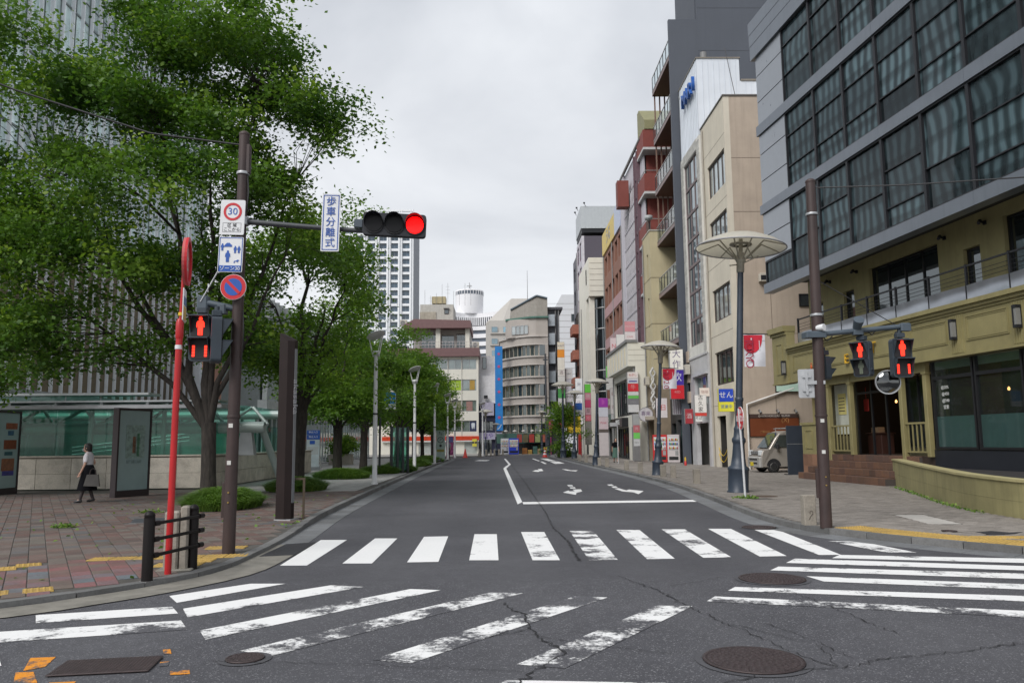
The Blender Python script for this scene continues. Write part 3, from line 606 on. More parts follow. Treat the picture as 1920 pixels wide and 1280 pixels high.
def corner_building():
    T = thing('corner_building', 'corner building with olive restaurant front below and dark grey glass floors overhanging', 'building', (12.6,32.05,0), R(-84))
    U1 = 17.0
    # --- ground floor front
    wall(T, .552, .75, .0, 3.95, OLIVE, th=.25)
    wall(T, 7.62, U1, 3.97, 4.2, BLACK, th=.25, name='shop_header'); wall(T, 7.62, U1, .1, 1.22, M('dark_plinth', (.014,.016,.022), .5), th=.25, name='shop_plinth')
    for i, (a, b) in enumerate([(7.75,9.6),(9.66,11.5),(11.56,13.4),(13.46,15.3),(15.36,16.9)]):
        w = MB(); W_ = b-a
        for q in ((0,.07,0,2.72),(W_-.07,W_,0,2.72),(0.07,W_-.07,0,.07),(.07,W_-.07,2.66,2.72),(.07,W_-.07,2.1,2.2)): w.box(q[0],q[1],-.05,.08,q[2],q[3])
        o = w.build('shop_window', BLACK, T, (a,.02,1.24))
        MB().add([(.07,0,.07),(W_-.07,0,.07),(W_-.07,0,2.1),(.07,0,2.1)],[(0,1,2,3)]).build('pane', SHOP_GLASS, o)
        MB().add([(.07,0,2.2),(W_-.07,0,2.2),(W_-.07,0,2.66),(.07,0,2.66)],[(0,1,2,3)]).build('pane', SHOP_GLASS, o)
        MB().add([(.07,.012,.07),(W_-.07,.012,.07),(W_-.07,.012,.98),(.07,.012,.98)],[(0,1,2,3)]).build('frosted_film', FROST, o)
        MB().box(.09,W_-.09,.04,.06,2.4,2.64).build('roller_blind', M('blind_cloth', (.3,.32,.29), .8), o)
        if i < 2:
            WH = M('white_lettering', (.7,.72,.7), .6)
            if i == 0:
                for k, s in enumerate(('@20%', '@450', '@340', '営業')): text(s, .13, WH, o, .55, -.006, 1.85-.2*k, depth=.001)
    room = shop_interior(T, -.4, U1, .66, 6.5, 1.0, 3.9)
    MB().box(7.6,7.7,.67,2.4,1.0,3.9).build('partition', M('dark_room2', (.05,.045,.04), .8), T)
    # porch: columns, balustrades, doorway
    for u, z0 in ((1.6,.55),(3.15,1.0),(6.25,.78),(7.53,1.0)):
        c = MB().bev(u-.085,u+.085,-.13,.04,z0,3.95,.012).build('porch_column', OLIVE, T)
        MB().bev(u-.11,u+.11,-.155,.06,3.55,3.62,.01).build('capital', OLIVE, c)
    for (a, b) in ((1.69,3.06),(6.34,7.44)):
        r = MB().box(a,b,-.07,-.01,2.02,2.08).box(a,b,-.07,-.01,1.12,1.17).build('balustrade', OLIVE, T)
        n = int((b-a)/.2)
        me = MB().box(-.018,.018,-.058,-.022,1.17,2.02).mesh('baluster', OLIVE)
        for k in range(n): ob('baluster', me, r, (a+(k+.5)*(b-a)/n,0,0))
    MB().box(.752,7.62,-.1,.03,3.62,3.948).build('porch_beam', OLIVE, T)
    MB().box(.752,7.62,.032,.54,3.9,3.945).build('porch_ceiling', M('pale_soffit', (.2,.2,.19), .7), T)
    MB().box(.752,7.6,0.03,.66,.2,1.0).build('porch_floor', M('dark_tile_floor', (.05,.035,.028), .5), T)
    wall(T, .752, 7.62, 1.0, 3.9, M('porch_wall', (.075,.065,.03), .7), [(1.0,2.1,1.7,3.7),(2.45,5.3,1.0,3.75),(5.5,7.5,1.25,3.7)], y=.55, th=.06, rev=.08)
    mb = MB().box(1.05,2.05,.5,.545,1.75,3.65).build('menu_board', M('menu_paper', (.5,.52,.45), .6), T)
    MB().box(1.3,1.85,.48,.498,2.5,3.3).build('menu_sheet', M('yellow_paper', (.62,.55,.2), .6), mb)
    for k in range(5): MB().box(1.36,1.78,.474,.478,2.62+k*.12,2.66+k*.12).build('menu_line', M('print_dark', (.12,.1,.06), .7), mb)
    window(T, 5.5, .58, 1.25, 2.0, 2.45, 3, 1, BLACK, SHOP_GLASS, .05)
    d = MB()
    for a in (2.45,3.4,4.3,5.22): d.box(a,a+.08,.56,.62,1.0,3.75)
    d.box(2.53,5.22,.562,.618,3.2,3.28).build('door_frame', BLACK, T)
    # things seen in the doorway and window
    for (nm,lb,ct,bb,mm) in (('sign_board','small red hanging board in the dark restaurant doorway','sign',(2.2,2.5,1.0,1.04,2.6,3.05),M('sign_red',(.4,.02,.02),.5)),
                             ('counter','dark wooden counter inside the restaurant doorway','counter',(2.0,2.9,1.2,1.7,1.0,1.75),M('dark_wood',(.06,.025,.018),.5)),
                             ('crate','small wooden crate standing on the counter in the doorway','crate',(2.2,2.65,1.25,1.5,1.79,1.99),M('pale_wood',(.25,.17,.1),.6))):
        cx,cy = (bb[0]+bb[1])/2,(bb[2]+bb[3])/2; wl = T.matrix_basis @ Vector((cx,cy,bb[4])); hx,hy,hz = (bb[1]-bb[0])/2,(bb[3]-bb[2])/2,bb[5]-bb[4]
        b = MB().bev(-hx,hx,-hy,hy,0,hz,.015)
        if nm == 'crate':
            for k in range(3): b.box(-hx-.008,hx+.008,-hy-.008,hy+.008,.02+k*.065,.055+k*.065)
        if nm == 'counter': b.box(-hx-.05,hx+.05,-hy-.05,hy+.05,hz,hz+.04)
        if nm == 'sign_board': b.tube((0,0,hz),(0,0,hz+.45),.006)
        tag(b.build(nm, mm, None, wl, R(-84)), lb, ct)
    LAMPC = emit('warm_bulb', (1,.5,.17), 1.6)
    for q_, (u, y, z) in enumerate(((2.4,2.2,2.9),(4.0,2.6,3.1),(10.4,2.0,3.1),(8.2,2.2,3.0))):
        o = MB().lathe([(.02,0),(.042,.04),(.03,.09),(.01,.12)],10).build('pendant_lamp', LAMPC, None, T.matrix_basis @ Vector((u,y,z)))
        tag(o, 'small warm pendant lamp '+('left inside the restaurant doorway','right inside the restaurant doorway','behind the second restaurant shop window','behind the first restaurant shop window')[q_], 'lamp', 'pendant lamps in the restaurant')
    for u, y, z in ((3.0,2.4,2.9),(9.5,3.0,3.1)):
        ld = D.lights.new('restaurant_lamp','POINT'); ld.energy = 14; ld.color = (1,.62,.32); ld.shadow_soft_size = .12; lo = D.objects.new('restaurant_lamp', ld); COL.objects.link(lo); lo.location = T.matrix_basis @ Vector((u,y,z))
    for k, (u, w) in enumerate(((8.6,1.2),(10.5,1.3))):
        t = MB().box(-w/2,w/2,-.3,.3,.72,.77).box(-.05,.05,-.05,.05,0,.72).build('dining_table', M('table_wood',(.09,.05,.03),.4), None, T.matrix_basis @ Vector((u,2.3,1.0)), R(-84))
        tag(t, 'dark dining table behind the %s restaurant window' % ('first' if k == 0 else 'second'), 'table')
    for k in range(4):
        y0 = -1.3+.4*k; z1 = (.33,.55,.78,1.0)[k]; z0 = .09 if k == 0 else (.33,.55,.78)[k-1]
        st = MB().box(1.3,6.95,y0+.03,.03 if k == 3 else y0+.8,z0-.05 if k else .09,z1-.025).build('step', M('step_core',(.06,.05,.045),.8), T)
        n = 15; w = (6.95-1.3)/n; me = MB().bev(-w/2+.004,w/2-.004,0,.42,z0-z1+.012,0,.006).mesh('step_tile', STEP)
        for i in range(n): ob('step_tile', me, st, (1.3+(i+.5)*w, y0, z1+random.uniform(-.001,.001)))
    MB().add([(-.5,.36,.09),(-.5,6.4,.09),(-.5,6.4,3.94),(-.5,.36,3.94)],[(0,1,2,3)]).build('side_wall', OLIVE_W, T)
    # --- pier left of the porch, tiled foot
    p = MB().bev(-.6,.55,-.1,.35,.98,2.14,.01).box(-.66,.6,-.14,.38,2.14,2.24).build('side_pier', OLIVE, T)
    for q in ((-.3,.25,1.2,1.23),(-.3,.25,1.9,1.93),(-.3,-.27,1.23,1.9),(.22,.25,1.23,1.9)): MB().box(q[0],q[1],-.125,-.1,q[2],q[3]).build('moulding', OLIVE, p)
    for i in range(3):
        for j in range(2): MB().bev(-.6+i*.385,-.6+i*.385+.38,-.11,.35,.09+.445*j,.53+.445*j,.006).build('pier_tile', M('pier_tile_clay',(.2,.105,.065),.7,objvar=.25), p)
    wall(T, .752, 1.6, .09, 1.0, OLIVE, y=.002, th=.02, name='side_wall')
    # --- sign band
    f = MB()
    f.box(-1.0,U1,-.32,.0,3.97,5.12)
    f.box(-1.0,U1,-.36,.0,5.122,5.2).box(-1.0,U1,-.42,0,5.202,5.3).box(-1.0,U1,-.5,0,5.302,5.43)
    f.box(-1.0,U1,-.37,0,3.9,3.968)
    band = f.build('sign_band', OLIVE, T)
    f = MB().box(-2.36,-1.002,-.36,.0,3.95,5.95).box(-2.42,-1.0,-.42,.02,5.952,6.08).box(-2.5,-.98,-.52,.04,6.082,6.32).box(-2.4,-1.0,-.41,.0,3.88,3.948).build('end_pier', OLIVE, T)
    for q in ((-2.0,-1.42,4.3,4.33),(-2.0,-1.42,5.57,5.6),(-2.0,-1.97,4.33,5.57),(-1.45,-1.42,4.33,5.57)): MB().box(q[0],q[1],-.385,-.36,q[2],q[3]).build('moulding', OLIVE, f)
    for a, b in ((-.6,1.35),(2.1,3.85),(4.68,6.45),(7.32,9.05),(9.87,11.52),(12.35,14.05),(14.9,16.6)):
        m = MB()
        for o_, y_ in ((0,-.345),(.05,-.335)):
            m.box(a+o_,b-o_,y_,-.32,4.3+o_,4.325+o_).box(a+o_,b-o_,y_,-.32,4.975-o_,5.0-o_).box(a+o_,a+o_+.025,y_,-.32,4.327+o_,4.973-o_).box(b-o_-.025,b-o_,y_,-.32,4.327+o_,4.973-o_)
        m.build('panel_moulding', OLIVE, band)
    for a in (1.45,3.95,6.6,9.2,11.65,14.2):
        m = MB().box(a,a+.56,-.335,-.318,3.98,5.1)
        for k in range(6): m.box(a+.03+k*.09,a+.075+k*.09,-.35,-.334,4.0,5.08)
        m.build('fluted_strip', OLIVE, band)
    for u, z, y in ((6.87,4.68,-.352),(9.46,4.68,-.352),(11.95,4.68,-.352),(-1.2,4.55,-.38)):
        l = thing('wall_lamp', '', 'wall lamp', T.matrix_basis @ Vector((u,y,z)), R(-84), 'box lamps on the olive sign band')
        MB().box(-.07,.07,-.02,.0,-.3,.3).box(-.07,.07,-.16,-.02,.22,.3).box(-.07,.07,-.16,-.02,-.3,-.22).box(-.07,-.03,-.16,-.02,-.22,.22).build('lamp_housing', DARK_MET, l)
        MB().box(-.028,.06,-.145,-.02,-.22,.22).build('lamp_glass', M('opal_glass',(.2,.2,.19),.3), l)
        l['label'] = {6.87:'box wall lamp on the olive band behind the right pedestrian signal',9.46:'box wall lamp between the two large olive panels',11.95:'box wall lamp at the right picture edge on olive band',-1.2:'box wall lamp on the tall left end pier of the band'}[u]
    YEL = M('yellow_letter',(.6,.36,.03),.5); ORL = M('orange_letter',(.5,.11,.04),.5); BLL = M('blue_letter',(.06,.11,.16),.5)
    for ch, u, z, sz in (('T',5.32,4.63,.55),('T',4.98,4.66,.5),('E',3.62,4.42,.5),('.',4.02,4.3,.5)): text(ch, sz, YEL, band, u, -.4, z, depth=.03)
    for ch, u, z, sz in (("'",1.85,4.62,.5),('S',2.02,4.35,.62),('i',1.45,4.4,.4),('i',1.05,4.4,.4)): text(ch, sz, ORL, band, u, -.4, z, depth=.03)
    for ch, u, z, sz in (('r',.6,4.2,.42),('a',.85,4.2,.42),('u',1.22,4.2,.42),('n',1.62,4.2,.42)): text(ch, sz, BLL, band, u, -.4, z, depth=.03)
    # --- terrace
    MB().box(-1,U1,0,1.2,5.2,5.4).build('terrace_floor', M('terrace_concrete',(.2,.2,.19),.8), T)
    posts = [-.82+1.72*k for k in range(11)]
    r = MB()
    for k in range(len(posts)-1): pass
    r.box(posts[0],posts[-1],.08,.13,6.52,6.57)
    for z in (6.1,6.22,6.34): r.tube((posts[0],.105,z),(posts[-1],.105,z),.008,n=6)
    rail = r.build('terrace_railing', DARK_MET, T)
    pm = MB().box(-.03,.03,.07,.14,5.4,6.6).mesh('post', DARK_MET)
    for u in posts: ob('post', pm, rail, (u,0,0))
    me = MB(); n = 10
    xs = [-.83+1.66*i/n for i in range(n+1)]; ys = [.06-.05*math.sin(math.pi*i/n) for i in range(n+1)]
    me.add([(x,y,5.42) for x,y in zip(xs,ys)]+[(x,y,5.97) for x,y in zip(xs,ys)]+[(x,y+.012,5.42) for x,y in zip(xs,ys)]+[(x,y+.012,5.97) for x,y in zip(xs,ys)],
           [(i,i+1,n+2+i,n+1+i) for i in range(n)]+[(2*n+2+i+1,2*n+2+i,3*n+3+i,3*n+4+i) for i in range(n)]+[(n+1+i,n+2+i,3*n+4+i,3*n+3+i) for i in range(n)], 0, True)
    me = me.mesh('railing_panel', ALU)
    for k in range(len(posts)-1): ob('railing_panel', me, rail, ((posts[k]+posts[k+1])/2,0,0))
    H2 = [(-1.5,-.7,5.42,7.3),(.92,1.7,6.3,7.4),(2.8,6.8,5.45,7.95),(8.0,8.75,5.45,7.42),(9.78,12.9,5.45,8.0),(14.2,15.8,5.45,7.9)]
    wall(T, -1.9, U1, 5.4, 8.5, OLIVE_W, H2, y=1.2, rev=.2)
    for h in H2: window(T, h[0], 1.36, h[2], h[1]-h[0], h[3]-h[2], 4 if h[1]-h[0] > 3 else (2 if h[1]-h[0] > 1.2 else 1), 1, BLACK, DIM_GLASS, .07, split=True)
    for q_, u in enumerate((0.,2.02,7.22,9.08)):
        l = tag(MB().box(-.05,.05,-.06,0,-.06,.06).tube((0,-.06,0),(0,-.15,.02),.03).tube((.1,-.3,-.05),(-.08,-.12,.07),.05,.06,12).build('spotlight', DARK_MET, None, T.matrix_basis @ Vector((u,1.19,8.0)), R(-84)),
            ('leftmost','second from left','second from right','rightmost')[q_]+' small black spotlight on the olive terrace wall', 'spotlight', 'black spotlights above the terrace')
    # --- overhanging glass floors
    y = -.6; M_ = [-2.05,.48,2.81]+[2.81+2.08*k for k in range(1,8)]
    ub = M_[-1]
    def bandbox(z0, z1, x0=-2.12, pr=.12, nm='floor_band'):
        b = MB(); xs_ = [x0]+M_[2::2]+[ub]
        for i in range(len(xs_)-1):
            if xs_[i+1]-xs_[i] > .1: b.box(xs_[i]+.004,xs_[i+1]-.004,y-pr,y+.3,z0,z1)
        return b.build(nm, GREY_MET, T)
    bandbox(7.88,8.28); bandbox(11.4,11.8); bandbox(15.0,15.45); bandbox(18.65,19.3,-2.3,.16,'parapet'); bandbox(19.312,19.85,-2.32,.17,'parapet'); bandbox(19.862,20.45,-2.34,.18,'parapet')
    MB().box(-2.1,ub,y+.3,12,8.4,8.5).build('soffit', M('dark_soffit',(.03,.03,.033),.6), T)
    MB().box(-2.1,ub,y+.3,12,20.2,20.3).build('roof', GREY_MET, T)
    MB().add([(-2.1,y+.3,8.5),(-2.1,12,8.5),(-2.1,12,20.3),(-2.1,y+.3,20.3)],[(0,1,2,3)]).build('end_wall', GREY_PAN, T)
    MB().add([(-1.9,1.2,0),(-1.9,12,0),(-1.9,12,8.5),(-1.9,1.2,8.5)],[(0,1,2,3)]).build('end_wall', OLIVE_W, T)
    for z0, z1, cut in ((8.28,11.4,(.42,)),(11.8,15.0,(.28,.68)),(15.45,18.65,(.36,.76))):
        for k in range(len(M_)-1):
            a, b = M_[k], M_[k+1]
            if k == 0 and z0 > 0:
                if z0 < 9:   # lowest left bay is glazed
                    window(T, a, y, z0, b-a, 1.0, 1, 1, DARK_MET, CURTAIN_WALL_GLASS, .06)
                    zz = [z0+1.0, z0+2.1, z1]
                else: zz = [z0, z0+(z1-z0)*.34, z0+(z1-z0)*.72, z1]
                for q in range(len(zz)-1): MB().bev(a+.02,b-.06,y-.04,y+.1,zz[q]+.02,zz[q+1]-.02,.004).build('cladding_panel', GREY_PAN, T)
                continue
            c = list(cut) if (k % 2) else ([.22,.62] if len(cut) == 1 else list(cut))
            window(T, a, y, z0, b-a, z1-z0, 1, 1, DARK_MET, CURTAIN_WALL_GLASS, .06, split=True, xs=[0,1], zs=[0]+c+[1], proud=.07)
    MB().box(-2.0,ub,y+.08,y+.12,8.3,18.6).build('rear_wall', M('dark_room', (.035,.03,.027), .8), T)
    return T
corner_building()

# low olive wall in front of the terrace deck
def low_wall():
    T = thing('garden_wall', 'low curving olive wall with cap beside the restaurant steps', 'wall', (12.55,25.23,.09))
    pl = resample(smooth([(12.5,25.35),(12.2,24.4),(11.25,21.57),(10.4,18.84),(9.93,17.2),(9.7,15.85),(9.65,14.6),(9.95,13.1),(10.9,11.7),(13.5,10.2),(18,9.2)]), .18)
    inn = offset(pl, .24)
    def h(i): return max(.55, .82-.012*i*.18)
    b = MB(); n = len(pl); pl_ = [(x-12.55,y-25.23) for x,y in pl]; in_ = [(x-12.55,y-25.23) for x,y in inn]
    for z0f, z1f in ((0,.45),(.455,.97)):
        e = .0 if z0f == 0 else .004
        vs = [(x,y,z0f*h(i)) for i,(x,y) in enumerate(pl_)]+[(x,y,z1f*h(i)) for i,(x,y) in enumerate(pl_)]+[(x,y,z1f*h(i)) for i,(x,y) in enumerate(in_)]+[(x,y,z0f*h(i)) for i,(x,y) in enumerate(in_)]
        b.add(vs, [(i,i+1,n+i+1,n+i) for i in range(n-1)]+[(n+i,n+i+1,2*n+i+1,2*n+i) for i in range(n-1)]+[(2*n+i,2*n+i+1,3*n+i+1,3*n+i) for i in range(n-1)]+[(0,n,2*n,3*n),(n-1,4*n-1,3*n-1,2*n-1)])
    b.build('wall_body', M('olive_garden_wall',(.25,.225,.105),.8, var=.2, scale=1.2, streak=.5, bump=.3, bscale=30), T)
    o2 = [(x-12.55,y-25.23) for x,y in offset(pl,-.03)]; i2 = [(x-12.55,y-25.23) for x,y in offset(pl,.27)]; b = MB()
    vs = [(x,y,h(i)*.97) for i,(x,y) in enumerate(o2)]+[(x,y,h(i)*.97+.05) for i,(x,y) in enumerate(o2)]+[(x,y,h(i)*.97+.05) for i,(x,y) in enumerate(i2)]+[(x,y,h(i)*.97) for i,(x,y) in enumerate(i2)]
    b.add(vs, [(i,i+1,n+i+1,n+i) for i in range(n-1)]+[(n+i,n+i+1,2*n+i+1,2*n+i) for i in range(n-1)]+[(2*n+i,2*n+i+1,3*n+i+1,3*n+i) for i in range(n-1)]+[(0,n,2*n,3*n)])
    b.build('wall_cap', OLIVE_W, T)
    deck = [(x,y) for x,y in inn]+[(25,9.5),(25,20),(13.75,20.9),(13.2,26)]
    tag(MB().prism(deck, .0, .68).build('terrace_deck', M('dark_deck',(.03,.026,.026),.7, bump=.2)), kind='structure')
low_wall()

def block(name, label, X, Yn, Yf, cat='building'):
    """a building on the right side: local x runs from its far end to its near end, y into the building"""
    return thing(name, label, cat, (X,Yf,0), R(-90))
def near_wall(T, W_, d, z0, z1, mat, holes=(), rev=.14, name='side_wall', y=.302):
    """wall of the near end, facing the camera; its own x runs into the building"""
    return wall(T, y, d, z0, z1, mat, holes, th=.2, name=name, loc=(W_,0,0), rz=R(90), rev=rev)
def sign_box(label, X0, X1, Y, z0, z1, fields, d=.18, frame=None, group=None, rz=0, name='projecting_sign', post=None):
    """boxed sign facing the camera: fields = (share of height, colour, text, text colour, size)"""
    T = thing(name, label, 'sign', ((X0+X1)/2, Y, z0), rz, group); w, h = X1-X0, z1-z0
    MB().box(-w/2,w/2,0,d,0,h).build('sign_body', frame or M('sign_frame_grey',(.25,.25,.25),.5), T)
    if post: MB().box(w/2,w/2+post,.05,.11,h*.2,h*.25).box(w/2,w/2+post,.05,.11,h*.75,h*.8).build('bracket', DARK_MET, T)
    z = h; tot = sum(f[0] for f in fields)
    for f in fields:
        f = (f[0], tuple(min(.8,q*1.22) for q in c3(f[1])))+tuple(f[2:])
        hh = h*f[0]/tot; m = M('sign_%d_%d_%d' % tuple(int(c*255) for c in c3(f[1])), f[1], .45, var=.06)
        MB().box(-w/2+.015,w/2-.015,-.012,-.001,z-hh+.012,z-.012).build('sign_face', m, T)
        if len(f) > 2:
            tm = M('ink_%d_%d_%d' % tuple(int(c*255) for c in c3(f[3])), f[3], .5, var=.03)
            s = f[2]; sz = f[4] if len(f) > 4 else min(hh*.7, w/max(1,len(s))*1.2)
            if len(s) > 1 and len(f) > 5:
                for k, ch in enumerate(s): text(ch, sz, tm, T, 0, -.016, z-hh*(k+.5)/len(s), depth=.002)
            else: text(s, sz, tm, T, 0, -.016, z-hh/2, depth=.002)
        z -= hh
    return T

# --- beige building
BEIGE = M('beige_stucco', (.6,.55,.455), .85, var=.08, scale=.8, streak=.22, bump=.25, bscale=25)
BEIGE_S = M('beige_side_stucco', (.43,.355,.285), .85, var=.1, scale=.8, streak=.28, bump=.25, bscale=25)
def beige():
    T = block('beige_building', 'beige stucco building with four pane brown windows beside the corner building', 12.0, 40.0, 44.7); W_ = 4.7
    H = [(1.15,4.5,a,b) for a,b in ((4.5,6.3),(7.95,9.75),(11.75,13.6),(14.95,16.85))]
    wall(T, 0, W_, 0, 19.6, BEIGE, H+[(1.0,2.75,.09,2.85)], rev=.18)
    for h in H: window(T, h[0], .12, h[2], h[1]-h[0], h[3]-h[2], 4, 1, BROWN_FR, PALE_GLASS if h[2] > 7 else DIM_GLASS, .09, split=True, sill=BEIGE)
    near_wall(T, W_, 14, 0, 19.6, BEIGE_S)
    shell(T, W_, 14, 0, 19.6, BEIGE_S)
    MB().box(-.03,W_+.05,-.05,.3,19.6,19.68).box(W_-.2,W_+.05,.302,14,19.6,19.68).build('coping', M('coping_dark',(.12,.11,.1),.6), T)
    b = MB()
    for z in (6.9,13.3,16.2): b.box(W_+.001,W_+.006,.3,13.9,z,z+.03)
    for y in (2.0,5.5): b.box(W_+.001,W_+.006,y,y+.03,.3,16.2)
    b.build('wall_joint', M('joint_line',(.2,.165,.13),.9), T)
    for z in (3.4,7.2,11.0,14.2,17.6): MB().box(.02,W_-.02,-.004,-.001,z,z+.025).build('wall_joint', M('joint_line',(.2,.165,.13),.9), T)
    MB().tube((.5,-.07,.1),(.5,-.07,19.4),.045,n=8).build('drain_pipe', M('pipe_beige',(.36,.33,.28),.5), T)
    MB().box(1.0,2.75,1.2,1.3,.09,2.85).box(1.0,1.06,.2,1.2,.09,2.85).box(2.69,2.75,.2,1.2,.09,2.85).build('entrance_recess', M('dark_recess',(.03,.028,.025),.8), T)
    ch = tag(MB().path([(1.02,.05,1.05),(1.45,.02,.72),(1.9,.02,.62),(2.3,.02,.72),(2.73,.05,1.05)],.02,6).path([(1.02,.05,.72),(1.45,.02,.38),(1.9,.02,.28),(2.3,.02,.38),(2.73,.05,.72)],.02,6).build('chain', M('yellow_plastic',(.65,.42,.02),.4), None, (12.0,44.7,.1), R(-90)), 'yellow plastic chains hung across the dark beige building entrance', 'chain')
    # small things fixed on the side wall
    ac = thing('air_conditioner','small cream vent box high on the beige side wall','vent',(13.65,39.98,9.58))
    MB().bev(-.25,.25,-.3,0,0,.42,.03).build('housing', M('cream_plastic',(.45,.42,.36),.5), ac); MB().box(-.2,.2,-.31,-.301,.06,.3).build('grille', DARK_MET, ac)
    window(T, W_+.05, 3.45, 8.3, .75, .65, 1, 1, DARK_MET, DIM_GLASS, .05, rz=R(90))
    sign_box('pale green blank sign box on the beige side wall', 14.0, 15.3, 39.85, 3.95, 4.75, [(1,(.4,.55,.47))], d=.13, frame=DARK_MET, name='sign_box')
    bn = sign_box('wide brown banner on the parking bay wall above the van', 12.6, 15.1, 39.93, 1.72, 2.84, [(.18,(.05,.03,.025),'QUEEN HOKUZAIA ISLAND',(.55,.5,.45),.13),(.82,(.13,.035,.012))], d=.06, frame=DARK_MET, name='banner')
    text('(X)', .3, M('gold_print',(.4,.2,.07),.6), bn, .55, -.02, .8, depth=.002); text('ご案内図', .13, M('gold_print',(.4,.2,.07),.6), bn, -.5, -.02, .22, depth=.002)
    for q_, x in enumerate((13.1,14.0,14.9)):
        tag(MB().box(-.03,.03,-.03,0,0,.06).path([(0,-.03,.03),(0,-.2,.08),(0,-.28,-.02)],.015,6).tube((0,-.24,-.0),(0,-.33,-.12),.04,.07,10).build('spotlight', M('grey_lamp',(.2,.2,.2),.5), None, (x,39.97,3.0)), ('left','middle','right')[q_]+' grey hooded lamp over the brown parking banner', 'spotlight', 'hooded lamps over the brown banner')
    pp = tag(MB().path([(12.5,39.88,.09),(12.5,39.88,3.33),(14.9,39.88,4.12)],.055,8).build('drain_pipe', M('white_pipe',(.6,.58,.55),.4), None), 'white pipe bent along the beige side wall by the van', 'pipe')
beige()
T_ = sign_box('blue and yellow projecting sign on the beige building', 11.18, 11.95, 40.25, 2.99, 4.15, [(.58,(.02,.06,.42),'せん',(.75,.75,.75),.36),(.42,(.62,.58,.05),'営業中',(.1,.2,.4),.2)], frame=M('yellow_paint',(.6,.55,.05),.5))

# --- narrow white tiled building with metal upper box
def narrow():
    T = block('narrow_building', 'narrow white tiled building with one tall window strip and white metal box on top', 11.9, 44.75, 49.4); W_ = 4.65
    WT = MATS['white_tile']; base = M('white_brick', (.62,.61,.57), .8, var=.1, scale=2, streak=.15)
    wall(T, 0, W_, 6.5, 19.35, base, [(.75,4.0,7.2,18.7)], rev=.3)
    # tile courses on both jambs and the head
    me = MB().bev(-.31,.31,-.03,.02,0,.115,.008).mesh('wall_tile', WT); n = 0
    far_ = MB()
    for j in range(96):
        z = 6.55+j*.1325
        for u in (.36,4.32):
            if n < 190: ob('wall_tile', me, T, (u,0,z)); n += 1
    b = MB()
    for j in range(5):
        for i in range(6): b.box(.72+i*.55,1.25+i*.55,-.025,.01,18.75+j*.125,18.86+j*.125)
    tag(b.build('wall_tile', WT, T), kind='stuff')
    g = glass_mat('strip_glass', (.05,.058,.06), .62, .1)
    for j in range(7):
        z0 = 7.2+j*11.5/7; window(T, .75, .1, z0, 3.25, 11.5/7, 3, 1, M('mauve_frame',(.16,.12,.12),.5), g, .08, split=True)
    MAR = M('grey_marble', (.46,.46,.47), .35, var=.12, scale=1.5)
    wall(T, 0, W_, 0, 6.5, MAR, [(1.4,4.45,3.6,5.3),(1.5,4.3,.09,2.55)], rev=.25)
    window(T, 1.4, .2, 3.6, 3.05, 1.7, 3, 1, ALU_FR, glass_mat('green_shop_glass',(.12,.17,.16),.35,.05), .06, split=True)
    MB().box(1.2,4.6,-.12,0,5.32,5.42).build('window_head', MAR, T)
    MB().box(1.5,4.3,.7,.8,.09,2.55).build('door_recess', M('tile_grey',(.3,.28,.27),.6), T)
    MB().box(2.4,2.75,.66,.7,1.3,1.9).build('notice', M('notice_paper',(.45,.3,.35),.6), T); MB().box(3.5,4.2,.64,.7,.09,2.4).build('door', M('grey_door',(.35,.36,.36),.5), T)
    MB().box(0,W_,-.06,.02,6.44,6.56).build('string_course', MAR, T)
    near_wall(T, W_, 14, 0, 19.35, base); shell(T, W_, 14, 0, 19.35, base)
    # upper metal box: standing seam sheets
    PANM = M('white_metal_panel', (.64,.68,.73), .42, .1, var=.05, scale=.7, streak=.12)
    ub = MB().box(.02,4.6,.05,2.6,19.4,24.1).box(.02,4.6,2.602,9.5,19.4,22.7).build('metal_box', PANM, T)
    seam = MB().box(-.012,.012,-.03,0,0,4.68).mesh('panel_seam', PANM); seam2 = MB().box(-.012,.012,-.03,0,0,3.28).mesh('panel_seam', PANM)
    for k in range(1,13): ob('panel_seam', seam, ub, (k*.36,.05,19.41))
    for k in range(1,8): ob('panel_seam', seam, ub, (4.6,.05+k*.33,19.41), R(90))
    for k in range(1,21): ob('panel_seam', seam2, ub, (4.6,2.6+k*.33,19.41), R(90))
    MB().box(-.03,4.66,0,2.66,24.1,24.17).box(-.03,4.66,2.662,9.6,22.7,22.8).build('coping', M('coping_brown',(.2,.18,.15),.6), T)
    MB().box(4.58,4.68,.75,1.6,19.0,20.7).build('hatch_panel', BEIGE, T)
    BLUE = M('sign_blue', (.012,.09,.36), .4); LG = M('letter_edge', (.5,.55,.62), .4)
    for k, ch in enumerate('MARI'):
        text(ch, 1.25, BLUE, ub, 2.0+k*.78, -.14, 22.6, depth=.09)
    dish = thing('satellite_dish','grey satellite dish on the white metal box roof edge','antenna',(12.1,49.6,23.4))
    MB().lathe([(.02,0),(.25,.03),(.42,.1),(.5,.16)],16,caps=False).build('dish', M('dish_grey',(.35,.37,.37),.5), dish).rotation_euler = (R(60),0,R(60))
    MB().tube((0,0,0),(.3,.05,-.8),.03).build('mast', DARK_MET, dish)
narrow()
w = tag(MB().path([(13.6,44.5,24.6),(13.75,44.0,22.5),(13.9,43.2,19.7)],.02,5).build('cable', BLACK), 'black cable running down over the white metal box', 'cable')
sign_box('small white sign with black brush lettering on narrow building', 11.02, 11.7, 44.6, 2.9, 4.08, [(.84,(.62,.6,.58),'古久家',(.05,.05,.05),.3,1),(.16,(.5,.05,.04))])
sign_box('blurred pale sign above the brush lettered sign', 11.35, 11.95, 44.75, 4.0, 4.5, [(1,(.62,.55,.5),'珈琲',(.4,.25,.22),.2)])
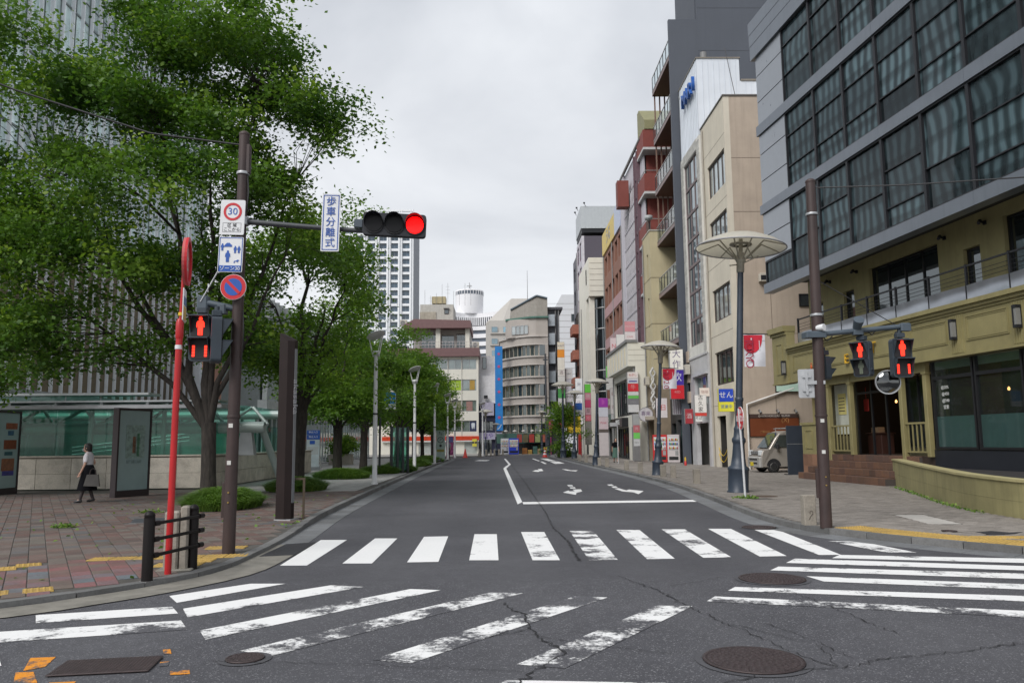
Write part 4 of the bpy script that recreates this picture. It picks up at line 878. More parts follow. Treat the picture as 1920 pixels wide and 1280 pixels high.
sign_box('small dark red sign beside the narrow building doorway', 11.3, 11.8, 48.2, 2.55, 3.45, [(1,(.3,.03,.04),'酒',(.6,.5,.5),.35)])
sign_box('black and white lettered strip over narrow building door', 11.5, 12.1, 46.5, 2.62, 3.05, [(1,(.6,.6,.58),'そば処',(.04,.04,.04),.2)])

# --- dark building with wood soffit balconies
def dark():
    T = block('balcony_building', 'dark grey tower with glass railed balconies and brown wooden soffits', 11.45, 49.5, 55.2); W_ = 5.7
    DG = M('dark_grey_wall', (.07,.08,.1), .6, var=.06, scale=.5, streak=.12); WD = M('wood_soffit', (.12,.065,.042), .6, var=.15, scale=2)
    BG = clear_glass('balcony_glass', (.78,.85,.87), .06, .55)
    MB().box(W_-.28,W_,0,1.9,0,29.2).build('fin_wall', DG, T)
    ms = MB().box(W_-.3,W_-.02,1.9,16,0,46); ms.build('side_wall', DG, T)
    MB().box(0,W_-.3,1.85,2.1,0,46).build('front_wall', DG, T)
    b = MB()
    for z in range(3,45,3): b.box(W_-.02,W_-.014,1.92,15.9,z,z+.025)
    b.build('wall_joint', M('joint_dark',(.05,.055,.065),.8), T)
    for k in range(6):
        z = 7.75+3.75*k
        bal = MB().box(-.2,W_-.28,0,1.85,z,z+.3).build('balcony', M('balcony_edge',(.2,.16,.15),.6), T)
        MB().box(-.2,W_-.28,-.012,-.001,z-.02,z+.16).build('fascia', M('mauve_fascia',(.22,.16,.155),.5), bal)
        MB().box(-.18,W_-.29,.02,1.84,z-.03,z-.002).build('soffit', WD, bal)
        MB().box(-.2,W_-.28,.0,.05,z+1.36,z+1.41).box(-.2,W_-.28,-.02,.07,z+.3,z+.36).build('rail', ALU_FR, bal)
        n = 6; w = (W_-.08)/n
        pm = MB().box(-.02,.02,0,.05,z+.36,z+1.36)
        for i in range(n+1): MB().box(-.2+i*w-.015,-.2+i*w+.015,.0,.045,z+.36,z+1.36).build('rail_post', DARK_MET, bal)
        for i in range(n): MB().add([(-.2+i*w+.02,.025,z+.38),(-.2+(i+1)*w-.02,.025,z+.38),(-.2+(i+1)*w-.02,.025,z+1.35),(-.2+i*w+.02,.025,z+1.35)],[(0,1,2,3)]).build('rail_panel', BG, bal)
        lm = MB()
        for i in range(5): MB().box(-.18,-.13,.1+i*.36,.2+i*.36,z-3.4 if k else z-3.2,z-.04).build('louvre', M('louvre_brown',(.2,.12,.09),.6), bal)
        window(T, .3, 1.83, z+.3, 4.8, 2.6, 4, 1, DARK_MET, DIM_GLASS, .07)
    # street level: dark shopfronts
    wall(T, 0, W_-.3, 0, 7.7, M('dark_shopfront',(.04,.04,.042),.6), [(.3,1.6,.09,2.7),(2.0,3.5,.09,2.9),(3.9,5.1,.09,2.7)], y=.5, rev=.3)
    for a,b_ in ((.3,1.6),(2.0,3.5),(3.9,5.1)): window(T, a, .75, .09, b_-a, 2.6, 2, 1, M('teal_frame',(.02,.05,.05),.4), DIM_GLASS, .06)
    for k in range(4): MB().box(W_-.29+.29,W_+.5,.35,.65,2.6+k*1.25,3.3+k*1.25).build('wall_bracket', BEIGE_S, T)
    MB().box(W_+.02,W_+.45,.45,.6,0.09,6.6).build('dark_post', M('dark_bluegrey',(.03,.035,.045),.5), T)
    p = thing('roof_mast','thin grey mast rising by the dark tower top','mast',(13.6,49.2,24.2)); MB().tube((0,0,0),(0,0,2.6),.09).build('pole', DARK_MET, p); MB().tube((0,0,2.0),(0,0,2.5),.22).build('lamp_head', M('grey_lamp',(.2,.2,.2),.5), p)
dark()
sign_box('tall stacked sign in white, purple and red panels on the dark tower', 10.7, 11.55, 49.2, 4.1, 7.2, [(1.35,(.62,.6,.55),'大作',(.16,.13,.22),.55,1),(1.0,(.045,.02,.25),'飲',(.6,.6,.65),.6),(.9,(.45,.012,.02),'RED',(.6,.3,.3),.2)], d=.3)
sign_box('framed white sign with red disc lettering behind the second lamp', 10.5, 11.27, 53, 3.05, 4.37, [(1,(.6,.55,.55),'ﾔ日',(.6,.05,.06),.42)], frame=BLACK)
s_ = sign_box('grey striped hanging sign under the tall stacked sign', 10.98, 11.62, 50, 3.16, 4.15, [(1,(.3,.3,.32))]); 
for k in range(5): MB().box(-.28+k*.13,-.24+k*.13,-.03,-.013,.05,.95).build('stripe', M('sign_dark_stripe',(.1,.04,.07),.5), s_)
def vending(label, x, y, rz, col, glow, w=.95, h=1.85, d=.7):
    T = thing('vending_machine', label, 'vending machine', (x,y,.09), rz)
    MB().bev(-w/2,w/2,0,d,.06,h,.02).box(-w/2+.05,w/2-.05,.05,d-.05,0,.06).build('cabinet', M('vend_%d_%d_%d' % tuple(int(c*255) for c in col), col, .35, var=.04), T)
    MB().box(-w/2+.08,w/2-.08,-.012,-.001,.85,h-.15).build('display_window', M('vend_backlight',(.6,.62,.64),.3), T)
    cs = [(.5,.05,.04),(.05,.12,.4),(.6,.5,.1),(.08,.3,.12),(.55,.55,.55),(.35,.15,.06)]
    for j in range(3):
        for i in range(7): MB().lathe([(.032,0),(.034,.01),(.034,.11),(.02,.14)],8,(-w/2+.15+i*(w-.3)/6,-.045)).build('bottle', M('drink_%d' % ((i*2+j) % 6), cs[(i*2+j) % 6], .3), T, (0,0,.92+j*.27))
    MB().box(-w/2+.1,w/2-.1,-.012,-.001,.2,.42).build('delivery_flap', BLACK, T); MB().box(w/2-.3,w/2-.1,-.015,-.001,.5,.8).build('coin_panel', M('coin_grey',(.3,.3,.3),.4), T)
    return T
vending('red drinks vending machine beside the second street lamp', 10.75, 53.3, R(-12), (.5,.02,.02), 0)
vending('white and red drinks vending machine beside the red one', 11.5, 52.6, R(-20), (.55,.5,.5), 0, w=.8)
hy = thing('fire_extinguisher_box','small red and yellow standpipe at the dark tower foot','hydrant',(10.95,47,.09))
MB().lathe([(.07,0),(.07,.25),(.05,.28)],12).build('red_base', M('hydrant_red',(.5,.03,.03),.4), hy); MB().lathe([(.05,.28),(.05,.42),(.03,.5)],12).build('yellow_top', M('yellow_plastic',(.65,.42,.02),.4), hy)

# --- tan building
def tan():
    T = block('tan_building', 'tan rendered building with slit windows behind the second lamp', 10.9, 55.3, 58.1); W_ = 2.8
    TN = M('tan_render', (.47,.41,.26), .8, var=.07, scale=.8, streak=.15); BS = M('tan_stone', (.25,.2,.14), .8, var=.15, scale=2)
    H = [(1.5,2.0,13.0,14.9),(1.5,2.0,9.6,11.7),(1.5,2.0,6.5,8.2)]
    wall(T, 0, W_, 5.4, 16.4, TN, H, rev=.3)
    for h in H: window(T, h[0], .25, h[2], h[1]-h[0], h[3]-h[2], 1, 1, DARK_MET, DIM_GLASS, .05)
    wall(T, 0, W_, 0, 5.38, BS, [(.5,2.2,.09,2.9)], rev=.5); MB().box(.5,2.2,.45,.5,.09,2.9).build('door_recess', M('dark_recess',(.03,.028,.025),.8), T)
    near_wall(T, W_, 8, 5.4, 16.4, TN); near_wall(T, W_, 8, 0, 5.38, BS); shell(T, W_, 8, 0, 16.4, TN)
    MB().box(-.03,W_+.05,-.04,.3,16.4,16.5).box(W_-.2,W_+.05,.302,8,16.4,16.5).build('coping', M('coping_pale',(.42,.4,.35),.6), T)
    b = MB()
    for z in (9.7,13.0): b.box(-.01,W_+.012,-.012,.02,z,z+.04).box(W_+.001,W_+.012,.02,7.9,z,z+.04)
    b.build('seam', M('seam_dark',(.17,.14,.09),.8), T)
    r = MB().box(0,W_,.1,.14,17.5,17.55)
    for i in range(15): r.box(i*.19,i*.19+.02,.1,.13,16.5,17.5)
    r.build('roof_railing', M('rail_brown',(.13,.09,.08),.5), T)
    lm = thing('floodlight','round floodlight on the tan building roof edge','floodlight',(10.9,55.5,17.2)); MB().lathe([(.05,0),(.28,.1),(.3,.35),(.02,.4)],14).build('lamp_head', M('dish_grey',(.35,.37,.37),.5), lm); MB().tube((0,0,0),(.1,0,-.8),.04).build('bracket', DARK_MET, lm)
    MB().box(.2,2.4,-.6,0,3.0,3.25).build('awning', M('awning_pale',(.4,.36,.3),.7), T)
    orn = thing('relief_ornament','white scroll ornament on the tan building street corner','ornament',(10.72,55.1,3.7))
    pts = [(.12*math.sin(k*1.1),-.03,k*.16) for k in range(19)]
    MB().path(pts,[.05+.04*abs(math.sin(k*1.7)) for k in range(19)],7).path([(p[0]*-1.2+.08,p[1],p[2]) for p in pts],.05,6).build('scroll', M('white_plaster',(.58,.57,.54),.7), orn)
tan()
def round_sign():
    T = thing('round_sign','round white hanging sign with purple lettering','sign',(10.37,56,3.39))
    MB().disc((0,0),.5,0,.12,28).build('sign_body', M('round_sign_white',(.55,.53,.55),.5), T); MB().ring((0,0),.47,.505,-.012,-.001).build('rim', M('rim_grey',(.3,.3,.32),.5), T)
    text('喜楽', .34, M('ink_purple',(.16,.1,.2),.6), T, 0, -.006, .05, depth=.002); MB().tube((0,.06,.5),(.45,.06,.62),.02).build('bracket', DARK_MET, T)
round_sign()

# --- two storey white shop and the red balcony building over it
def shop():
    T = block('shop_building', 'two storey cream shop with overhanging upper band and black window wall', 10.1, 58.15, 69.2); W_ = 11.05
    CR = M('cream_cladding', (.7,.68,.6), .6, var=.05, scale=1, streak=.1)
    b = MB().box(0,W_,-.55,.2,7.0,8.75).box(W_-.3,W_,.202,6,7.0,8.75).build('upper_band', CR, T)
    MB().box(-.05,W_+.08,-.68,.2,8.752,8.95).build('cornice', M('cornice_grey',(.2,.2,.2),.5), T)
    for k in range(7): MB().box(.8+k*1.5,1.0+k*1.5,-.585,-.552,7.15,8.5).build('light_strip', M('warm_strip',(.68,.6,.42),.5), b)
    for z in (7.4,7.8,8.2): MB().box(W_+.001,W_+.012,-.5,5.9,z,z+.03).build('clad_joint', M('cream_joint',(.4,.38,.33),.7), b)
    wall(T, 0, W_, 0, 7.0, CR, [(.6,10.2,3.5,6.4),(.6,7.4,.09,2.6)], rev=.3)
    window(T, .6, .2, 3.5, 9.6, 2.9, 8, 1, BLACK, DIM_GLASS, .14, split=True); window(T, .6, .25, .09, 6.8, 2.5, 6, 1, BLACK, DIM_GLASS, .1, split=True)
    near_wall(T, W_, 6, 0, 7.0, CR); shell(T, W_, 6, 0, 8.7, CR)
    s = MB().box(.7,7.2,-.5,0,2.65,3.35).build('sign_fascia', BLACK, T)
    text('VELOCE', .55, M('white_lettering',(.7,.72,.7),.6), s, 5.0, -.515, 3.0, depth=.01)
    MB().box(9.0,10.6,-.04,.01,.09,2.6).build('stone_panel', M('stone_dark',(.16,.15,.14),.7), T)
shop()
sign_box('stacked shop sign with white, blue, red and green panels', 9.45, 10.25, 57.9, 3.6, 6.55, [(.5,(.6,.55,.53),'ねぎし',(.5,.1,.1),.2),(.4,(.5,.5,.53),'▬▬',(.08,.08,.3),.3),(.62,(.5,.02,.03),'牛',(.65,.3,.3),.4),(.3,(.5,.52,.5)),(.25,(.12,.42,.08)),(.45,(.16,.16,.17),'——',(.5,.5,.5),.2),(.6,(.5,.5,.5))], d=.35)
sign_box('tall grey sign column with red and green panels below the stack', 9.62, 10.1, 57, .12, 3.45, [(.9,(.3,.31,.31)),(.6,(.42,.12,.14),'肉',(.6,.5,.5),.25),(.5,(.15,.5,.1)),(.6,(.45,.46,.46),'MENU',(.2,.2,.2),.12),(1.2,(.16,.16,.16))], d=.3)
def redb():
    T = block('red_balcony_building', 'tall building with brick red corner balconies and mirrored glass facade', 11.0, 58.3, 68.5); W_ = 10.2
    RD = M('brick_red', (.2,.045,.035), .7, var=.12, scale=3, streak=.1); MV = M('mauve_metal', (.12,.07,.085), .45); PL_ = M('pale_lilac', (.48,.46,.5), .6, var=.06)
    mo = NT('painted_reflection_mosaic'); wv = mo.n('TexNoise', Scale=1.6, Detail=3); mo.l(mo.coord((1,.3,.22)), wv.inputs[0])
    MATS['painted_reflection_mosaic'] = mo.m; mo.set(Base_Color=mo.ramp(wv.outputs[0], [(.4,(.09,.085,.09)),(.47,(.4,.39,.39)),(.6,(.52,.5,.49))]), Roughness=.25, Specular_IOR_Level=.7)  # broken pale reflections painted into the pane colour
    for k in range(9):
        z = 8.95+k*1.45
        if z > 20.6: break
        window(T, 1.7, .05, z, 5.7, 1.42, 9, 1, PL_, MATS['painted_reflection_mosaic'], .05, split=True)
        window(T, 7.5, .02, z, 1.1, 1.42, 1, 1, MV, SKY_GLASS, .07)
    MB().box(0,1.7,.0,.3,8.95,24.4).build('end_pier', PL_, T); MB().box(1.7,W_,.2,.4,0,24.4).build('front_wall', PL_, T)
    for u in (7.43,8.65): MB().box(u,u+.07,-.12,.2,8.95,24.0).build('mullion', MV, T)
    near_wall(T, W_, 7, 0, 24.4, RD); shell(T, W_, 7, 0, 24.4, PL_)
    for z0 in (12.6,16.2,19.9,23.3):
        p = MB().box(8.72,W_+1.25,-.02,.12,z0,z0+1.35).box(W_+1.13,W_+1.25,.122,2.6,z0,z0+1.35).build('balcony', RD, T)
        MB().box(8.72,W_+1.25,-.02,2.6,z0-.18,z0-.002).build('balcony_slab', M('white_soffit',(.5,.5,.5),.7), p)
        if z0 < 23: MB().tube((8.75,.05,z0+1.6),(W_+1.2,.05,z0+1.6),.03).tube((W_+1.2,.05,z0+1.6),(W_+1.2,2.5,z0+1.6),.03).tube((W_+1.2,.05,z0+1.35),(W_+1.2,.05,z0+1.6),.025).tube((8.8,.05,z0+1.35),(8.8,.05,z0+1.6),.025).build('handrail', ALU_FR, p)
    MB().xz([(8.7,24.7),(W_+1.3,24.7),(W_+1.3,25.4),(9.4,27.0),(8.7,27.0)],.1,3.5).build('mansard_roof', M('olive_roof',(.24,.23,.12),.6), T)
    MB().box(0,W_,-.06,.1,24.4,24.62).build('coping', M('coping_dark',(.12,.11,.1),.6), T)
redb()
rh = sign_box('brick red hanging sign box high on the far street front', 10.05, 11.0, 64, 20.8, 23.05, [(1,(.16,.04,.03))], d=.9, frame=M('brick_red2',(.17,.045,.035),.6))
for lbl, x0, x1, Y, z0, z1, f in (('white and red rooftop sign farthest on the shop roof',9.72,10.6,68.2,8.95,10.4,[(1,(.55,.45,.45),'NP',(.5,.1,.12),.5)]),
      ('pink and white rooftop sign nearest on the shop roof',9.68,10.5,60,9.0,10.6,[(.5,(.5,.22,.24),'MOON',(.65,.5,.5),.22),(.5,(.55,.5,.5),'CAFE',(.5,.2,.2),.2)]),
      ('plain white rooftop sign between the other two',9.7,10.55,64.5,9.0,10.2,[(1,(.58,.57,.55))])):
    sign_box(lbl, x0, x1, Y, z0, z1, f, d=.12)

def windowed(T, W_, rows, cols, x0, x1, mat, fm, pm, H, ph, rev=.35, y=0, wcols=1, sk=()):
    holes = []
    for z0 in rows:
        pw = (x1-x0)/cols
        for i in range(cols):
            holes.append((x0+i*pw+pw*.14, x0+(i+1)*pw-pw*.14, z0, z0+ph))
    wall(T, 0, W_, 0, H, mat, holes, rev=rev, y=y)
    for h in holes: window(T, h[0], y+rev-.03, h[2], h[1]-h[0], h[3]-h[2], wcols, 1, fm, pm, .05)
def brown():
    T = block('brown_building', 'brown building with deep square windows and yellow roof sign', 11.2, 69.4, 81.6); W_ = 12.2
    BR = M('brown_tile', (.24,.115,.08), .7, var=.1, scale=2); PK = M('pink_panel', (.42,.26,.27), .7, var=.05)
    windowed(T, W_, (5.6,8.7,11.9,15.1,18.3), 5, .3, 11.9, BR, BROWN_FR, DIM_GLASS, 21.5, 1.95, rev=.6)
    for z in (14.05,10.85): MB().box(.05,W_-.05,-.05,-.002,z-.02,z+.98).build('pink_spandrel', PK, T)
    near_wall(T, W_, 7, 0, 21.5, BR); shell(T, W_, 7, 0, 21.5, BR)
    s = thing('roof_sign','yellow and pale blue sign board along the brown building parapet','sign',(11.05,81.6,20.7),R(-90))
    MB().box(0,8.6,0,.2,0,2.2).build('yellow_board', M('sign_yellow',(.6,.45,.12),.5), s); MB().box(8.62,12.1,0,.2,0,2.5).build('blue_board', M('sign_paleblue',(.45,.5,.62),.5), s)
    text('うる', 1.6, M('sign_greyblue',(.35,.36,.42),.5), s, 4.5, -.02, 1.1, depth=.01)
    wall(T, 0, W_, 0, 4.6, M('shopfront_grey',(.3,.3,.3),.6), [(.6,3.8,.09,2.8),(4.4,7.8,.09,2.8),(8.4,11.6,.09,2.8)], y=-.7, th=.65, rev=.4, name='shopfront')
    for a in (.6,4.4,8.4): window(T, a, -.4, .09, 3.2, 2.7, 3, 1, BLACK, DIM_GLASS, .08)
    for a, c, t in ((.5,(.45,.05,.05),'酒場'),(4.3,(.05,.12,.1),'COFFEE'),(8.3,(.5,.5,.5),'薬局')):
        m = M('fascia_%d'%int(a*10), c, .5); q = MB().box(a,a+3.4,-.85,-.705,3.0,4.0).build('shop_fascia', m, T); text(t, .6, M('white_lettering',(.7,.72,.7),.6), q, a+1.7, -.86, 3.5)
brown()
def cream():
    T = block('cream_building', 'cream building with overhanging top storeys and curved dark glass bay', 9.6, 81.95, 92.0); W_ = 10.05
    CR = M('cream_tile', (.7,.68,.6), .65, var=.05, scale=1.5); DGL = glass_mat('dark_curved_glass', (.01,.016,.022), .3, .05)
    MB().box(0,W_,0,7,16.6,20.7).build('top_storey', CR, T)
    for k in range(6): MB().box(W_+.001,W_+.02,.1,6.9,17.1+k*.6,17.14+k*.6).build('clad_joint', M('cream_joint',(.4,.38,.33),.7), T)
    wall(T, 0, 7.2, 0, 16.6, CR, [(1,1.5,10,12),(1,1.5,13.2,15),(3,6.8,.09,3.2)], rev=.3); window(T, 3, .25, .09, 3.8, 3.1, 3, 1, BLACK, DIM_GLASS, .1)
    MB().box(W_-1.0,W_-.4,0.05,.6,0,16.6).build('corner_column', CR, T)
    bay = MB().lathe([(2.05,0),(2.05,16.55)],40,(7.9,2.7)).build('glass_bay', DGL, T)
    ringm = MB().lathe([(2.06,0),(2.12,.02),(2.12,.12),(2.06,.14)],40,(7.9,2.7)).mesh('bay_band', M('white_band',(.5,.5,.5),.5))
    for k in range(7): ob('bay_band', ringm, bay, (0,0,2.2+k*2.2))
    mm = MB().box(-.02,.02,-.03,.03,0,16.5).mesh('bay_mullion', DARK_MET)
    for k in range(26):
        a = 2*math.pi*k/26; ob('bay_mullion', mm, bay, (7.9+2.07*math.cos(a),2.7+2.07*math.sin(a),0), a)
    MB().box(0,7.2,.3,7,0,16.6).build('rear_wall', CR, T)
    window(T, 7.6, -.02, 18.2, .5, 1.6, 1, 1, DARK_MET, DIM_GLASS, .05)
cream()
def darktile():
    T = block('dark_tile_building', 'tall purple grey tiled building with blank white roof billboard', 10.05, 92.1, 98.0); W_ = 5.9
    DT = M('purple_tile', (.075,.065,.085), .6, var=.2, scale=9, bump=.2, bscale=8)
    windowed(T, W_, (6,9.5,13,16.5,20,23), 2, .3, 5.6, M('white_pier',(.5,.48,.52),.6), M('mauve_metal2',(.16,.08,.12),.5), SKY_GLASS, 25.7, 2.2, rev=.1)
    near_wall(T, W_, 7, 0, 25.7, DT); shell(T, W_, 7, 0, 25.7, DT)
    b = thing('billboard','blank white metal billboard box with small lamps on a tiled roof','billboard',(10.1,98,26.1),R(-90))
    MB().box(0,W_,0,7,0,.5).build('base_frame', DARK_MET, b); MB().box(-.05,W_+.1,-.1,7,.5,3.2).build('billboard_body', PANEL, b)
    for k in range(1,18): MB().box(W_+.1,W_+.12,k*.39,k*.39+.02,.55,3.15).build('panel_seam', PANEL, b)
    for p in ((W_+.1,.5),(W_+.1,4.5),(2,-.2),(4,-.2)): MB().tube((p[0],p[1],3.2),(p[0]+.15,p[1]-.2,3.5),.03).box(p[0]+.1,p[0]+.3,p[1]-.3,p[1]-.1,3.45,3.6).build('lamp', DARK_MET, b)
PANEL = M('billboard_panel', (.45,.48,.5), .5, .1, var=.05); darktile()
def thin():
    T = block('slate_building', 'narrow slate grey building at the far right of the street', 10.15, 98.2, 104.0); W_ = 5.8
    windowed(T, W_, (5,8.5,12,15.5,19,22), 2, .3, 5.5, M('slate_wall',(.12,.12,.14),.7), DARK_MET, DIM_GLASS, 25, 1.9, rev=.15); near_wall(T, W_, 5, 0, 25, M('slate_wall',(.12,.12,.14),.7)); shell(T, W_, 5, 0, 25, M('slate_wall',(.12,.12,.14),.7))
thin()
def redbrick():
    T = block('planted_building', 'small red brick building with planted balconies in front of the cream one', 9.55, 92.3, 95.6); W_ = 3.3
    RB = M('red_brick_far', (.3,.11,.075), .8, var=.15, scale=4)
    MB().box(0,W_,0,.4,0,15).build('front_wall', RB, T)
    for z in (4.6,7.8,11.0,14.0):
        MB().box(-.1,W_+.1,-.75,0,z,z+1.1).build('balcony', RB, T); window(T, .5, -.02, z+1.3, 2.3, 1.3, 2, 1, BROWN_FR, DIM_GLASS, .06)
redbrick()
# signs crowding the far right pavement
sign_box('dark sign column with green and pink panels', 8.5, 9.1, 78, 1.2, 7.1, [(.7,(.12,.5,.05)),(.6,(.5,.2,.25),'鶏',(.6,.5,.5),.4),(.6,(.42,.05,.12)),(.6,(.42,.25,.28),'菜',(.1,.1,.1),.4),(.5,(.5,.12,.16),'C',(.6,.5,.5),.3),(1.9,(.2,.19,.17))], frame=BLACK, d=.4)
sign_box('stack of white backlit signs on the far right fronts', 8.75, 9.55, 89.9, 3.4, 8.6, [(1,(.62,.62,.64),'米',(.2,.2,.25),.5),(.6,(.6,.6,.64)),(.7,(.64,.63,.66),'店',(.35,.3,.4),.5),(.8,(.55,.55,.57)),(.6,(.6,.58,.58),'串',(.2,.1,.1),.4)], d=.4)
sign_box('tall far sign tower with orange and green panels', 7.15, 8.02, 95.0, 3.1, 13.4, [(1,(.55,.5,.4),'HUNTS',(.1,.1,.2),.25),(1,(.6,.22,.02)),(1.6,(.58,.56,.5)),(.8,(.55,.53,.5),'酒',(.2,.15,.15),.5),(1.6,(.5,.5,.48)),(1.2,(.05,.25,.06)),(.9,(.5,.5,.5)),(1.1,(.55,.48,.45),'鳥貴',(.4,.1,.1),.4),(.9,(.5,.5,.48)),(.9,(.28,.03,.04))], d=.5, frame=BLACK)
sign_box('second far sign tower of white panels on dark posts', 8.1, 8.95, 95.4, 3.2, 10.2, [(1,(.5,.5,.5),'ABC',(.1,.1,.1),.3),(1.2,(.42,.43,.47)),(1,(.5,.5,.52),'中国',(.1,.1,.1),.4),(1.2,(.1,.1,.12)),(1.2,(.45,.45,.44),'焼',(.12,.12,.12),.5)], d=.5, frame=BLACK)
sign_box('yellow round logo sign low on the far right pavement', 7.3, 8.8, 85.3, 2.4, 4.4, [(1,(.6,.4,.03),'◎',(.2,.12,.02),1.2)], d=.3)
sign_box('red round no parking style board on a far pole', 5.95, 6.5, 94, 2.9, 4.0, [(1,(.45,.03,.05),'止',(.6,.6,.6),.5)], d=.1)
sign_box('tall purple topped advertising board behind the third lamp', 8.3, 9.1, 66, .35, 5.1, [(.9,(.28,.03,.3),'◗',(.45,.08,.42),.6),(.9,(.5,.5,.55)),(1.2,(.52,.42,.44),'PINK',(.5,.1,.15),.25),(.3,(.1,.08,.07)),(2.2,(.5,.45,.45))], d=.2)
sign_box('green and white vertical sign on the brown building corner', 9.95, 10.6, 73, 6.2, 8.4, [(1,(.15,.5,.1)),(1,(.5,.5,.48))], d=.3)
sign_box('red doorway column on the far right pavement', 7.95, 8.3, 80, .1, 2.2, [(1,(.4,.025,.025))], d=.35, name='doorway_column')
sign_box('white wall sign with lettering over the brown building shops', 9.9, 10.5, 70.2, 3.9, 6.2, [(1,(.5,.48,.47),'喫茶',(.3,.15,.15),.4,1)], d=.2)

# drain pipes, cables and condenser units that roughen the fronts
def front_clutter():
    PI_ = M('pipe_grey',(.25,.25,.25),.5); n = 0
    for nm, us, h in (('tan_building',(.3,),16),('brown_building',(.12,6.3,12.05),21),('cream_building',(.2,2.6),16.4),('shop_building',(.25,10.85),6.9),('dark_tile_building',(.15,),25)):
        T = D.objects[nm]
        for u in us: MB().tube((u,-.08,.1),(u,-.08,h),.05,n=8).build('drain_pipe', PI_, T)
        for k in range(int(h/2.2)): MB().box(us[0]-.07,us[0]+.07,-.09,0,1+k*2.2,1.06+k*2.2).build('pipe_clip', PI_, T)
    for nm, u, y, z in (('brown_building',3.2,-.35,5.05),('brown_building',8.1,-.35,5.05),('tan_building',1.1,-.35,5.5),('narrow_building',.35,-.35,5.6)):
        T = D.objects[nm]; a = MB().bev(u-.4,u+.4,y,y+.3,z,z+.6,.03).build('condenser_unit', M('cream_plastic',(.45,.42,.36),.5), T); MB().ring((u-.08,z+.3),.05,.24,y-.012,y-.001,16).build('fan_grille', M('grille_grey',(.18,.18,.18),.5), a)
front_clutter()

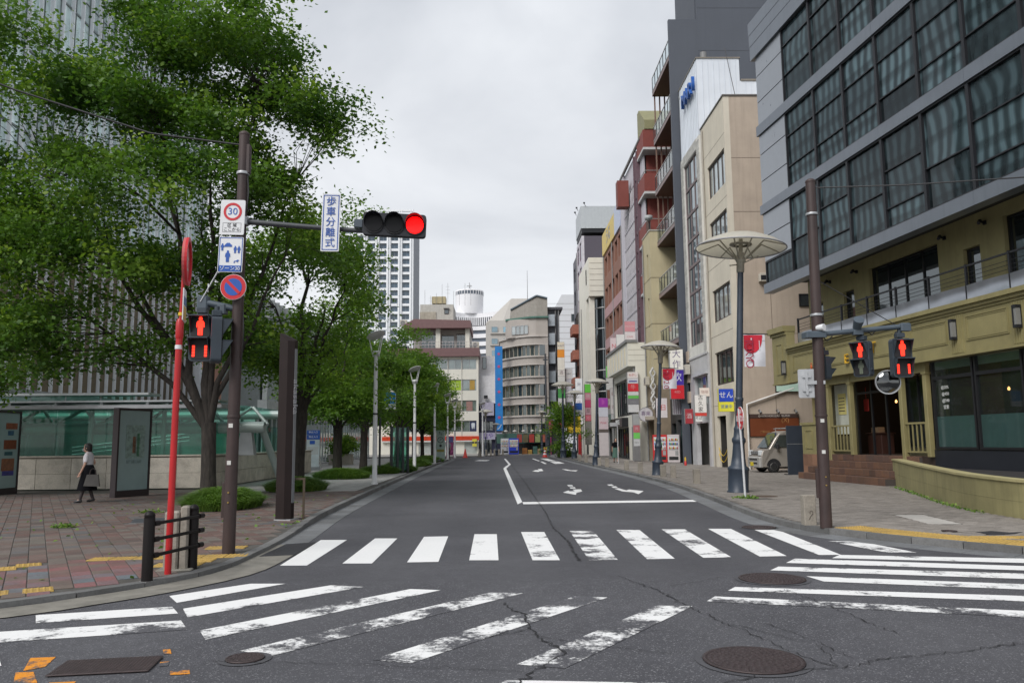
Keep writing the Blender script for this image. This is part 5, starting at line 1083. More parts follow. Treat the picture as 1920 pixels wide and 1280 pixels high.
# ================================================================== BUILDINGS AT THE END OF THE STREET
far_pave = tag(MB().prism([(-70,86.5),(-3.2,86.5),(-1,89),(.3,92.5),(6.2,95),(6.3,150),(-70,150)], -.01, .09).build('pavement', M('far_pavement',(.3,.29,.27),.85,var=.1)), kind='structure')
def sc(k): return lambda x, z: (x*k, (z-1.6)*k+1.6)
CREAM_W = M('cream_panel_wall', (.7,.68,.6), .6, var=.05, scale=.5, streak=.15); BAND = M('maroon_band', (.17,.095,.095), .6, var=.08)
def white_brown():
    k = .928; T = thing('office_building', 'cream office building with two maroon bands and roof aerials', 'building', (-19.0,103,0)); X = lambda x: x*k+19.0; Z = lambda z: (z-1.6)*k+1.6; W_ = X(-2.72)
    rows = [(11.64,13.06),(8.66,10.22),(5.77,7.32),(2.98,4.52)]
    ed = [X(v) for v in (-14.6,-12.6,-10.7,-8.85,-6.96,-5.03,-2.95)]
    H = [(ed[i]+.06,ed[i+1]-.06,Z(a),Z(b)) for a,b in rows for i in range(6)]+[(X(-4.9)+.2,W_-.25,.1,Z(1.6)),(X(-11),X(-6.0),.1,Z(1.6))]
    wall(T, 0, W_, 0, Z(13.4), CREAM_W, H, rev=.16)
    YG = M('lime_film',(.33,.48,.03),.5); OG = M('tan_film',(.4,.25,.05),.5); BEI = M('olive_film',(.2,.2,.12),.5)
    WG = glass_mat('pale_green_glass',(.14,.17,.16),.35,.05)
    for q, h in enumerate(H[:24]):
        r, c = divmod(q, 6)
        pm = WG
        if r == 1 and c in (2,3,4): pm = YG
        if r == 2: pm = BEI if c < 5 else WG
        o = window(T, h[0], .12, h[2], h[1]-h[0], h[3]-h[2], 2, 1, ALU_FR, pm, .06, split=True)
        if r == 1 and c in (3,4): text('JAGE'[c-3:c-1], .8, M('film_pale',(.5,.6,.25),.5), o, (h[1]-h[0])/2, -.035, .7, depth=.002)
        if r == 1 and c == 5: MB().box(.95,1.6,-.036,-.031,.1,1.35).build('poster', OG, o)
        if r == 2 and c == 5: MB().box(.5,1.3,-.036,-.031,.1,1.3).build('poster', M('poster_brown',(.3,.17,.15),.5), o)
        if r == 3 and c == 5:
            MB().box(.95,1.8,-.038,-.031,.05,1.38).build('poster', M('poster_navy',(.02,.03,.08),.5), o)
            MB().xz([(1.15,1.05),(1.3,1.15),(1.38,1.1),(1.46,1.15),(1.6,1.05),(1.6,.8),(1.52,.35),(1.45,.35),(1.38,.7),(1.3,.35),(1.22,.35),(1.15,.8)],-.046,-.039).build('tooth_emblem', M('emblem_white',(.55,.6,.65),.5), o)
    for e in ed[1:-1]: MB().box(e-.03,e+.03,-.03,-.001,Z(2.4),Z(13.4)).build('wall_joint', M('grey_joint',(.25,.24,.22),.7), T)
    for h in H[24:]: MB().box(h[0],h[1],.1,.14,.1,h[3]).build('shutter', M('pale_shutter',(.4,.43,.41),.5), T)
    MB().box(X(-16),W_+.05,-.35,0,Z(1.8),Z(2.38)).build('red_fascia', M('fascia_red',(.55,.05,.015),.4), T); MB().box(X(-16),W_+.05,-.36,0,Z(1.62),Z(1.79)).build('white_fascia', M('fascia_white',(.6,.6,.58),.5), T)
    shell(T, W_, 14, 0, Z(13.4), CREAM_W)
    MB().box(-.4,W_+.15,-.5,14,Z(13.43),Z(14.6)).build('maroon_band', BAND, T)
    xl, xr = X(-11.9), X(-3.97)
    wall(T, xl, xr, Z(14.6), Z(17.5), M('penthouse_wall',(.36,.35,.32),.7), [(xl+.9,xl+2.9,Z(14.62),Z(16.9)),(xl+3.6,xl+5.3,Z(14.62),Z(16.7)),(xl+5.6,xr-.6,Z(14.62),Z(16.9))], y=1.6, th=9, rev=.6)
    for a,b in ((xl+.9,xl+2.9),(xl+3.6,xl+5.3),(xl+5.6,xr-.6)): window(T, a, 2.1, Z(14.65), b-a, 2.0, 2, 1, ALU_FR, DIM_GLASS, .06)
    MB().box(xl+2.95,xl+3.55,.4,1.0,Z(14.6),Z(17.5)).build('pillar', CREAM_W, T); MB().box(xr-.55,xr,.4,1.0,Z(14.6),Z(17.5)).build('pillar', CREAM_W, T)
    MB().xz([(xl-1.2,Z(17.45)),(xr+.2,Z(17.45)),(xr+.2,Z(18.5)),(xl+.2,Z(18.75)),(xl-1.2,Z(17.9))],-.3,10).build('roof_band', BAND, T)
    r = MB().tube((xl-1.5,-.3,Z(15.5)),(W_-.2,-.3,Z(15.5)),.025,n=6).tube((xl-1.5,-.3,Z(15.05)),(W_-.2,-.3,Z(15.05)),.02,n=6)
    n = 22
    for i in range(n+1): r.tube((xl-1.5+i*(W_-xl+1.3)/n,-.3,Z(14.6)),(xl-1.5+i*(W_-xl+1.3)/n,-.3,Z(15.5)),.018,n=5)
    r.build('balcony_railing', M('rail_white',(.55,.5,.5),.5), T)
    ph = MB().box(X(-11.2),X(-6.4),3,9,Z(18.4),Z(21.4)).build('roof_house', M('roof_house_wall',(.45,.44,.4),.7,streak=.4), T)
    MB().box(X(-11.25),X(-8.9),2.9,8,Z(18.4),Z(20.3)).build('tank_enclosure', M('rusty_sheet',(.35,.32,.26),.6,streak=.6,var=.2), T)
    window(T, X(-7.7), 2.96, Z(20), .6, .6, 1, 1, DARK_MET, DIM_GLASS, .05); MB().box(X(-7.8),X(-7.0),2.7,3,Z(20.75),Z(20.85)).build('hood', M('grey_lamp',(.2,.2,.2),.5), T)
    tk = thing('water_tank','rusty cream rooftop water tank on legs above the maroon bands','water tank',(-8.6*k,108,Z(21.4)))
    b = MB().bev(-.95,.95,-.9,.9,.35,1.3,.04)
    for i in range(5): b.box(-.95+i*.46,-.9+i*.46,-.93,-.9,.38,1.27)
    b.build('tank_body', M('tank_cream',(.42,.36,.22),.6,streak=.5), tk)
    for sx in (-.7,.7):
        for sy in (-.7,.7): MB().box(sx-.06,sx+.06,sy-.06,sy+.06,0,.35).build('leg', M('tank_leg',(.1,.08,.12),.6), tk)
    for i in range(11):
        x = X(-12.3)-19.0+ i*.78; h = 1.3+1.9*abs(math.sin(i*2.3)); zb = Z(18.5) if x < -10.4 else (Z(20.3) if x < -8.3 else Z(21.4))
        a = MB().tube((0,0,0),(0,0,h),.022,n=5)
        if i % 3 == 0:
            for q in (.55,.7,.85): a.tube((-.3,0,h*q),(.3,0,h*q),.012,n=4)
        tag(a.build('aerial', M('aerial_grey',(.25,.25,.25),.5), None, (x,107,zb)), ('first','second','third','fourth','fifth','sixth','seventh','eighth','ninth','tenth','eleventh')[i]+' thin grey aerial mast from the left on the cream office roof', 'aerial', 'aerials on the office roof')
    for x, y, z in ((X(-13.4)-19,102.6+2,Z(18.0)),(X(-3.1)-19,102.6+1,Z(14.62))):
        a = thing('air_conditioner','outdoor air conditioner unit on the cream office %s' % ('upper left roof' if x < -10 else 'right balcony corner'),'air conditioner',(x,y,z))
        MB().bev(-.45,.45,-.2,.2,0,.85,.03).build('housing', M('cream_plastic',(.45,.42,.36),.5), a); MB().ring((-.08,.43),.05,.32,-.215,-.201,18).build('fan_grille', M('grille_grey',(.18,.18,.18),.5), a)
    ap = MB().box(-6,.0,0,10,Z(13),Z(18.0)).build('left_wing', M('wing_white',(.45,.45,.43),.7), T)
white_brown()
def navy():
    k = .881; X = lambda x: x*k; Z = lambda z: (z-1.6)*k+1.6
    T = thing('navy_building', 'small building white above and navy below between office and curved building', 'building', (X(-3.0),104,0)); x0 = X(-3.0); W_ = X(.6)-x0
    NV = M('navy_wall', (.018,.02,.05), .5); WH = M('white_wall_far', (.66,.66,.68), .6)
    wall(T, 0, W_, 0, Z(7.2), NV, [(.5,2.0,Z(3.2),Z(4.6)),(.2,1.8,.1,2.0)], rev=.2); window(T, .5, .15, Z(3.2), 1.5, 1.2, 3, 1, BLACK, DIM_GLASS, .05); window(T, .2, .15, .1, 1.6, 1.9, 2, 1, BLACK, DIM_GLASS, .05)
    MB().box(0,W_,0,6,Z(7.2),Z(11.3)).build('upper_wall', WH, T); MB().box(-.1,W_,1,8,Z(11.3),Z(12.0)).build('terrace', WH, T)
    MB().box(0,W_+1,3,9,Z(11.3),Z(14.6)).build('rear_block', WH, T); window(T, .6, 2.97, Z(12.6), .5, 1.6, 1, 1, DARK_MET, DIM_GLASS, .04)
    s = MB().box(.5,2.1,-.3,-.05,Z(5.4),Z(7.3)).build('sign_panel', M('lilac_sign',(.4,.38,.48),.5), T)
    f = MB().box(.1,W_,-.35,0,Z(1.9),Z(2.9)).build('shop_fascia', M('lilac_sign2',(.38,.36,.48),.5), T); text('塩や', .75, M('ink_violet',(.12,.06,.3),.5), f, 1.3, -.36, Z(2.4), depth=.005)
    a = MB().bev(.8,1.3,-.6,-.3,Z(7.9),Z(8.35),.02).build('vent_box', DARK_MET, T)
    shell(T, W_, 8, 0, Z(7.2), NV)
navy()
sign_box('black and yellow small sign beside the office doorway', -3.35, -2.75, 102.5, 1.0, 1.95, [(1,(.5,.45,.05),'■■',(.05,.05,.05),.35)], name='small_sign')
def curved():
    k = .8276; Y0 = 96.0; X = lambda x: x*k; Z = lambda z: (z-1.6)*k+1.6
    T = thing('curved_building', 'curved grey stone building with banded windows at the street end', 'building', (0,Y0,0))
    ST = M('grey_stone_far', (.4,.365,.335), .7, var=.06, scale=.8, streak=.15); ST2 = M('grey_stone_light', (.5,.465,.435), .65, var=.05)
    G = glass_mat('bay_glass', (.04,.055,.052), .22, .0, objvar=.25)
    x0, x1, xc = X(.35), X(6.0), X(7.4)   # glazed arc, then flat corner
    def arc(off, n=14):
        """plan of the bowed front: bulges toward the street, falls back on the left"""
        o = []
        for i in range(n+1):
            t = i/n; x = x0-off*.8+(x1-x0+off*.8)*t; y = -off+5.0*(1-t)**2.2
            o.append((x,y))
        return o
    def slab(z0, z1, off, m, nm):
        a = arc(off); P = a+[(xc,-off*.3),(xc,12),(x0-off*.8,12)]
        return MB().prism(P, z0, z1).build(nm, m, T)
    lev = [(2.98,4.32),(6.0,7.0),(9.0,10.0),(12.05,12.9),(15.3,16.1)]
    fl = [(2.42,4.35,5.1),(5.1,6.85,8.0),(8.0,9.95,10.85),(10.85,12.7,13.6),(13.6,15.6,17.0)]
    slab(0, Z(2.6), -.4, M('shop_dark_far',(.03,.03,.035),.6), 'ground_floor')
    zs = [Z(2.6)]
    band = [(4.2,5.2),(7.0,8.0),(9.95,10.9),(12.75,13.9),(15.7,16.9)]
    win = [(2.6,4.2),(5.2,7.0),(8.0,9.95),(10.9,12.75),(13.9,15.7)]
    for a,b in band:
        s = slab(Z(a), Z(b), .0, ST, 'stone_band')
        slab(Z(b)-.06, Z(b)+.1, .18, ST2, 'band_moulding'); slab(Z(a)-.05, Z(a)+.05, .12, ST2, 'band_moulding')
    for a,b in win:
        a_ = arc(-.25, 9); n = len(a_)
        for i in range(0, n-1):
            (ax,ay),(bx,by) = a_[i],a_[i+1]; L_ = math.hypot(bx-ax,by-ay)
            window(T, ax, ay, Z(a)+.1, L_, Z(b)-Z(a)-.16, 1, 1, M('bronze_frame',(.3,.27,.22),.5), G, .06, rz=math.atan2(by-ay,bx-ax))
        MB().box(x1,xc,-.05,12,Z(a),Z(b)).build('corner_pier', ST, T)
        MB().box(x1+.1,x1+.75,-.09,-.051,Z(a)+.15,Z(b)-.1).build('corner_window', DIM_GLASS, T)
        MB().add([(x,y+.6,Z(a)) for x,y in a_]+[(x,y+.6,Z(b)) for x,y in a_], [(i,i+1,n+i+1,n+i) for i in range(n-1)]).build('inner_wall', M('dark_room',(.035,.03,.027),.8), T)
    # upper storeys step back, roof line rises to the right
    a1 = [(X(1.9),1.6),(X(4.6),.4),(X(5.6),.1)]
    up = MB().prism([(X(1.3),2.6)]+a1+[(xc,.1),(xc,12),(X(1.3),12)], Z(16.9), Z(19.6)).build('upper_wall', ST, T)
    for q in range(4): window(T, X(2.1)+q*.5, 1.42-q*.269, Z(17.3), .55, 1.1, 1, 1, ALU_FR, PALE_GLASS, .05, rz=math.atan2(-.269,.5))
    MB().prism([(X(1.2),2.3),(X(4.7),.1),(X(5.7),-.15),(xc+.1,-.15),(xc+.1,.6),(X(1.2),3.2)], Z(19.6), Z(19.85)).build('green_trim', M('green_copper',(.06,.15,.12),.6), T)
    pr = MB(); R0 = [(X(2.0),2.2,21.2),(X(4.6),.5,22.3),(X(5.8),.2,22.9),(xc,.2,22.5)]
    pr.add([(x,y,Z(19.86)) for x,y,z in R0]+[(x,y,Z(z)) for x,y,z in R0]+[(x,12,Z(19.86)) for x,y,z in R0]+[(x,12,Z(z)) for x,y,z in R0], [(0,1,5,4),(1,2,6,5),(2,3,7,6),(0,4,12,8),(3,11,15,7),(4,5,13,12),(5,6,14,13),(6,7,15,14)])
    pr.build('attic_wall', M('grey_attic',(.3,.28,.25),.75,streak=.2), T)
    e = MB(); 
    for i in range(3): e.path([(R0[i][0],R0[i][1]-.08,Z(R0[i][2])+.05),(R0[i+1][0],R0[i+1][1]-.08,Z(R0[i+1][2])+.05)],.12,6)
    e.build('roof_edge', M('blue_grey_edge',(.1,.13,.16),.5), T)
    MB().tube((X(4.6),3,Z(22)),(X(4.6),3,Z(27.5)),.05,.02,6).build('roof_mast', M('aerial_grey',(.25,.25,.25),.5), T)
    # service corner on the right: dark stair tower with hung panels
    MB().box(xc+.02,xc+1.5,1.2,12,0,Z(21)).build('stair_tower', M('stair_grey',(.12,.125,.14),.7), T)
    MB().box(xc-.1,xc+1.9,.7,12,Z(21.0),Z(21.35)).build('tower_roof', M('slate_dark',(.07,.07,.08),.6), T)
    for q in range(6): MB().box(xc+.1,xc+.9,.5,1.1,Z(4.5+2.8*q),Z(6.2+2.8*q)).build('stair_panel', M('pale_blue_panel',(.35,.39,.43),.5), T)
    for u in (xc+.05,xc+1.0,xc+1.4): MB().tube((u,.9,Z(3)),(u,.9,Z(21)),.07,n=8).build('pipe', M('grey_lamp',(.2,.2,.2),.5), T)
    # awning fascia and shopfront at street level
    fa = MB(); a_ = arc(.75,10); n = len(a_)
    P = a_+[(xc,-.6)]
    fa.prism(P+[(xc,.4)]+[(x,y+.9) for x,y in arc(.75,10)[::-1]], Z(1.3), Z(2.75)); fa.build('shop_fascia', M('fascia_green',(.03,.09,.075),.5), T)
    for i,(c,t) in enumerate((((.3,.05,.04),'大'),((.12,.1,.05),'酒'),((.35,.04,.03),'祭'),((.25,.3,.12),'鮮'),((.35,.1,.06),'魚'))):
        MB().box(2.2+i*.72,2.8+i*.72,-.92,-.765,Z(1.45),Z(2.6)).build('fascia_panel', M('fp_%d'%i,c,.5), T)
    for i in range(5): tag(MB().lathe([(.03,0),(.28,.06),(.2,.16),(.05,.2)],12).tube((0,0,.2),(.0,.5,.1),.02).build('downlight', M('lamp_white',(.6,.58,.55),.4), None, (.9+i*1.05,Y0-1.0+.55*(4-i)*.35,Z(2.95))), ('first','second','third','fourth','fifth')[i]+' white awning lamp from the left over the green shop fascia', 'lamp', 'awning lamps over the green fascia')
    for i in range(5): MB().box(1.0+i*1.0,1.08+i*1.0,-.3+.0*i,.2,.09,Z(1.3)).build('shop_mullion', DARK_MET, T)
    for i,(c,w,h) in enumerate((((.3,.12,.03),.6,.7),((.35,.22,.05),.5,.5),((.05,.12,.1),.5,.9),((.25,.18,.1),.7,.6),((.4,.3,.05),.5,.8))):
        tag(MB().bev(-w/2,w/2,-.25,.25,0,h,.03).box(-w/2-.02,w/2+.02,-.27,.27,h*.6,h*.65).build('goods_crate', M('crate_%d'%i,c,.7), None, (3.1+i*.62,Y0-1.0,.09)), ('rust red','ochre','dark teal','brown','yellow')[i]+' goods crate stacked outside the green fascia shop', 'crate')
curved()
def vblue():
    T = thing('vertical_sign','tall bright blue vertical sign with red dots on the curved building','sign',(.15,97.2,2.9))
    MB().box(-.5,.42,0,.5,0,10.3).build('sign_body', M('sky_blue_sign',(.02,.2,.55),.45), T)
    for k in range(6): MB().disc((-.03,1.6+k*1.55),.17,-.02,-.001,16).build('red_dot', M('dot_red',(.5,.08,.2),.5), T)
    text('ノ', .8, M('white_lettering',(.7,.72,.7),.6), T, 0, -.02, .4, depth=.004)
vblue()
vending('white drinks vending machine under the green fascia', .9*.83, 93.6, 0, (.55,.56,.58), 0); vending('bright blue drinks vending machine beside the white one', 2.1*.83+.05, 93.4, 0, (.02,.05,.5), 0, w=1.15)

# skyline behind
def tower():
    Y = 200; k = Y/220; T = thing('grid_tower', 'tall white grid fronted tower behind the traffic signal', 'building', (-44*k,Y,0)); x = lambda v: (v+44)*k
    W_ = x(-23.5); H = (67-1.6)*k+1.6; WH = M('tower_white', (.74,.76,.78), .6, var=.04)
    G = glass_mat('tower_glass', (.05,.08,.115), .16, .0)
    cols = [x(-43.3+3.3*i) for i in range(7)]; holes = []; st = 2.04
    n = int((H-12)/st)
    for j in range(n):
        z = 8+st*j
        for i in range(6):
            a = x(-43.2)+i*(W_-1.0)/6
            holes.append((a+.35,a+(W_-1.0)/6-.75,z,z+1.42)); 
    wall(T, 0, W_, 0, H-2.5, WH, holes, rev=.5)
    me = None
    for h in holes:
        if h[2] > 22: window(T, h[0], .45, h[2], h[1]-h[0], h[3]-h[2], 2, 1, M('tower_frame',(.3,.33,.36),.5), G, .05)
    gb = MB()
    for i in range(7): gb.box(x(-43.2)+i*(W_-1.0)/6-.5,x(-43.2)+i*(W_-1.0)/6-.3,-.35,.0,0,H)
    for i in range(7): gb.box(x(-43.2)+i*(W_-1.0)/6+.05,x(-43.2)+i*(W_-1.0)/6+.25,-.35,.0,0,H)
    gb.build('fin', WH, T)
    for i in range(6): MB().box(x(-43.2)+i*(W_-1.0)/6+.4,x(-43.2)+(i+1)*(W_-1.0)/6-.6,-.3,.0,H-2.5,H-2.1).build('crown_beam', WH, T)
    MB().box(0,W_,-.3,.3,H-.5,H).build('crown', WH, T); MB().box(.1,W_-.1,.62,16,0,H-2.6).build('rear_wall', M('tower_core',(.2,.22,.25),.6), T)
tower()
def hotel():
    Y = 300; T = thing('hotel_tower', 'distant white curved hotel slab with round rooftop drum', 'building', (0,Y,0))
    WH = M('hotel_white', (.74,.74,.76), .6, var=.03); GW = M('hotel_glass', (.1,.12,.15), .3)
    xs = [-20+i*1.5 for i in range(16)]; yc = lambda x: 6-((x+9)/11)**2*8
    def sl(z0, z1, off, m, nm):
        P = [(x,yc(x)-off) for x in xs]+[(2.5,30),(-20,30)]; MB().prism(P, z0, z1).build(nm, m, T)
    sl(0, 46.5, -.5, GW, 'glass_core'); sl(49.3, 51, 0, WH, 'parapet')
    for k in range(12): sl(46.0-3.05*k-1.6, 46.0-3.05*k, 0, WH, 'balcony_band')
    sl(46.5, 49.3, -.5, GW, 'top_storey')
    for i in range(15):
        for q in (0,.75): x = xs[i]+q; MB().box(x-.2,x+.2,yc(x)-.3,yc(x)+.8,46.2,49.5).build('pier', WH, T)
    d = MB().lathe([(5.2,51),(5.4,53),(5.5,58.6)],32,(-11,10)).build('drum', WH, T)
    MB().lathe([(5.45,58.6),(5.45,60)],32,(-11,10)).build('drum_band', GW, T); MB().lathe([(5.5,60),(5.5,60.5),(1,60.8)],32,(-11,10)).build('drum_roof', WH, T)
    pm = MB().box(-.12,.12,-.1,.1,58.6,60.1).mesh('drum_pier', WH)
    for i in range(30): a = 2*math.pi*i/30; ob('drum_pier', pm, d, (-11+5.5*math.cos(a),10+5.5*math.sin(a),0), a)
    MB().tube((-11,10,60.5),(-11,10,64),.25,.1,6).tube((-12,10,62.6),(-10,10,62.6),.15,n=5).build('mast', M('aerial_grey',(.25,.25,.25),.5), T)
hotel()
def beige_blue():
    T = thing('sloped_building', 'beige building with sloped roof and blue tinted balcony windows behind the curved one', 'building', (0,170,0))
    BG = M('beige_far', (.42,.4,.37), .7, var=.05); BL = glass_mat('blue_tint_glass', (.08,.22,.3), .4, .0)
    MB().prism([(-2.6,4),(-1.6,0),(2.6,0),(10,0),(10,16),(-2.6,16)], 0, 27.5).build('wall', BG, T)
    pr = MB(); pr.add([(-2.6,4,27.5),(1.2,0,27.5),(10,0,27.5),(10,16,27.5),(-2.6,16,27.5),(3,1.5,32.5),(9,1.5,32.5),(9,14,32.5),(2,14,32.5)], [(0,1,5,8),(1,2,6,5),(2,3,7,6),(4,0,8),(3,4,8,7),(5,6,7,8)]).build('sloped_roof', BG, T)
    for k in range(9):
        z = 4.5+2.55*k
        window(T, 1.2, -.05, z, 2.0, 1.2, 2, 1, M('tower_frame',(.3,.33,.36),.5), BL, .06); window(T, 3.4, -.05, z, 3.0, 1.2, 3, 1, DARK_MET, DIM_GLASS, .06)
        window(T, -1.3, -.2, z, 1.3, 1.2, 1, 1, M('tower_frame',(.3,.33,.36),.5), BL, .06); MB().box(-1.6,6.5,-.35,0,z-.35,z-.08).build('sill_band', BG, T)
    window(T, 4.6, 1.3, 28.6, 2.4, 1.6, 2, 1, BG, DIM_GLASS, .2)
beige_blue()
def white_far():
    T = thing('white_building', 'plain white panelled building showing behind the curved building roof', 'building', (9.5,140,0))
    WH = M('white_far_wall', (.6,.61,.63), .6, var=.03); MB().xz([(-1,0),(6,0),(6,27.5),(2,27.5),(-1,22)],0,12).build('wall', WH, T)
    for k in range(18): MB().box(-.6,6,-.02,-.001,8+k*1.05,8.05+k*1.05).build('wall_joint', M('grey_joint',(.25,.24,.22),.7), T)
    window(T, 3.6, -.05, 22.6, .9, 1.4, 1, 1, ALU_FR, SKY_GLASS, .06)
white_far()
def brick_left():
    T = thing('brick_building', 'far brown brick building glimpsed through the left trees', 'building', (-46,96,0))
    MB().box(0,12,0,10,0,19).build('wall', M('brick_far',(.22,.11,.075),.8,var=.15,scale=5), T)
    for k in range(6):
        for i in range(4): window(T, 1+i*2.8, -.03, 3+3*k, 1.5, 1.5, 2, 1, BROWN_FR, DIM_GLASS, .06)
brick_left()

# ================================================================== LEFT SIDE: GLASS OFFICE TOWER AND STATION ENTRANCE
def glass_tower():
    T = thing('glass_tower', 'large glass office tower with white vertical fins behind the big tree', 'building', (-22,33,0), R(90)); W_ = 25.0
    FIN = M('fin_white', (.8,.82,.85), .4, .0, var=.04); SP = M('spandrel_tan', (.17,.135,.085), .6, var=.15, scale=.6); HZ = 46
    GT = glass_mat('tower_teal_glass', (.56,.69,.68), .5, .05)
    st = 4.0; n = int((HZ-4)/st)
    for j in range(n):
        z = 4.2+st*j
        for i in range(9):
            w = W_/9
            if z < 9: MB().box(i*w,(i+1)*w,.1,.2,z,z+st).build('infill_panel', SP, T)
            else: window(T, i*w, .1, z, w, st, 2, 1, M('mullion_grey',(.16,.19,.19),.5), GT, .05, zs=[0,.28,1])
    fm = MB().box(-.028,.028,-.1,.08,4.1,HZ).mesh('fin', FIN)
    for i in range(28): ob('fin', fm, T, (i*W_/27,0,0))
    MB().box(0,W_,.25,20,0,HZ).build('core_wall', M('core_grey',(.2,.22,.22),.7), T); MB().box(W_-.1,W_+.3,-.4,.3,3,HZ+.5).build('end_fin', FIN, T)
    MB().box(-8,W_,-.5,.3,3.2,4.15).build('base_beam', M('beam_grey',(.28,.29,.29),.5), T)
    MB().box(-6,-.05,.1,14,4,HZ).build('south_wall', GT, T)
    return T
glass_tower()
def low_block():
    """the lower glass block along the tree row"""
    T = thing('glass_block', 'lower grey glass office block with dark doorway behind the row of trees', 'building', (-13.5,46,0), R(90)); W_ = 38
    PG = glass_mat('grey_teal_glass', (.26,.32,.32), .45, .1); FR = M('mullion_pale', (.5,.52,.52), .5)
    w = W_/19
    for i in range(19):
        if 4 <= i <= 4: continue
        window(T, i*w, .0, .1, w, 3.3, 2, 1, FR, PG, .07, split=True)
    MB().box(4*w,5*w,1.0,1.1,.1,3.4).build('dark_doorway', M('dark_recess',(.03,.028,.025),.8), T)
    MB().box(0,W_,-.25,.3,3.4,4.1).build('belt_beam', FR, T)
    for j in range(2):
        for i in range(19): window(T, i*w, .0, 4.1+j*3.0, w, 3.0, 2, 1, FR, PG, .06, zs=[0,.3,1])
    fm = MB().box(-.03,.03,-.25,.02,4.1,10.1).mesh('fin', FR)
    for i in range(38): ob('fin', fm, T, (i*W_/37,0,0))
    MB().box(.05,W_,.2,2.4,0,10.15).build('core_wall', M('core_grey',(.2,.22,.22),.7), T)
low_block()
def entrance():
    T = thing('station_entrance', 'glazed station entrance with stone base, steel truss tubes and flat glass roof', 'station entrance', (-10.0,28.4,0))
    CS = MATS['cladding_stone']; TUB = M('truss_grey', (.36,.43,.41), .45, .2, var=.06); STL = M('roof_steel', (.38,.4,.41), .4, .3)
    # stone base: front run and the run going back beside the path
    b = MB().box(-13,-.36,.06,.36,.09,1.2).build('stone_base', M('stone_core',(.3,.27,.22),.8), T); MB().box(-.36,-.06,.06,15,.09,1.2).build('stone_base', M('stone_core',(.3,.27,.22),.8), T)
    w = 1.22
    pm = {}
    for j,(z0,z1) in enumerate(((.1,.62),(.63,1.15))):
        me = MB().bev(-w/2+.006,w/2-.006,-.03,.06,z0-z0,z1-z0,.005).mesh('stone_panel', CS)
        for i in range(10): ob('stone_panel', me, b, (-.66-i*w,.03,z0))
        for i in range(12): ob('stone_panel', me, b, (-.03,.7+i*w,z0), R(90))
    MB().box(-13,.02,-.03,.4,1.2,1.25).build('coping', CS, T); MB().box(-.4,.02,.402,15,1.2,1.25).build('coping', CS, T)
    # glass wall above the base
    for i in range(7): MB().add([(-12.6+i*1.75,.2,1.27),(-12.6+(i+1)*1.75-.03,.2,1.27),(-12.6+(i+1)*1.75-.03,.2,2.85),(-12.6+i*1.75,.2,2.85)],[(0,1,2,3)]).build('glass_panel', GREEN_GLASS, T)
    for i in range(8): MB().add([(-.2,.6+i*1.7,1.27),(-.2,.6+(i+1)*1.7-.04,1.27),(-.2,.6+(i+1)*1.7-.04,2.35),(-.2,.6+i*1.7,2.35)],[(0,1,2,3)]).build('glass_panel', GREEN_GLASS, T)
    # inside: rear wall, tubes, diagonals, handrails
    MB().box(-13,-1,8,8.2,-.5,3.0).build('rear_wall', M('green_grey_wall',(.11,.23,.19),.6,var=.45,scale=.8), T)
    for k in range(9): MB().box(-12.5+k*1.35,-12.42+k*1.35,7.85,8,0,3).build('rear_mullion', M('green_mullion',(.24,.34,.31),.5), T)
    t1 = MB().tube((-13,1.1,2.2),(1.45,1.1,2.2),.21,n=20).build('main_tube', TUB, T); MB().tube((-13,4,2.75),(2.2,4,2.75),.17,n=16).build('upper_tube', TUB, T)
    for k in range(9):
        x = -12.4+k*1.55; MB().tube((x,1.1,2.3),(x+.8,1.6,2.95),.06,n=8).build('diagonal', TUB, T); MB().tube((x+1.55,1.1,2.3),(x+.85,1.6,2.95),.06,n=8).build('diagonal', TUB, T)
    for k in range(3): MB().tube((-12.5,3,1.2+.14*k),(-9.2,3,1.5+.14*k),.025,n=6).tube((-6.5,3,1.25+.14*k),(-2,3,1.75+.14*k),.025,n=6).build('handrail', M('steel_bright',(.55,.57,.57),.3,.6), T)
    # raking end strut
    MB().add([(.45,1.0,1.2),(1.1,1.0,1.2),(.95,1.0,2.3),(.65,1.0,2.3),(.45,1.35,1.2),(1.1,1.35,1.2),(.95,1.3,2.3),(.65,1.3,2.3)],[(0,1,2,3),(5,4,7,6),(0,3,7,4),(1,5,6,2)]).build('end_strut', STL, T)
    MB().tube((1.75,2.2,.3),(1.2,1.4,2.3),.13,n=10).build('raking_strut', TUB, T)
    # layered flat roof
    MB().box(-14,.4,-.55,.9,2.86,2.98).build('roof_slab', M('roof_lilac',(.35,.36,.38),.45,.1), T); MB().box(-14,.2,-.2,1.1,3.1,3.16).build('roof_sheet', STL, T); MB().box(-14,-2.5,.3,1.4,3.38,3.46).build('roof_sheet', STL, T)
    for k in range(9): MB().box(-13.6+k*1.6,-13.5+k*1.6,-.1,7.5,2.985,3.095).build('roof_purlin', STL, T); MB().add([(-13.5+k*1.6+.02,.92,2.99),(-13.5+k*1.6+1.46,.92,2.99),(-13.5+k*1.6+1.46,7.5,2.99),(-13.5+k*1.6+.02,7.5,2.99)],[(0,1,2,3)]).build('roof_glass_panel', GREEN_GLASS, T)
    for k in range(8): MB().add([(-13+k*1.25,.5,3.17),(-13+k*1.25+1.2,.5,3.17),(-13+k*1.25+1.2,.5,3.37),(-13+k*1.25,.5,3.37)],[(0,1,2,3)]).build('clerestory_pane', GREEN_GLASS, T)
    for k in range(5): MB().tube((-12.5+k*2.6,.8,.1),(-12.5+k*2.6,.8,2.86),.08,n=10).build('column', TUB, T)
    for k in range(3): MB().tube((.3,15.2,.55+.17*k),(-.1,17.8,.15+.17*k),.03,n=6).build('stair_rail', M('steel_bright',(.55,.57,.57),.3,.6), T)
entrance()

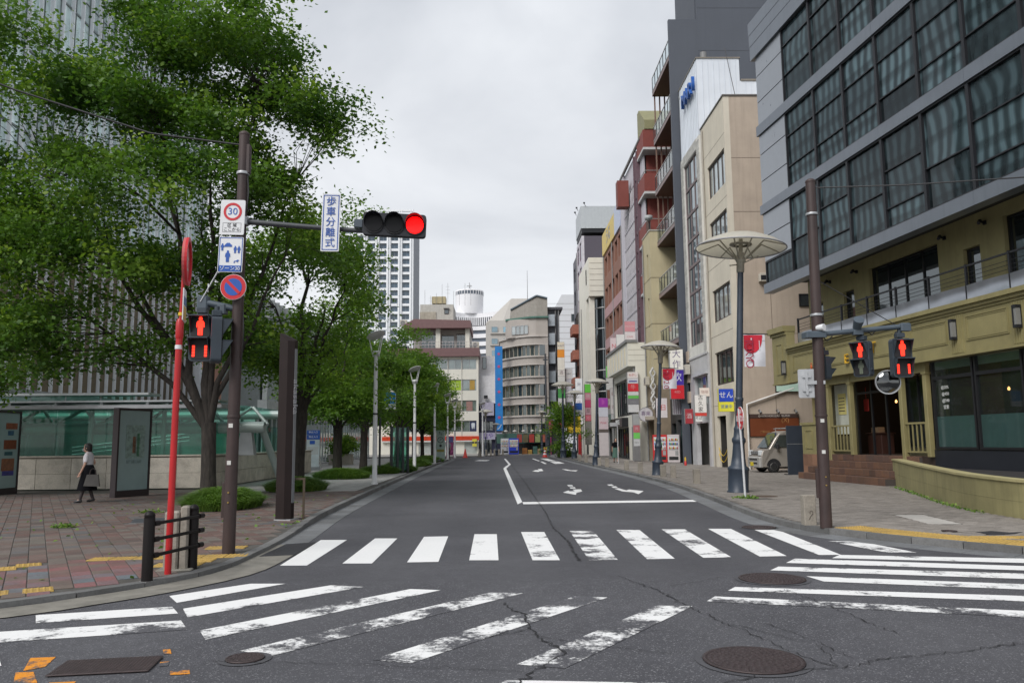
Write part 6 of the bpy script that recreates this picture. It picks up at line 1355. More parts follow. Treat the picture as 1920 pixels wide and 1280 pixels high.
# ================================================================== TREES AND PLANTING
def leaf_mesh(name, cent, spread, per, size, mat, seed, flat=.65, tone=None):
    """leaf-sized bent faces scattered round the twig tips"""
    g = np.random.default_rng(seed); n = len(cent)*per
    c = np.repeat(cent, per, 0); t0 = np.repeat(tone if tone is not None else g.random(len(cent)), per)
    off = g.normal(0, 1, (n,3))*np.array((spread,spread,spread*flat)); p = c+off
    p[:,2] -= .25*np.hypot(off[:,0],off[:,1])*0.6
    a = g.normal(0,1,(n,3)); a[:,2] = a[:,2]*.5-.25; a /= np.linalg.norm(a,axis=1)[:,None]
    u = g.normal(0,1,(n,3)); u[:,2] += 1.2; b = np.cross(u,a); b /= np.linalg.norm(b,axis=1)[:,None]+1e-9
    nn = np.cross(a,b); s = size*g.uniform(.5,1.4,n)[:,None]; w = .36
    v = np.empty((n,4,3)); v[:,0] = p-a*s*.55; v[:,1] = p+b*s*w+nn*s*.1; v[:,2] = p+a*s*.55; v[:,3] = p-b*s*w+nn*s*.1
    me = D.meshes.new(name); me.vertices.add(n*4); me.loops.add(n*4); me.polygons.add(n)
    me.vertices.foreach_set('co', v.reshape(-1)); me.loops.foreach_set('vertex_index', np.arange(n*4,dtype=np.int32))
    me.polygons.foreach_set('loop_start', np.arange(0,n*4,4,dtype=np.int32)); me.polygons.foreach_set('loop_total', np.full(n,4,dtype=np.int32))
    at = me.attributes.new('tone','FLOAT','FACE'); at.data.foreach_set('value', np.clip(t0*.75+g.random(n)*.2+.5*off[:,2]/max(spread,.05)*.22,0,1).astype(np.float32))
    me.materials.append(MATS[mat]); me.update(); return me
def tree(label, x, y, h, crown, trunk_r, fork, limbs, nclus, per, leaf, seed, mat='leaf', lean=(0,0), group=None, spread=.34, shell_=.55):
    """crown: list of (dx,dy,z,rx,ry,rz) masses; limbs: main branches reach into the masses, twigs carry the leaf tufts"""
    r = random.Random(seed); g = np.random.default_rng(seed); T = thing('street_tree', label, 'tree', (x,y,.05 if x < 0 else .08), 0, group)
    tips = []
    wts = np.array([c[3]*c[4]*c[5] for c in crown])**.8; wts /= wts.sum()
    k = g.choice(len(crown), nclus, p=wts)
    d = g.normal(0,1,(nclus,3)); d /= np.linalg.norm(d,axis=1)[:,None]; rad = shell_+(1-shell_)*g.random(nclus)**.6; rad *= np.where(g.random(nclus) < .3, g.random(nclus)**.5, 1)
    C = np.array(crown)[k]; nb = max(20, nclus//7); bo = C[:nb,:3]+d[:nb]*rad[:nb,None]*C[:nb,3:]   # boughs, each a flat spray of tufts
    bi = g.integers(0,nb,nclus); q_ = spread/.34; cent = bo[bi]+g.normal(0,1,(nclus,3))*np.array((.6,.6,.2))*q_; btone = g.normal(0,.17,nb)[bi]
    # leave gaps: drop tufts where a coarse noise is low
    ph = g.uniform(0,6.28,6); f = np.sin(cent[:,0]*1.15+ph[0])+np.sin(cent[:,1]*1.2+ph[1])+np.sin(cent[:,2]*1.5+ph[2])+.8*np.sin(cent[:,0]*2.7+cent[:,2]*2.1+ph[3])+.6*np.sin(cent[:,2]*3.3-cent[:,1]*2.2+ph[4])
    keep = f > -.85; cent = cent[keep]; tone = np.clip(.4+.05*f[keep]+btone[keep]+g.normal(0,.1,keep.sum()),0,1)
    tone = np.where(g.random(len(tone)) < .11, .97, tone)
    b = MB()
    fk = Vector((lean[0],lean[1],fork))
    b.path([(0,0,-.1),(0,0,.12),(lean[0]*.3,lean[1]*.3,fork*.4),(lean[0]*.7,lean[1]*.7,fork*.75),tuple(fk)], [trunk_r*1.5,trunk_r*1.15,trunk_r,trunk_r*.95,trunk_r*1.0], 12)
    br = MB(); ends = []
    for (tx,ty,tz,r0) in limbs:
        t = Vector((tx,ty,tz)); P = []; m = 7
        for i in range(m+1):
            s = i/m; p = fk.lerp(t, s); p += Vector((r.gauss(0,.09),r.gauss(0,.09),math.sin(s*math.pi)*.25*(1 if tz > fork+1 else .1)))*(1 if 0 < i else 0)*(t-fk).length*.12; P.append(p)
        P[0] = fk-Vector((0,0,.25))
        br.path([tuple(p) for p in P], [max(.025,r0*(1-.78*i/m)) for i in range(m+1)], 8)
        ends += [(P[i], max(.025,r0*(1-.78*i/m))) for i in range(2,m+1)]
    # twigs from the limbs to part of the tufts
    order = list(range(len(cent))); r.shuffle(order)
    hubs = [Vector(q) for q in bo[:230]]+[Vector(cent[i]) for i in order[:90]]
    for c in hubs:
        q = sorted(ends, key=lambda e: (e[0]-c).length+max(0,e[0].z-c.z)*1.5)[0]
        m1 = q[0].lerp(c,.5)+Vector((r.gauss(0,.15),r.gauss(0,.15),r.gauss(.1,.15)))
        rr = min(q[1]*.55,.045); br.path([tuple(q[0]),tuple(m1),tuple(c)],[rr,rr*.6,.008],5)
    b.build('trunk', MATS['bark'], T); br.build('branches', MATS['bark'], T)
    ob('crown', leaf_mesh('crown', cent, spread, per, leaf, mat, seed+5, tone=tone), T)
    return T
# the big tree on the corner plaza
tree('big spreading tree on the corner plaza behind the red sign pole', -7.35, 20.6, 13,
     [(-1.2,0,8.3,4.0,3.6,2.9),(.9,-.4,10.6,2.6,2.6,2.4),(-3.8,.3,9.3,3.0,2.8,2.8),(-4.6,.2,6.0,2.6,2.2,1.5),(2.0,-.3,8.4,1.6,1.8,1.1),(-2.2,-.8,5.0,2.6,2.0,1.1),(.0,0,12.2,2.6,2.6,1.7),(.2,.2,4.9,1.8,1.6,.9),(-6.2,.5,4.6,1.2,1.3,.8),(-6.3,.4,7.4,1.7,1.7,1.5),(-7.4,.4,9.6,1.3,1.4,1.2),(-3.4,-.7,4.1,2.1,1.5,.7),(-.9,-.6,4.0,1.2,1.1,.6),(-3.2,0,12.2,3.0,2.8,2.0),(2.3,0,6.5,1.2,1.4,.7)],
       .185, 2.1, [(-2.6,-.3,6.5,.11),(-.3,.4,8.5,.135),(1.9,-.3,6.4,.085),(1.9,.4,8.6,.085),(-4.6,.4,8.6,.1),(-1.6,-.6,10.2,.11),(.9,-.2,11.0,.09),(-3.8,.2,5.2,.09),(-.9,1.5,7.5,.1)], 1640, 98, .108, 3, 'leaf', (-.05,0), spread=.28)
tree('second tree standing behind the dark brown information pylon', -6.85, 27.6, 9.5,
     [(.0,0,6.9,2.5,2.2,2.4),(-.9,0,5.2,2.0,2,1.6),(.7,0,5.4,1.3,1.5,1.5),(.2,0,9.0,2.2,2.0,1.7),(1.6,-.2,7.4,1.6,1.4,1.4),(.8,-.4,4.0,.9,1.2,.8)], .2, 2.6, [(.8,0,6.2,.13),(-.9,.2,6.3,.12),(1.4,.2,6.9,.1),(.1,-.2,8.6,.13),(1.3,0,4.3,.07)], 560, 100, .115, 8, 'leaf_far', (.1,0), 'trees in the row by the glass block')
row = [(-7.0,36.6,9.4,.2,'third tree, with bare trunk behind the first white street lamp'),(-7.15,44.5,8.9,.2,'fourth tree, in the row behind the hanging blue map sign'),(-6.35,53,9.1,.22,'fifth tree, tall trunk beyond the slatted display stand'),(-6.3,63,8.7,.18,'sixth tree, behind the second and third white street lamps'),(-6.5,72,8.4,.17,'seventh tree, thin trunk before the parking board'),(-6.4,82,8.3,.17,'last tree of the left row in front of the cream office')]
for i, (x, y, h, tr, lb) in enumerate(row):
    s = 1+.06*math.sin(i*2.1); 
    x -= .3
    tree(lb, x, y, h, [(.1,0,3.4,2.0,1.9,.9),(.2,0,4.6,2.2*s,2.2,1.5),(.5,0,h-2.2,2.0*s,1.9,1.5),(-.8,.2,5.2,1.9,1.8,1.4),(1.3,-.2,3.9,1.4,1.4,.9),(-1.2,-.2,3.7,1.4,1.4,.8),(.1,0,h-.9,1.1,1.1,.9)], tr, 2.2,
         [(.9,0,4.6,.1),(-1.0,.2,4.8,.1),(.3,.1,6.2,.11),(1.7,-.2,3.7,.06),(-1.6,0,3.6,.06)], 460 if y < 50 else 340, 92 if y < 50 else 66, .13 if y < 50 else .165, 20+i*3, 'leaf_far', (.05*math.sin(i),0), 'trees in the row by the glass block', spread=.3, shell_=.5)
tree('leafy tree at the far left edge over the notice board', -17.2, 24.5, 8, [(0,0,5.0,2.6,2.4,2.2),(1.5,-.2,3.6,1.5,1.4,.7)], .2, 2.4, [(1.2,-.2,3.9,.08),(-.6,0,5.8,.12),(.8,.4,5.8,.1)], 330, 60, .12, 51, 'leaf_far')
tree('small bushy tree in the planting bed on the right pavement', 6.15, 75, 5, [(0,0,3.0,1.15,1.1,1.3),(.2,0,4.2,.8,.8,.7),(-.2,0,1.0,.7,.7,.6)], .09, 1.5, [(.3,0,3.6,.05),(-.4,0,3.2,.05)], 170, 45, .17, 61, 'leaf_far')
def mound(label, x, y, rx, ry, h, n, seed, blade=.42):
    h *= .92; n = int(n*1.3)
    """low clump of arching grass-like leaves"""
    g = np.random.default_rng(seed); a = g.random(n)*6.283; q = np.sqrt(g.random(n)); bx, by = q*np.cos(a)*rx, q*np.sin(a)*ry
    dirx = np.cos(a+g.normal(0,.7,n)); diry = np.sin(a+g.normal(0,.7,n)); L_ = blade*g.uniform(.6,1.15,n); zb = (1-q**2)*h*.7; K = 4
    v = np.empty((n,K,2,3)); wd = .009*g.uniform(.7,1.4,n)*(1+y/40); px, py = -diry, dirx
    for i in range(K):
        s = i/(K-1); r = L_*s*(.35+.35*s); z = zb+L_*(s*1.25-.85*s*s)*(h/.4); w = wd*(1-s*.9)
        for j, sg in ((0,-1),(1,1)): v[:,i,j,0] = bx+dirx*r+px*w*sg; v[:,i,j,1] = by+diry*r+py*w*sg; v[:,i,j,2] = np.maximum(z,.01)
    idx = np.arange(n*K*2).reshape(n,K,2); f = np.concatenate([np.stack([idx[:,i,0],idx[:,i,1],idx[:,i+1,1],idx[:,i+1,0]],1) for i in range(K-1)])
    me = D.meshes.new('foliage'); me.vertices.add(n*K*2); me.vertices.foreach_set('co', v.reshape(-1)); m = len(f); me.loops.add(m*4); me.polygons.add(m)
    me.loops.foreach_set('vertex_index', f.reshape(-1).astype(np.int32)); me.polygons.foreach_set('loop_start', np.arange(0,m*4,4,dtype=np.int32)); me.polygons.foreach_set('loop_total', np.full(m,4,dtype=np.int32))
    t = np.clip(g.normal(.45,.22,n),0,1); at = me.attributes.new('tone','FLOAT','FACE'); at.data.foreach_set('value', np.tile(t,K-1).astype(np.float32)); me.materials.append(MATS['grass']); me.update()
    T = thing('grass_clump', label, 'ground cover', (x,y,.06 if x < 0 else .1), 0, 'grass clumps round the tree feet'); ob('foliage', me, T)
    MB().lathe([(.95,-.02),(.85,.04),(.5,.1),(.01,.14)],20).build('soil', M('soil',(.04,.03,.02),.95), T).scale = (rx,ry,1)
mound('grass clump around the big corner tree', -6.75, 20.0, .85, 1.3, .46, 4000, 1)
mound('grass clump behind the dark pylon and metal hoop', -6.7, 26.9, .95, 1.1, .42, 3000, 2)
mound('rounded grass clump in front of the third tree', -6.9, 35.6, 1.2, 1.2, .42, 2600, 3)
mound('grass clump left of the slatted display stand', -6.0, 40.6, 1.0, 1.0, .4, 1800, 4)
mound('grass clump right behind the slatted display stand', -4.95, 42.5, .6, .8, .38, 1100, 5)
for i, (x, y, lb) in enumerate(((-5.9,49,'grass strip left of the second white lamp'),(-5.4,52.5,'grass strip behind the second white lamp'),(-5.9,58,'grass strip before the third white lamp'),(-5.3,62.5,'grass strip right of the third white lamp'),(-6.0,68,'grass strip left of the parking board'))): mound(lb, x, y, 1.0, 1.9, .42, 1300, 10+i)
mound('low dark hedge clump at the foot of the right pavement tree', 6.2, 74.6, .7, .9, .6, 900, 20)
pl = thing('planter','pale planter box with leafy shrub by the glass block doorway','planter',(-11.3,58,.06))
MB().bev(-.8,.8,-.5,.5,0,.75,.03).build('box', M('planter_stone',(.42,.38,.33),.8), pl); ob('shrub', leaf_mesh('shrub', np.random.default_rng(4).normal(0,1,(90,3))*np.array((.5,.35,.3))+np.array((0,0,1.3)), .22, 34, .16, 'leaf_far', 4), pl)
# scattered fallen leaves and weeds on the paving and gutter
g = np.random.default_rng(77); n = 150; P = np.column_stack([g.uniform(-10,-4.1,n), g.uniform(9.5,24,n), np.full(n,.068)])
me = leaf_mesh('fallen_leaf', P, .0, 1, .07, 'grass', 78, tone=g.uniform(.3,1,n)); tag(ob('fallen_leaf', me, paveL), kind='stuff')
P = np.concatenate([np.column_stack([-4.0+g.normal(0,.02,40)+.0*g.random(40), 15+g.random(40)*3.5, np.full(40,.02)]), np.column_stack([g.normal(-7.9,.15,24), g.normal(18.6,.1,24), np.full(24,.09)]), np.column_stack([g.normal(-8.3,.12,24), g.normal(15.6,.08,24), np.full(24,.09)]), np.column_stack([g.normal(6.35,.12,50), g.normal(20.7,.12,50), np.full(50,.12)])])
tag(ob('weeds', leaf_mesh('weeds', P, .04, 5, .06, 'grass', 79), None), kind='stuff')
me = []
pl_ = resample(smooth([(12.1,24.4),(11.2,21.57),(10.3,18.84),(9.85,17.2),(9.6,15.85)]), .1)
P = np.array([(x-.06,y,.12) for x,y in pl_]); tag(ob('weeds', leaf_mesh('weeds', P, .035, 7, .05, 'grass', 80), None), kind='stuff')

# ================================================================== SIGNALS, SIGNS AND POLES
POLE = M('brown_pole_paint', (.04,.024,.022), .55, var=.25, scale=2.5, streak=.4)
SIG = M('signal_housing', (.03,.042,.055), .5, var=.1); SIGB = M('signal_black', (.008,.008,.01), .6); ARM = M('arm_slate', (.06,.08,.1), .5, var=.1)
WHITE = M('sign_white', (.66,.67,.68), .45, var=.04); BLUE_S = M('traffic_blue', (.012,.08,.36), .45, var=.03); RED_S = M('traffic_red', (.5,.012,.02), .45, var=.05); INK = M('print_black', (.02,.02,.022), .5)
GALV = M('galvanised', (.42,.43,.44), .45, .6, var=.12, scale=5); LED = emit('red_led', (1,.03,.012), 1.3); LENS = M('dark_lens', (.008,.008,.009), .35, spec=.25)
LAMP_RED = emit('red_lamp', (1,.0,.0), 1.6)
def rrect(x0, x1, z0, z1, r, n=4):
    o = []
    for cx, cz, a0 in ((x1-r,z0+r,-90),(x1-r,z1-r,0),(x0+r,z1-r,90),(x0+r,z0+r,180)):
        for i in range(n+1): a = R(a0+90*i/n); o.append((cx+r*math.cos(a),cz+r*math.sin(a)))
    return o
MAN = [(-.05,.5),(-.09,.45),(-.09,.38),(-.05,.33),(-.13,.3),(-.19,.22),(-.21,.0),(-.19,-.06),(-.15,-.03),(-.13,.12),(-.12,-.46),(-.015,-.48),(0,-.1),(.015,-.48),(.12,-.46),(.13,.12),(.15,-.03),(.19,-.06),(.21,.0),(.19,.22),(.13,.3),(.05,.33),(.09,.38),(.09,.45),(.05,.5)]
def ped_signal(label, loc, rz, h=.72, w=.36, group='red standing man pedestrian signals', bars=True, lit=True):
    """two-aspect pedestrian head facing local -y: red standing figure above, countdown bars below"""
    T = thing('pedestrian_signal', label, 'signal', loc, rz, group)
    MB().xz(rrect(-w/2,w/2,0,h,.05), 0, .14).build('housing', SIG, T)
    for k, z0 in enumerate((h*.51,h*.04)):
        hh = h*.44; MB().xz(rrect(-w*.42,w*.42,z0,z0+hh,.03), -.012, -.001).build('aspect_window', SIGB, T)
        v = MB().box(-w*.44,w*.44,-.15,-.013,z0+hh-.01,z0+hh+.006); v.add([(-w*.44,-.013,z0+hh),(-w*.44,-.15,z0+hh),(-w*.44,-.013,z0+.06),(-w*.44+.008,-.013,z0+hh),(-w*.44+.008,-.15,z0+hh),(-w*.44+.008,-.013,z0+.06)],[(0,1,2),(5,4,3),(1,4,5,2)])
        v.add([(w*.44,-.013,z0+hh),(w*.44,-.15,z0+hh),(w*.44,-.013,z0+.06),(w*.44-.008,-.013,z0+hh),(w*.44-.008,-.15,z0+hh),(w*.44-.008,-.013,z0+.06)],[(2,1,0),(3,4,5),(2,5,4,1)]); v.build('visor', SIG, T)
    zc = h*.73; s = h*.4; LED = MATS['red_led'] if lit else M('led_off',(.06,.02,.02),.4)
    MB().xz([(x*s,zc+z*s-.0) for x,z in MAN], -.02, -.0125).build('standing_man', LED, T)
    if bars:
        for sx in (-1,1):
            for i in range(4): MB().box(sx*w*.27-.018,sx*w*.27+.018,-.02,-.0125,h*.09+i*.042,h*.09+i*.042+.036).build('countdown_bar', LED, T)
    else: MB().xz([(x*s,h*.26+z*s) for x,z in MAN], -.018, -.0125).build('walking_man', M('unlit_man',(.12,.14,.1),.5), T)
    for z in (h*.2,h*.8): MB().box(w/2,w/2+.02,.03,.1,z-.02,z+.02).build('hinge', SIG, T)
    MB().tube((0,.07,h),(0,.07,h+.16),.035).bev(-.07,.07,.0,.14,h+.02,h+.1,.01).build('hanger', SIG, T)
    return T
def plate(T, nm, x0, x1, z0, z1, r, y=0, th=.012, mat=None): return MB().xz(rrect(x0,x1,z0,z1,r), y, y+th).build(nm, mat or WHITE, T)
def picto(T, fig, cx, cz, s, mat, y=-.006): return MB().xz([(cx+x*s,cz+z*s) for x,z in fig], y, y+.004).build('pictogram', mat, T)
def pole(label, x, y, h, r0, r1, top):
    T = thing('signal_pole', label, 'pole', (x,y,.055 if x < 0 else .09))
    MB().path([(0,0,0),(top*.5,0,h*.5),(top,0,h)], [r0,(r0+r1)/2,r1], 18).build('shaft', POLE, T); MB().lathe([(r1,0),(r1*1.06,.01),(r1*1.06,.04),(r1*.6,.07)],18).build('cap', POLE, T, (top,0,h-.01))
    MB().box(-.03,.03,-r0-.004,-r0+.02,1.78,1.84).box(-.035,.02,-r0-.003,-r0+.02,1.25,1.31).build('sticker', M('sticker_pale',(.55,.55,.52),.5), T)
    for k, z in enumerate((h*.31,h*.6,h*.9)): MB().lathe([(r0*1.03,0),(r0*1.05,.01),(r0*1.05,.03),(r0*1.03,.04)],18,caps=False).build('band', GALV if k else POLE, T, (top*z/h,0,z))
    MB().bev(-r0-.03,-r0+.02,-.03,.03,.5,1.0,.008).build('junction_box', POLE, T)
    for z in (.72,.86): MB().tube((0,-r0-.012,z),(0,-r0+.02,z),.012,n=8).build('bolt', M('brass',(.5,.35,.1),.35,.8), T)
    MB().bev(r1*.8,r1+.06,-.05,.05,h-.6,h-.15,.01).build('terminal_box', POLE, T)
    return T
pL = pole('brown signal pole on the left corner with speed and parking signs', -3.86, 11.71, 6.2, .09, .075, .03)
MB().path([(.02,-.0,4.86),(.9,0,4.78),(1.86,0,4.7)], [.045,.04,.035], 10).build('mast_arm', M('arm_dark',(.04,.045,.05),.5), pL); MB().lathe([(.11,0),(.11,.12)],14,caps=True).build('arm_clamp', GALV, pL, (.025,0,4.8))
MB().tube((-.02,-.08,4.55),(-.5,-.1,3.62),.012,n=6).build('stay_rod', GALV, pL)
MB().tube((.02,0,3.52),(-.5,-.05,3.63),.05,n=8).bev(-.56,-.4,-.1,.05,3.52,3.72,.02).bev(-.28,-.14,-.08,.06,3.45,3.6,.02).build('signal_bracket', ARM, pL)
MB().path([(.1,-.02,3.5),(.13,-.05,3.2),(.11,-.04,2.8),(.09,0,2.6),(.02,-.08,2.55)],.008,5).path([(.1,-.02,5.6),(.13,-.03,5.3),(.1,-.02,5.0)],.012,5).build('loose_cable', INK, pL)
# traffic signal head hung on the arm
T = thing('traffic_signal','horizontal three lamp traffic signal with the right lamp lit red','signal',(-1.53,11.62,4.83)); T.rotation_euler = (0,R(2.6),R(3))
MB().xz(rrect(-.47,.47,-.17,.17,.05), 0, .13).build('housing', M('signal_navy',(.01,.012,.018),.5), T)
MB().bev(-.6,-.47,.02,.1,-.06,.06,.01).build('arm_joint', ARM, T)
for k, x in enumerate((-.305,.0,.305)):
    MB().disc((x,0),.128,-.03,-.001,28).build('lens', LAMP_RED if k == 2 else LENS, T)
    v = MB(); n = 20
    for i in range(n):
        a, b = R(-25+230*i/n), R(-25+230*(i+1)/n); f = lambda t: .2*max(.15,math.sin((t+R(25))/R(230)*math.pi))
        q = []
        for t in (a,b): q += [(x+.143*math.cos(t),-.001,.143*math.sin(t)),(x+.143*math.cos(t),-f(t),.143*math.sin(t))]
        v.add(q, [(0,1,3,2)])
    v.build('visor', M('signal_navy',(.01,.012,.018),.5), T); MB().ring((x,0),.13,.15,-.02,-.001,24).build('lens_rim', SIGB, T)
T = thing('arm_sign','narrow vertical white sign with blue kanji hung on the signal arm','sign',(-2.475,11.6,4.86)); T.rotation_euler = (0,R(1.2),0)
plate(T, 'sign_plate', -.135,.135,-.44,.44,.015)
for q in ((-.118,-.106,-.42,.42),(.106,.118,-.42,.42),(-.118,.118,.408,.42),(-.118,.118,-.42,-.408)): MB().box(q[0],q[1],-.004,-.0005,q[2],q[3]).build('blue_border', BLUE_S, T)
column_text('歩車分離式', .15, .158, BLUE_S, T, 0, -.004, .315)
for z in (.1,-.1): MB().box(-.1,.1,.012,.03,z-.015,z+.015).build('bracket', GALV, T)
T = thing('speed_limit_sign','white thirty zone speed limit sign at the top of the left pole','sign',(-3.925,11.58,4.94)); T.rotation_euler = (0,R(1.5),0)
plate(T, 'sign_plate', -.18,.18,-.265,.265,.025); MB().ring((0,.085),.1,.135,-.005,-.0005,32).build('red_ring', RED_S, T); text('30', .15, BLUE_S, T, 0, -.003, .085, depth=.0015)
for q in ((-.135,-.132,-.225,-.085),(.132,.135,-.225,-.085),(-.135,.135,-.088,-.085),(-.135,.135,-.225,-.222)): MB().box(q[0],q[1],-.003,-.0005,q[2],q[3]).build('border_line', INK, T)
text('区 域', .062, INK, T, 0, -.003, -.125, depth=.001); text('ここから', .062, INK, T, 0, -.003, -.188, depth=.001)
T = thing('zone_sign','blue bordered zone thirty sign with people, car and dog pictograms','sign',(-3.935,11.58,4.375)); T.rotation_euler = (0,R(1.5),0)
plate(T, 'sign_plate', -.18,.18,-.265,.265,.02)
for q in ((-.17,-.16,-.255,.255),(.16,.17,-.255,.255),(-.17,.17,.246,.256)): MB().box(q[0],q[1],-.004,-.0005,q[2],q[3]).build('blue_border', BLUE_S, T)
MB().box(-.17,.17,-.004,-.0005,-.256,-.165).build('blue_band', BLUE_S, T); text('ゾーン30', .075, M('white_lettering',(.7,.72,.7),.6), T, 0, -.0065, -.212, depth=.001)
for cx, cz, s in ((-.125,.11,.11),(.065,.075,.11),(.12,.075,.11),(-.04,-.03,.18)): picto(T, MAN, cx, cz, s, BLUE_S)
MB().xz([(-.1,.125),(-.085,.15),(-.06,.175),(-.02,.175),(.0,.15),(.015,.145),(.015,.115),(-.1,.115)],-.005,-.001).build('car_emblem', BLUE_S, T)
MB().xz([(.05,-.12),(.06,-.095),(.09,-.09),(.11,-.075),(.135,-.085),(.115,-.1),(.115,-.125),(.1,-.105),(.07,-.105),(.065,-.13)],-.005,-.001).build('dog_emblem', BLUE_S, T)
T = thing('no_parking_sign','round red and blue no parking sign below the zone sign','sign',(-3.875,11.57,3.885))
MB().disc((0,0),.19,0,.012,36).build('sign_plate', WHITE, T); MB().disc((0,0),.184,-.004,-.0005,36).build('red_disc', RED_S, T); MB().disc((0,0),.128,-.008,-.0045,32).build('blue_disc', BLUE_S, T)
MB().xz([(-.11,.08),(-.08,.11),(.11,-.08),(.08,-.11)],-.012,-.0085).build('red_slash', RED_S, T)
ped_signal('lit red pedestrian signal hanging left of the left pole', (-4.33,11.58,2.8), R(4), .69, .32)
ped_signal('pedestrian signal seen from the side against the left pole', (-4.0,11.5,2.76), R(112), .66, .32, bars=False, lit=False)
tag(MB().path([(-3.83,11.71,6.1),(-5.2,11.6,6.25),(-7.0,11.2,6.75),(-9.5,10.5,7.6),(-13,9.4,9.0)],.014,6).build('overhead_wire', INK), 'dark overhead wire running left from the left pole top', 'wire')
# right hand pole
pR = pole('brown signal pole at the right kerb with pedestrian signals and mirror', 5.56, 13.73, 6.06, .1, .085, .07)
MB().tube((-.08,0,3.3),(1.62,0,3.45),.045,n=8).bev(-.2,.16,-.13,.13,3.25,3.36,.02).bev(1.5,1.68,-.07,.07,3.36,3.5,.02).bev(.66,.84,-.06,.06,3.3,3.4,.02).build('signal_arm', ARM, pR)
MB().tube((.06,0,4.3),(1.45,0,3.46),.008,n=5).build('stay_wire', INK, pR)
MB().tube((.02,-.05,3.42),(.1,-.16,3.42),.05,.06,12).build('camera_housing', WHITE, pR); MB().tube((.74,0,3.42),(.72,-.15,3.55),.07,.09,14).tube((.74,0,3.38),(.74,0,3.5),.03).build('sensor', ARM, pR)
MB().path([(.1,0,3.3),(.2,0,3.2),(.3,0,3.28)],.012,5).path([(.9,0,3.38),(1.0,0,3.3),(1.1,0,3.4)],.012,5).build('loose_cable', INK, pR)
ped_signal('right pole pedestrian signal turned half away with unlit lower aspect', (6.34,13.73,2.66), R(-52), .62, .3, bars=False)
ped_signal('brightly lit pedestrian signal at the end of the right arm', (7.05,13.68,2.64), R(-3), .68, .34)
ped_signal('small dark signal seen edge on beside the right pole', (5.82,13.95,2.62), R(120), .42, .2, bars=False, group='dark side signals')
T = thing('road_mirror','round convex mirror with dark rim near the right pedestrian signal','mirror',(6.87,13.9,2.57),R(-12))
mm_ = NT('mirror_glass'); mm_.set(Base_Color=(.13,.135,.135), Metallic=1.0, Roughness=.04); MATS['mirror_glass'] = mm_.m
n = 24; b = MB().lathe([(.2,0),(.15,.025),(.08,.042),(.002,.05)],n); 
o = b.build('mirror_face', MATS['mirror_glass'], T); o.rotation_euler = (R(90),0,0)
MB().ring((0,0),.195,.215,-.02,.0,28).build('mirror_rim', GALV, T); o = MB().lathe([(.215,0),(.2,.1),(.05,.13)],24).build('mirror_back', M('mirror_back',(.02,.02,.02),.5), T); o.rotation_euler = (R(-90),0,0); MB().tube((.05,.1,.05),(.2,.1,.5),.02).build('bracket', DARK_MET, T)
T = thing('road_sign','grey back of a road sign clamped to the right pole','sign',(5.38,13.78,2.55),R(165)); plate(T, 'sign_plate', -.14,.14,-.25,.25,.03, mat=GALV)
MB().box(-.02,.02,.0121,.05,-.2,.2).box(-.07,.07,.0121,.04,.1,.14).box(-.07,.07,.0121,.04,-.14,-.1).build('rib', GALV, T); MB().box(-.3,0,.05,.07,-.02,.04).build('bracket', GALV, T)
tag(MB().path([(5.63,13.73,6.05),(7.0,13.0,5.86),(9.4,11.8,5.66),(13,10.2,5.9)],.012,6).build('overhead_wire', INK), 'dark overhead wire running right from the right pole top', 'wire')
# red pole with edge-on sign
T = thing('red_sign_pole','bright red pole with round red sign seen nearly edge on','sign pole',(-3.98,9.9,.055)); RP = M('red_pole_paint',(.43,.012,.015),.38,var=.1,streak=.2)
MB().path([(0,0,0),(.01,0,2.0),(.02,0,2.95)],.039,14).path([(.02,0,2.93),(.035,0,3.5),(.045,0,4.0)],.021,10).lathe([(.041,2.85),(.047,2.87),(.047,3.05),(.03,3.1)],14,(.018,0)).build('pole', RP, T)
MB().lathe([(.03,3.14),(.03,3.18)],10,(.024,0)).build('yellow_ring', M('yellow_plastic',(.65,.42,.02),.4), T); MB().lathe([(.043,2.72),(.043,2.77)],14,(.014,0)).build('sticker', WHITE, T)
s = ob('round_sign', None, T, (.075,.0,3.83), R(105))
MB().disc((0,0),.3,0,.03,36).build('sign_plate', M('sign_salmon',(.5,.1,.1),.5), s); MB().ring((0,0),.255,.305,-.03,-.001,36).build('red_rim', RED_S, s); text('止', .3, M('sign_rubbed',(.5,.42,.38),.6), s, 0, -.004, 0, depth=.002)
s.empty_display_size = .1
s2 = MB().box(-.14,.14,0,.012,-.2,.2).build('lower_plate', WHITE, T, (.07,.0,3.27), R(105)); MB().box(-.13,.13,-.004,-.0005,-.19,-.02).build('yellow_field', M('sign_ochre',(.5,.33,.08),.5), s2); MB().box(-.13,.13,-.004,-.0005,.0,.1).build('blue_field', M('sign_dullblue',(.1,.16,.3),.5), s2)
# pylon, hoop, guard rail, stone posts
T = thing('information_pylon','tall dark brown information pylon with narrow lettered glass strip','pylon',(-4.36,16.45,.055),R(-16)); PY = M('pylon_brown',(.018,.011,.01),.5,var=.12,spec=.25)
MB().prism([(-.17,0),(.02,0),(.12,.1),(.12,.22),(-.17,.22)],0,3.66).add([(-.17,0,3.66),(.02,0,3.66),(.12,.1,3.66),(.12,.22,3.66),(-.17,.22,3.66),(-.17,0,3.83),(-.17,.22,3.83),(.12,.22,3.68)],[(0,1,5),(1,2,7,5),(5,7,6),(2,3,7),(3,4,6,7),(4,0,5,6)]).build('body', PY, T)
g_ = MB().box(.121,.128,.11,.21,.35,3.5).build('glass_strip', M('strip_grey',(.2,.21,.22),.2), T)

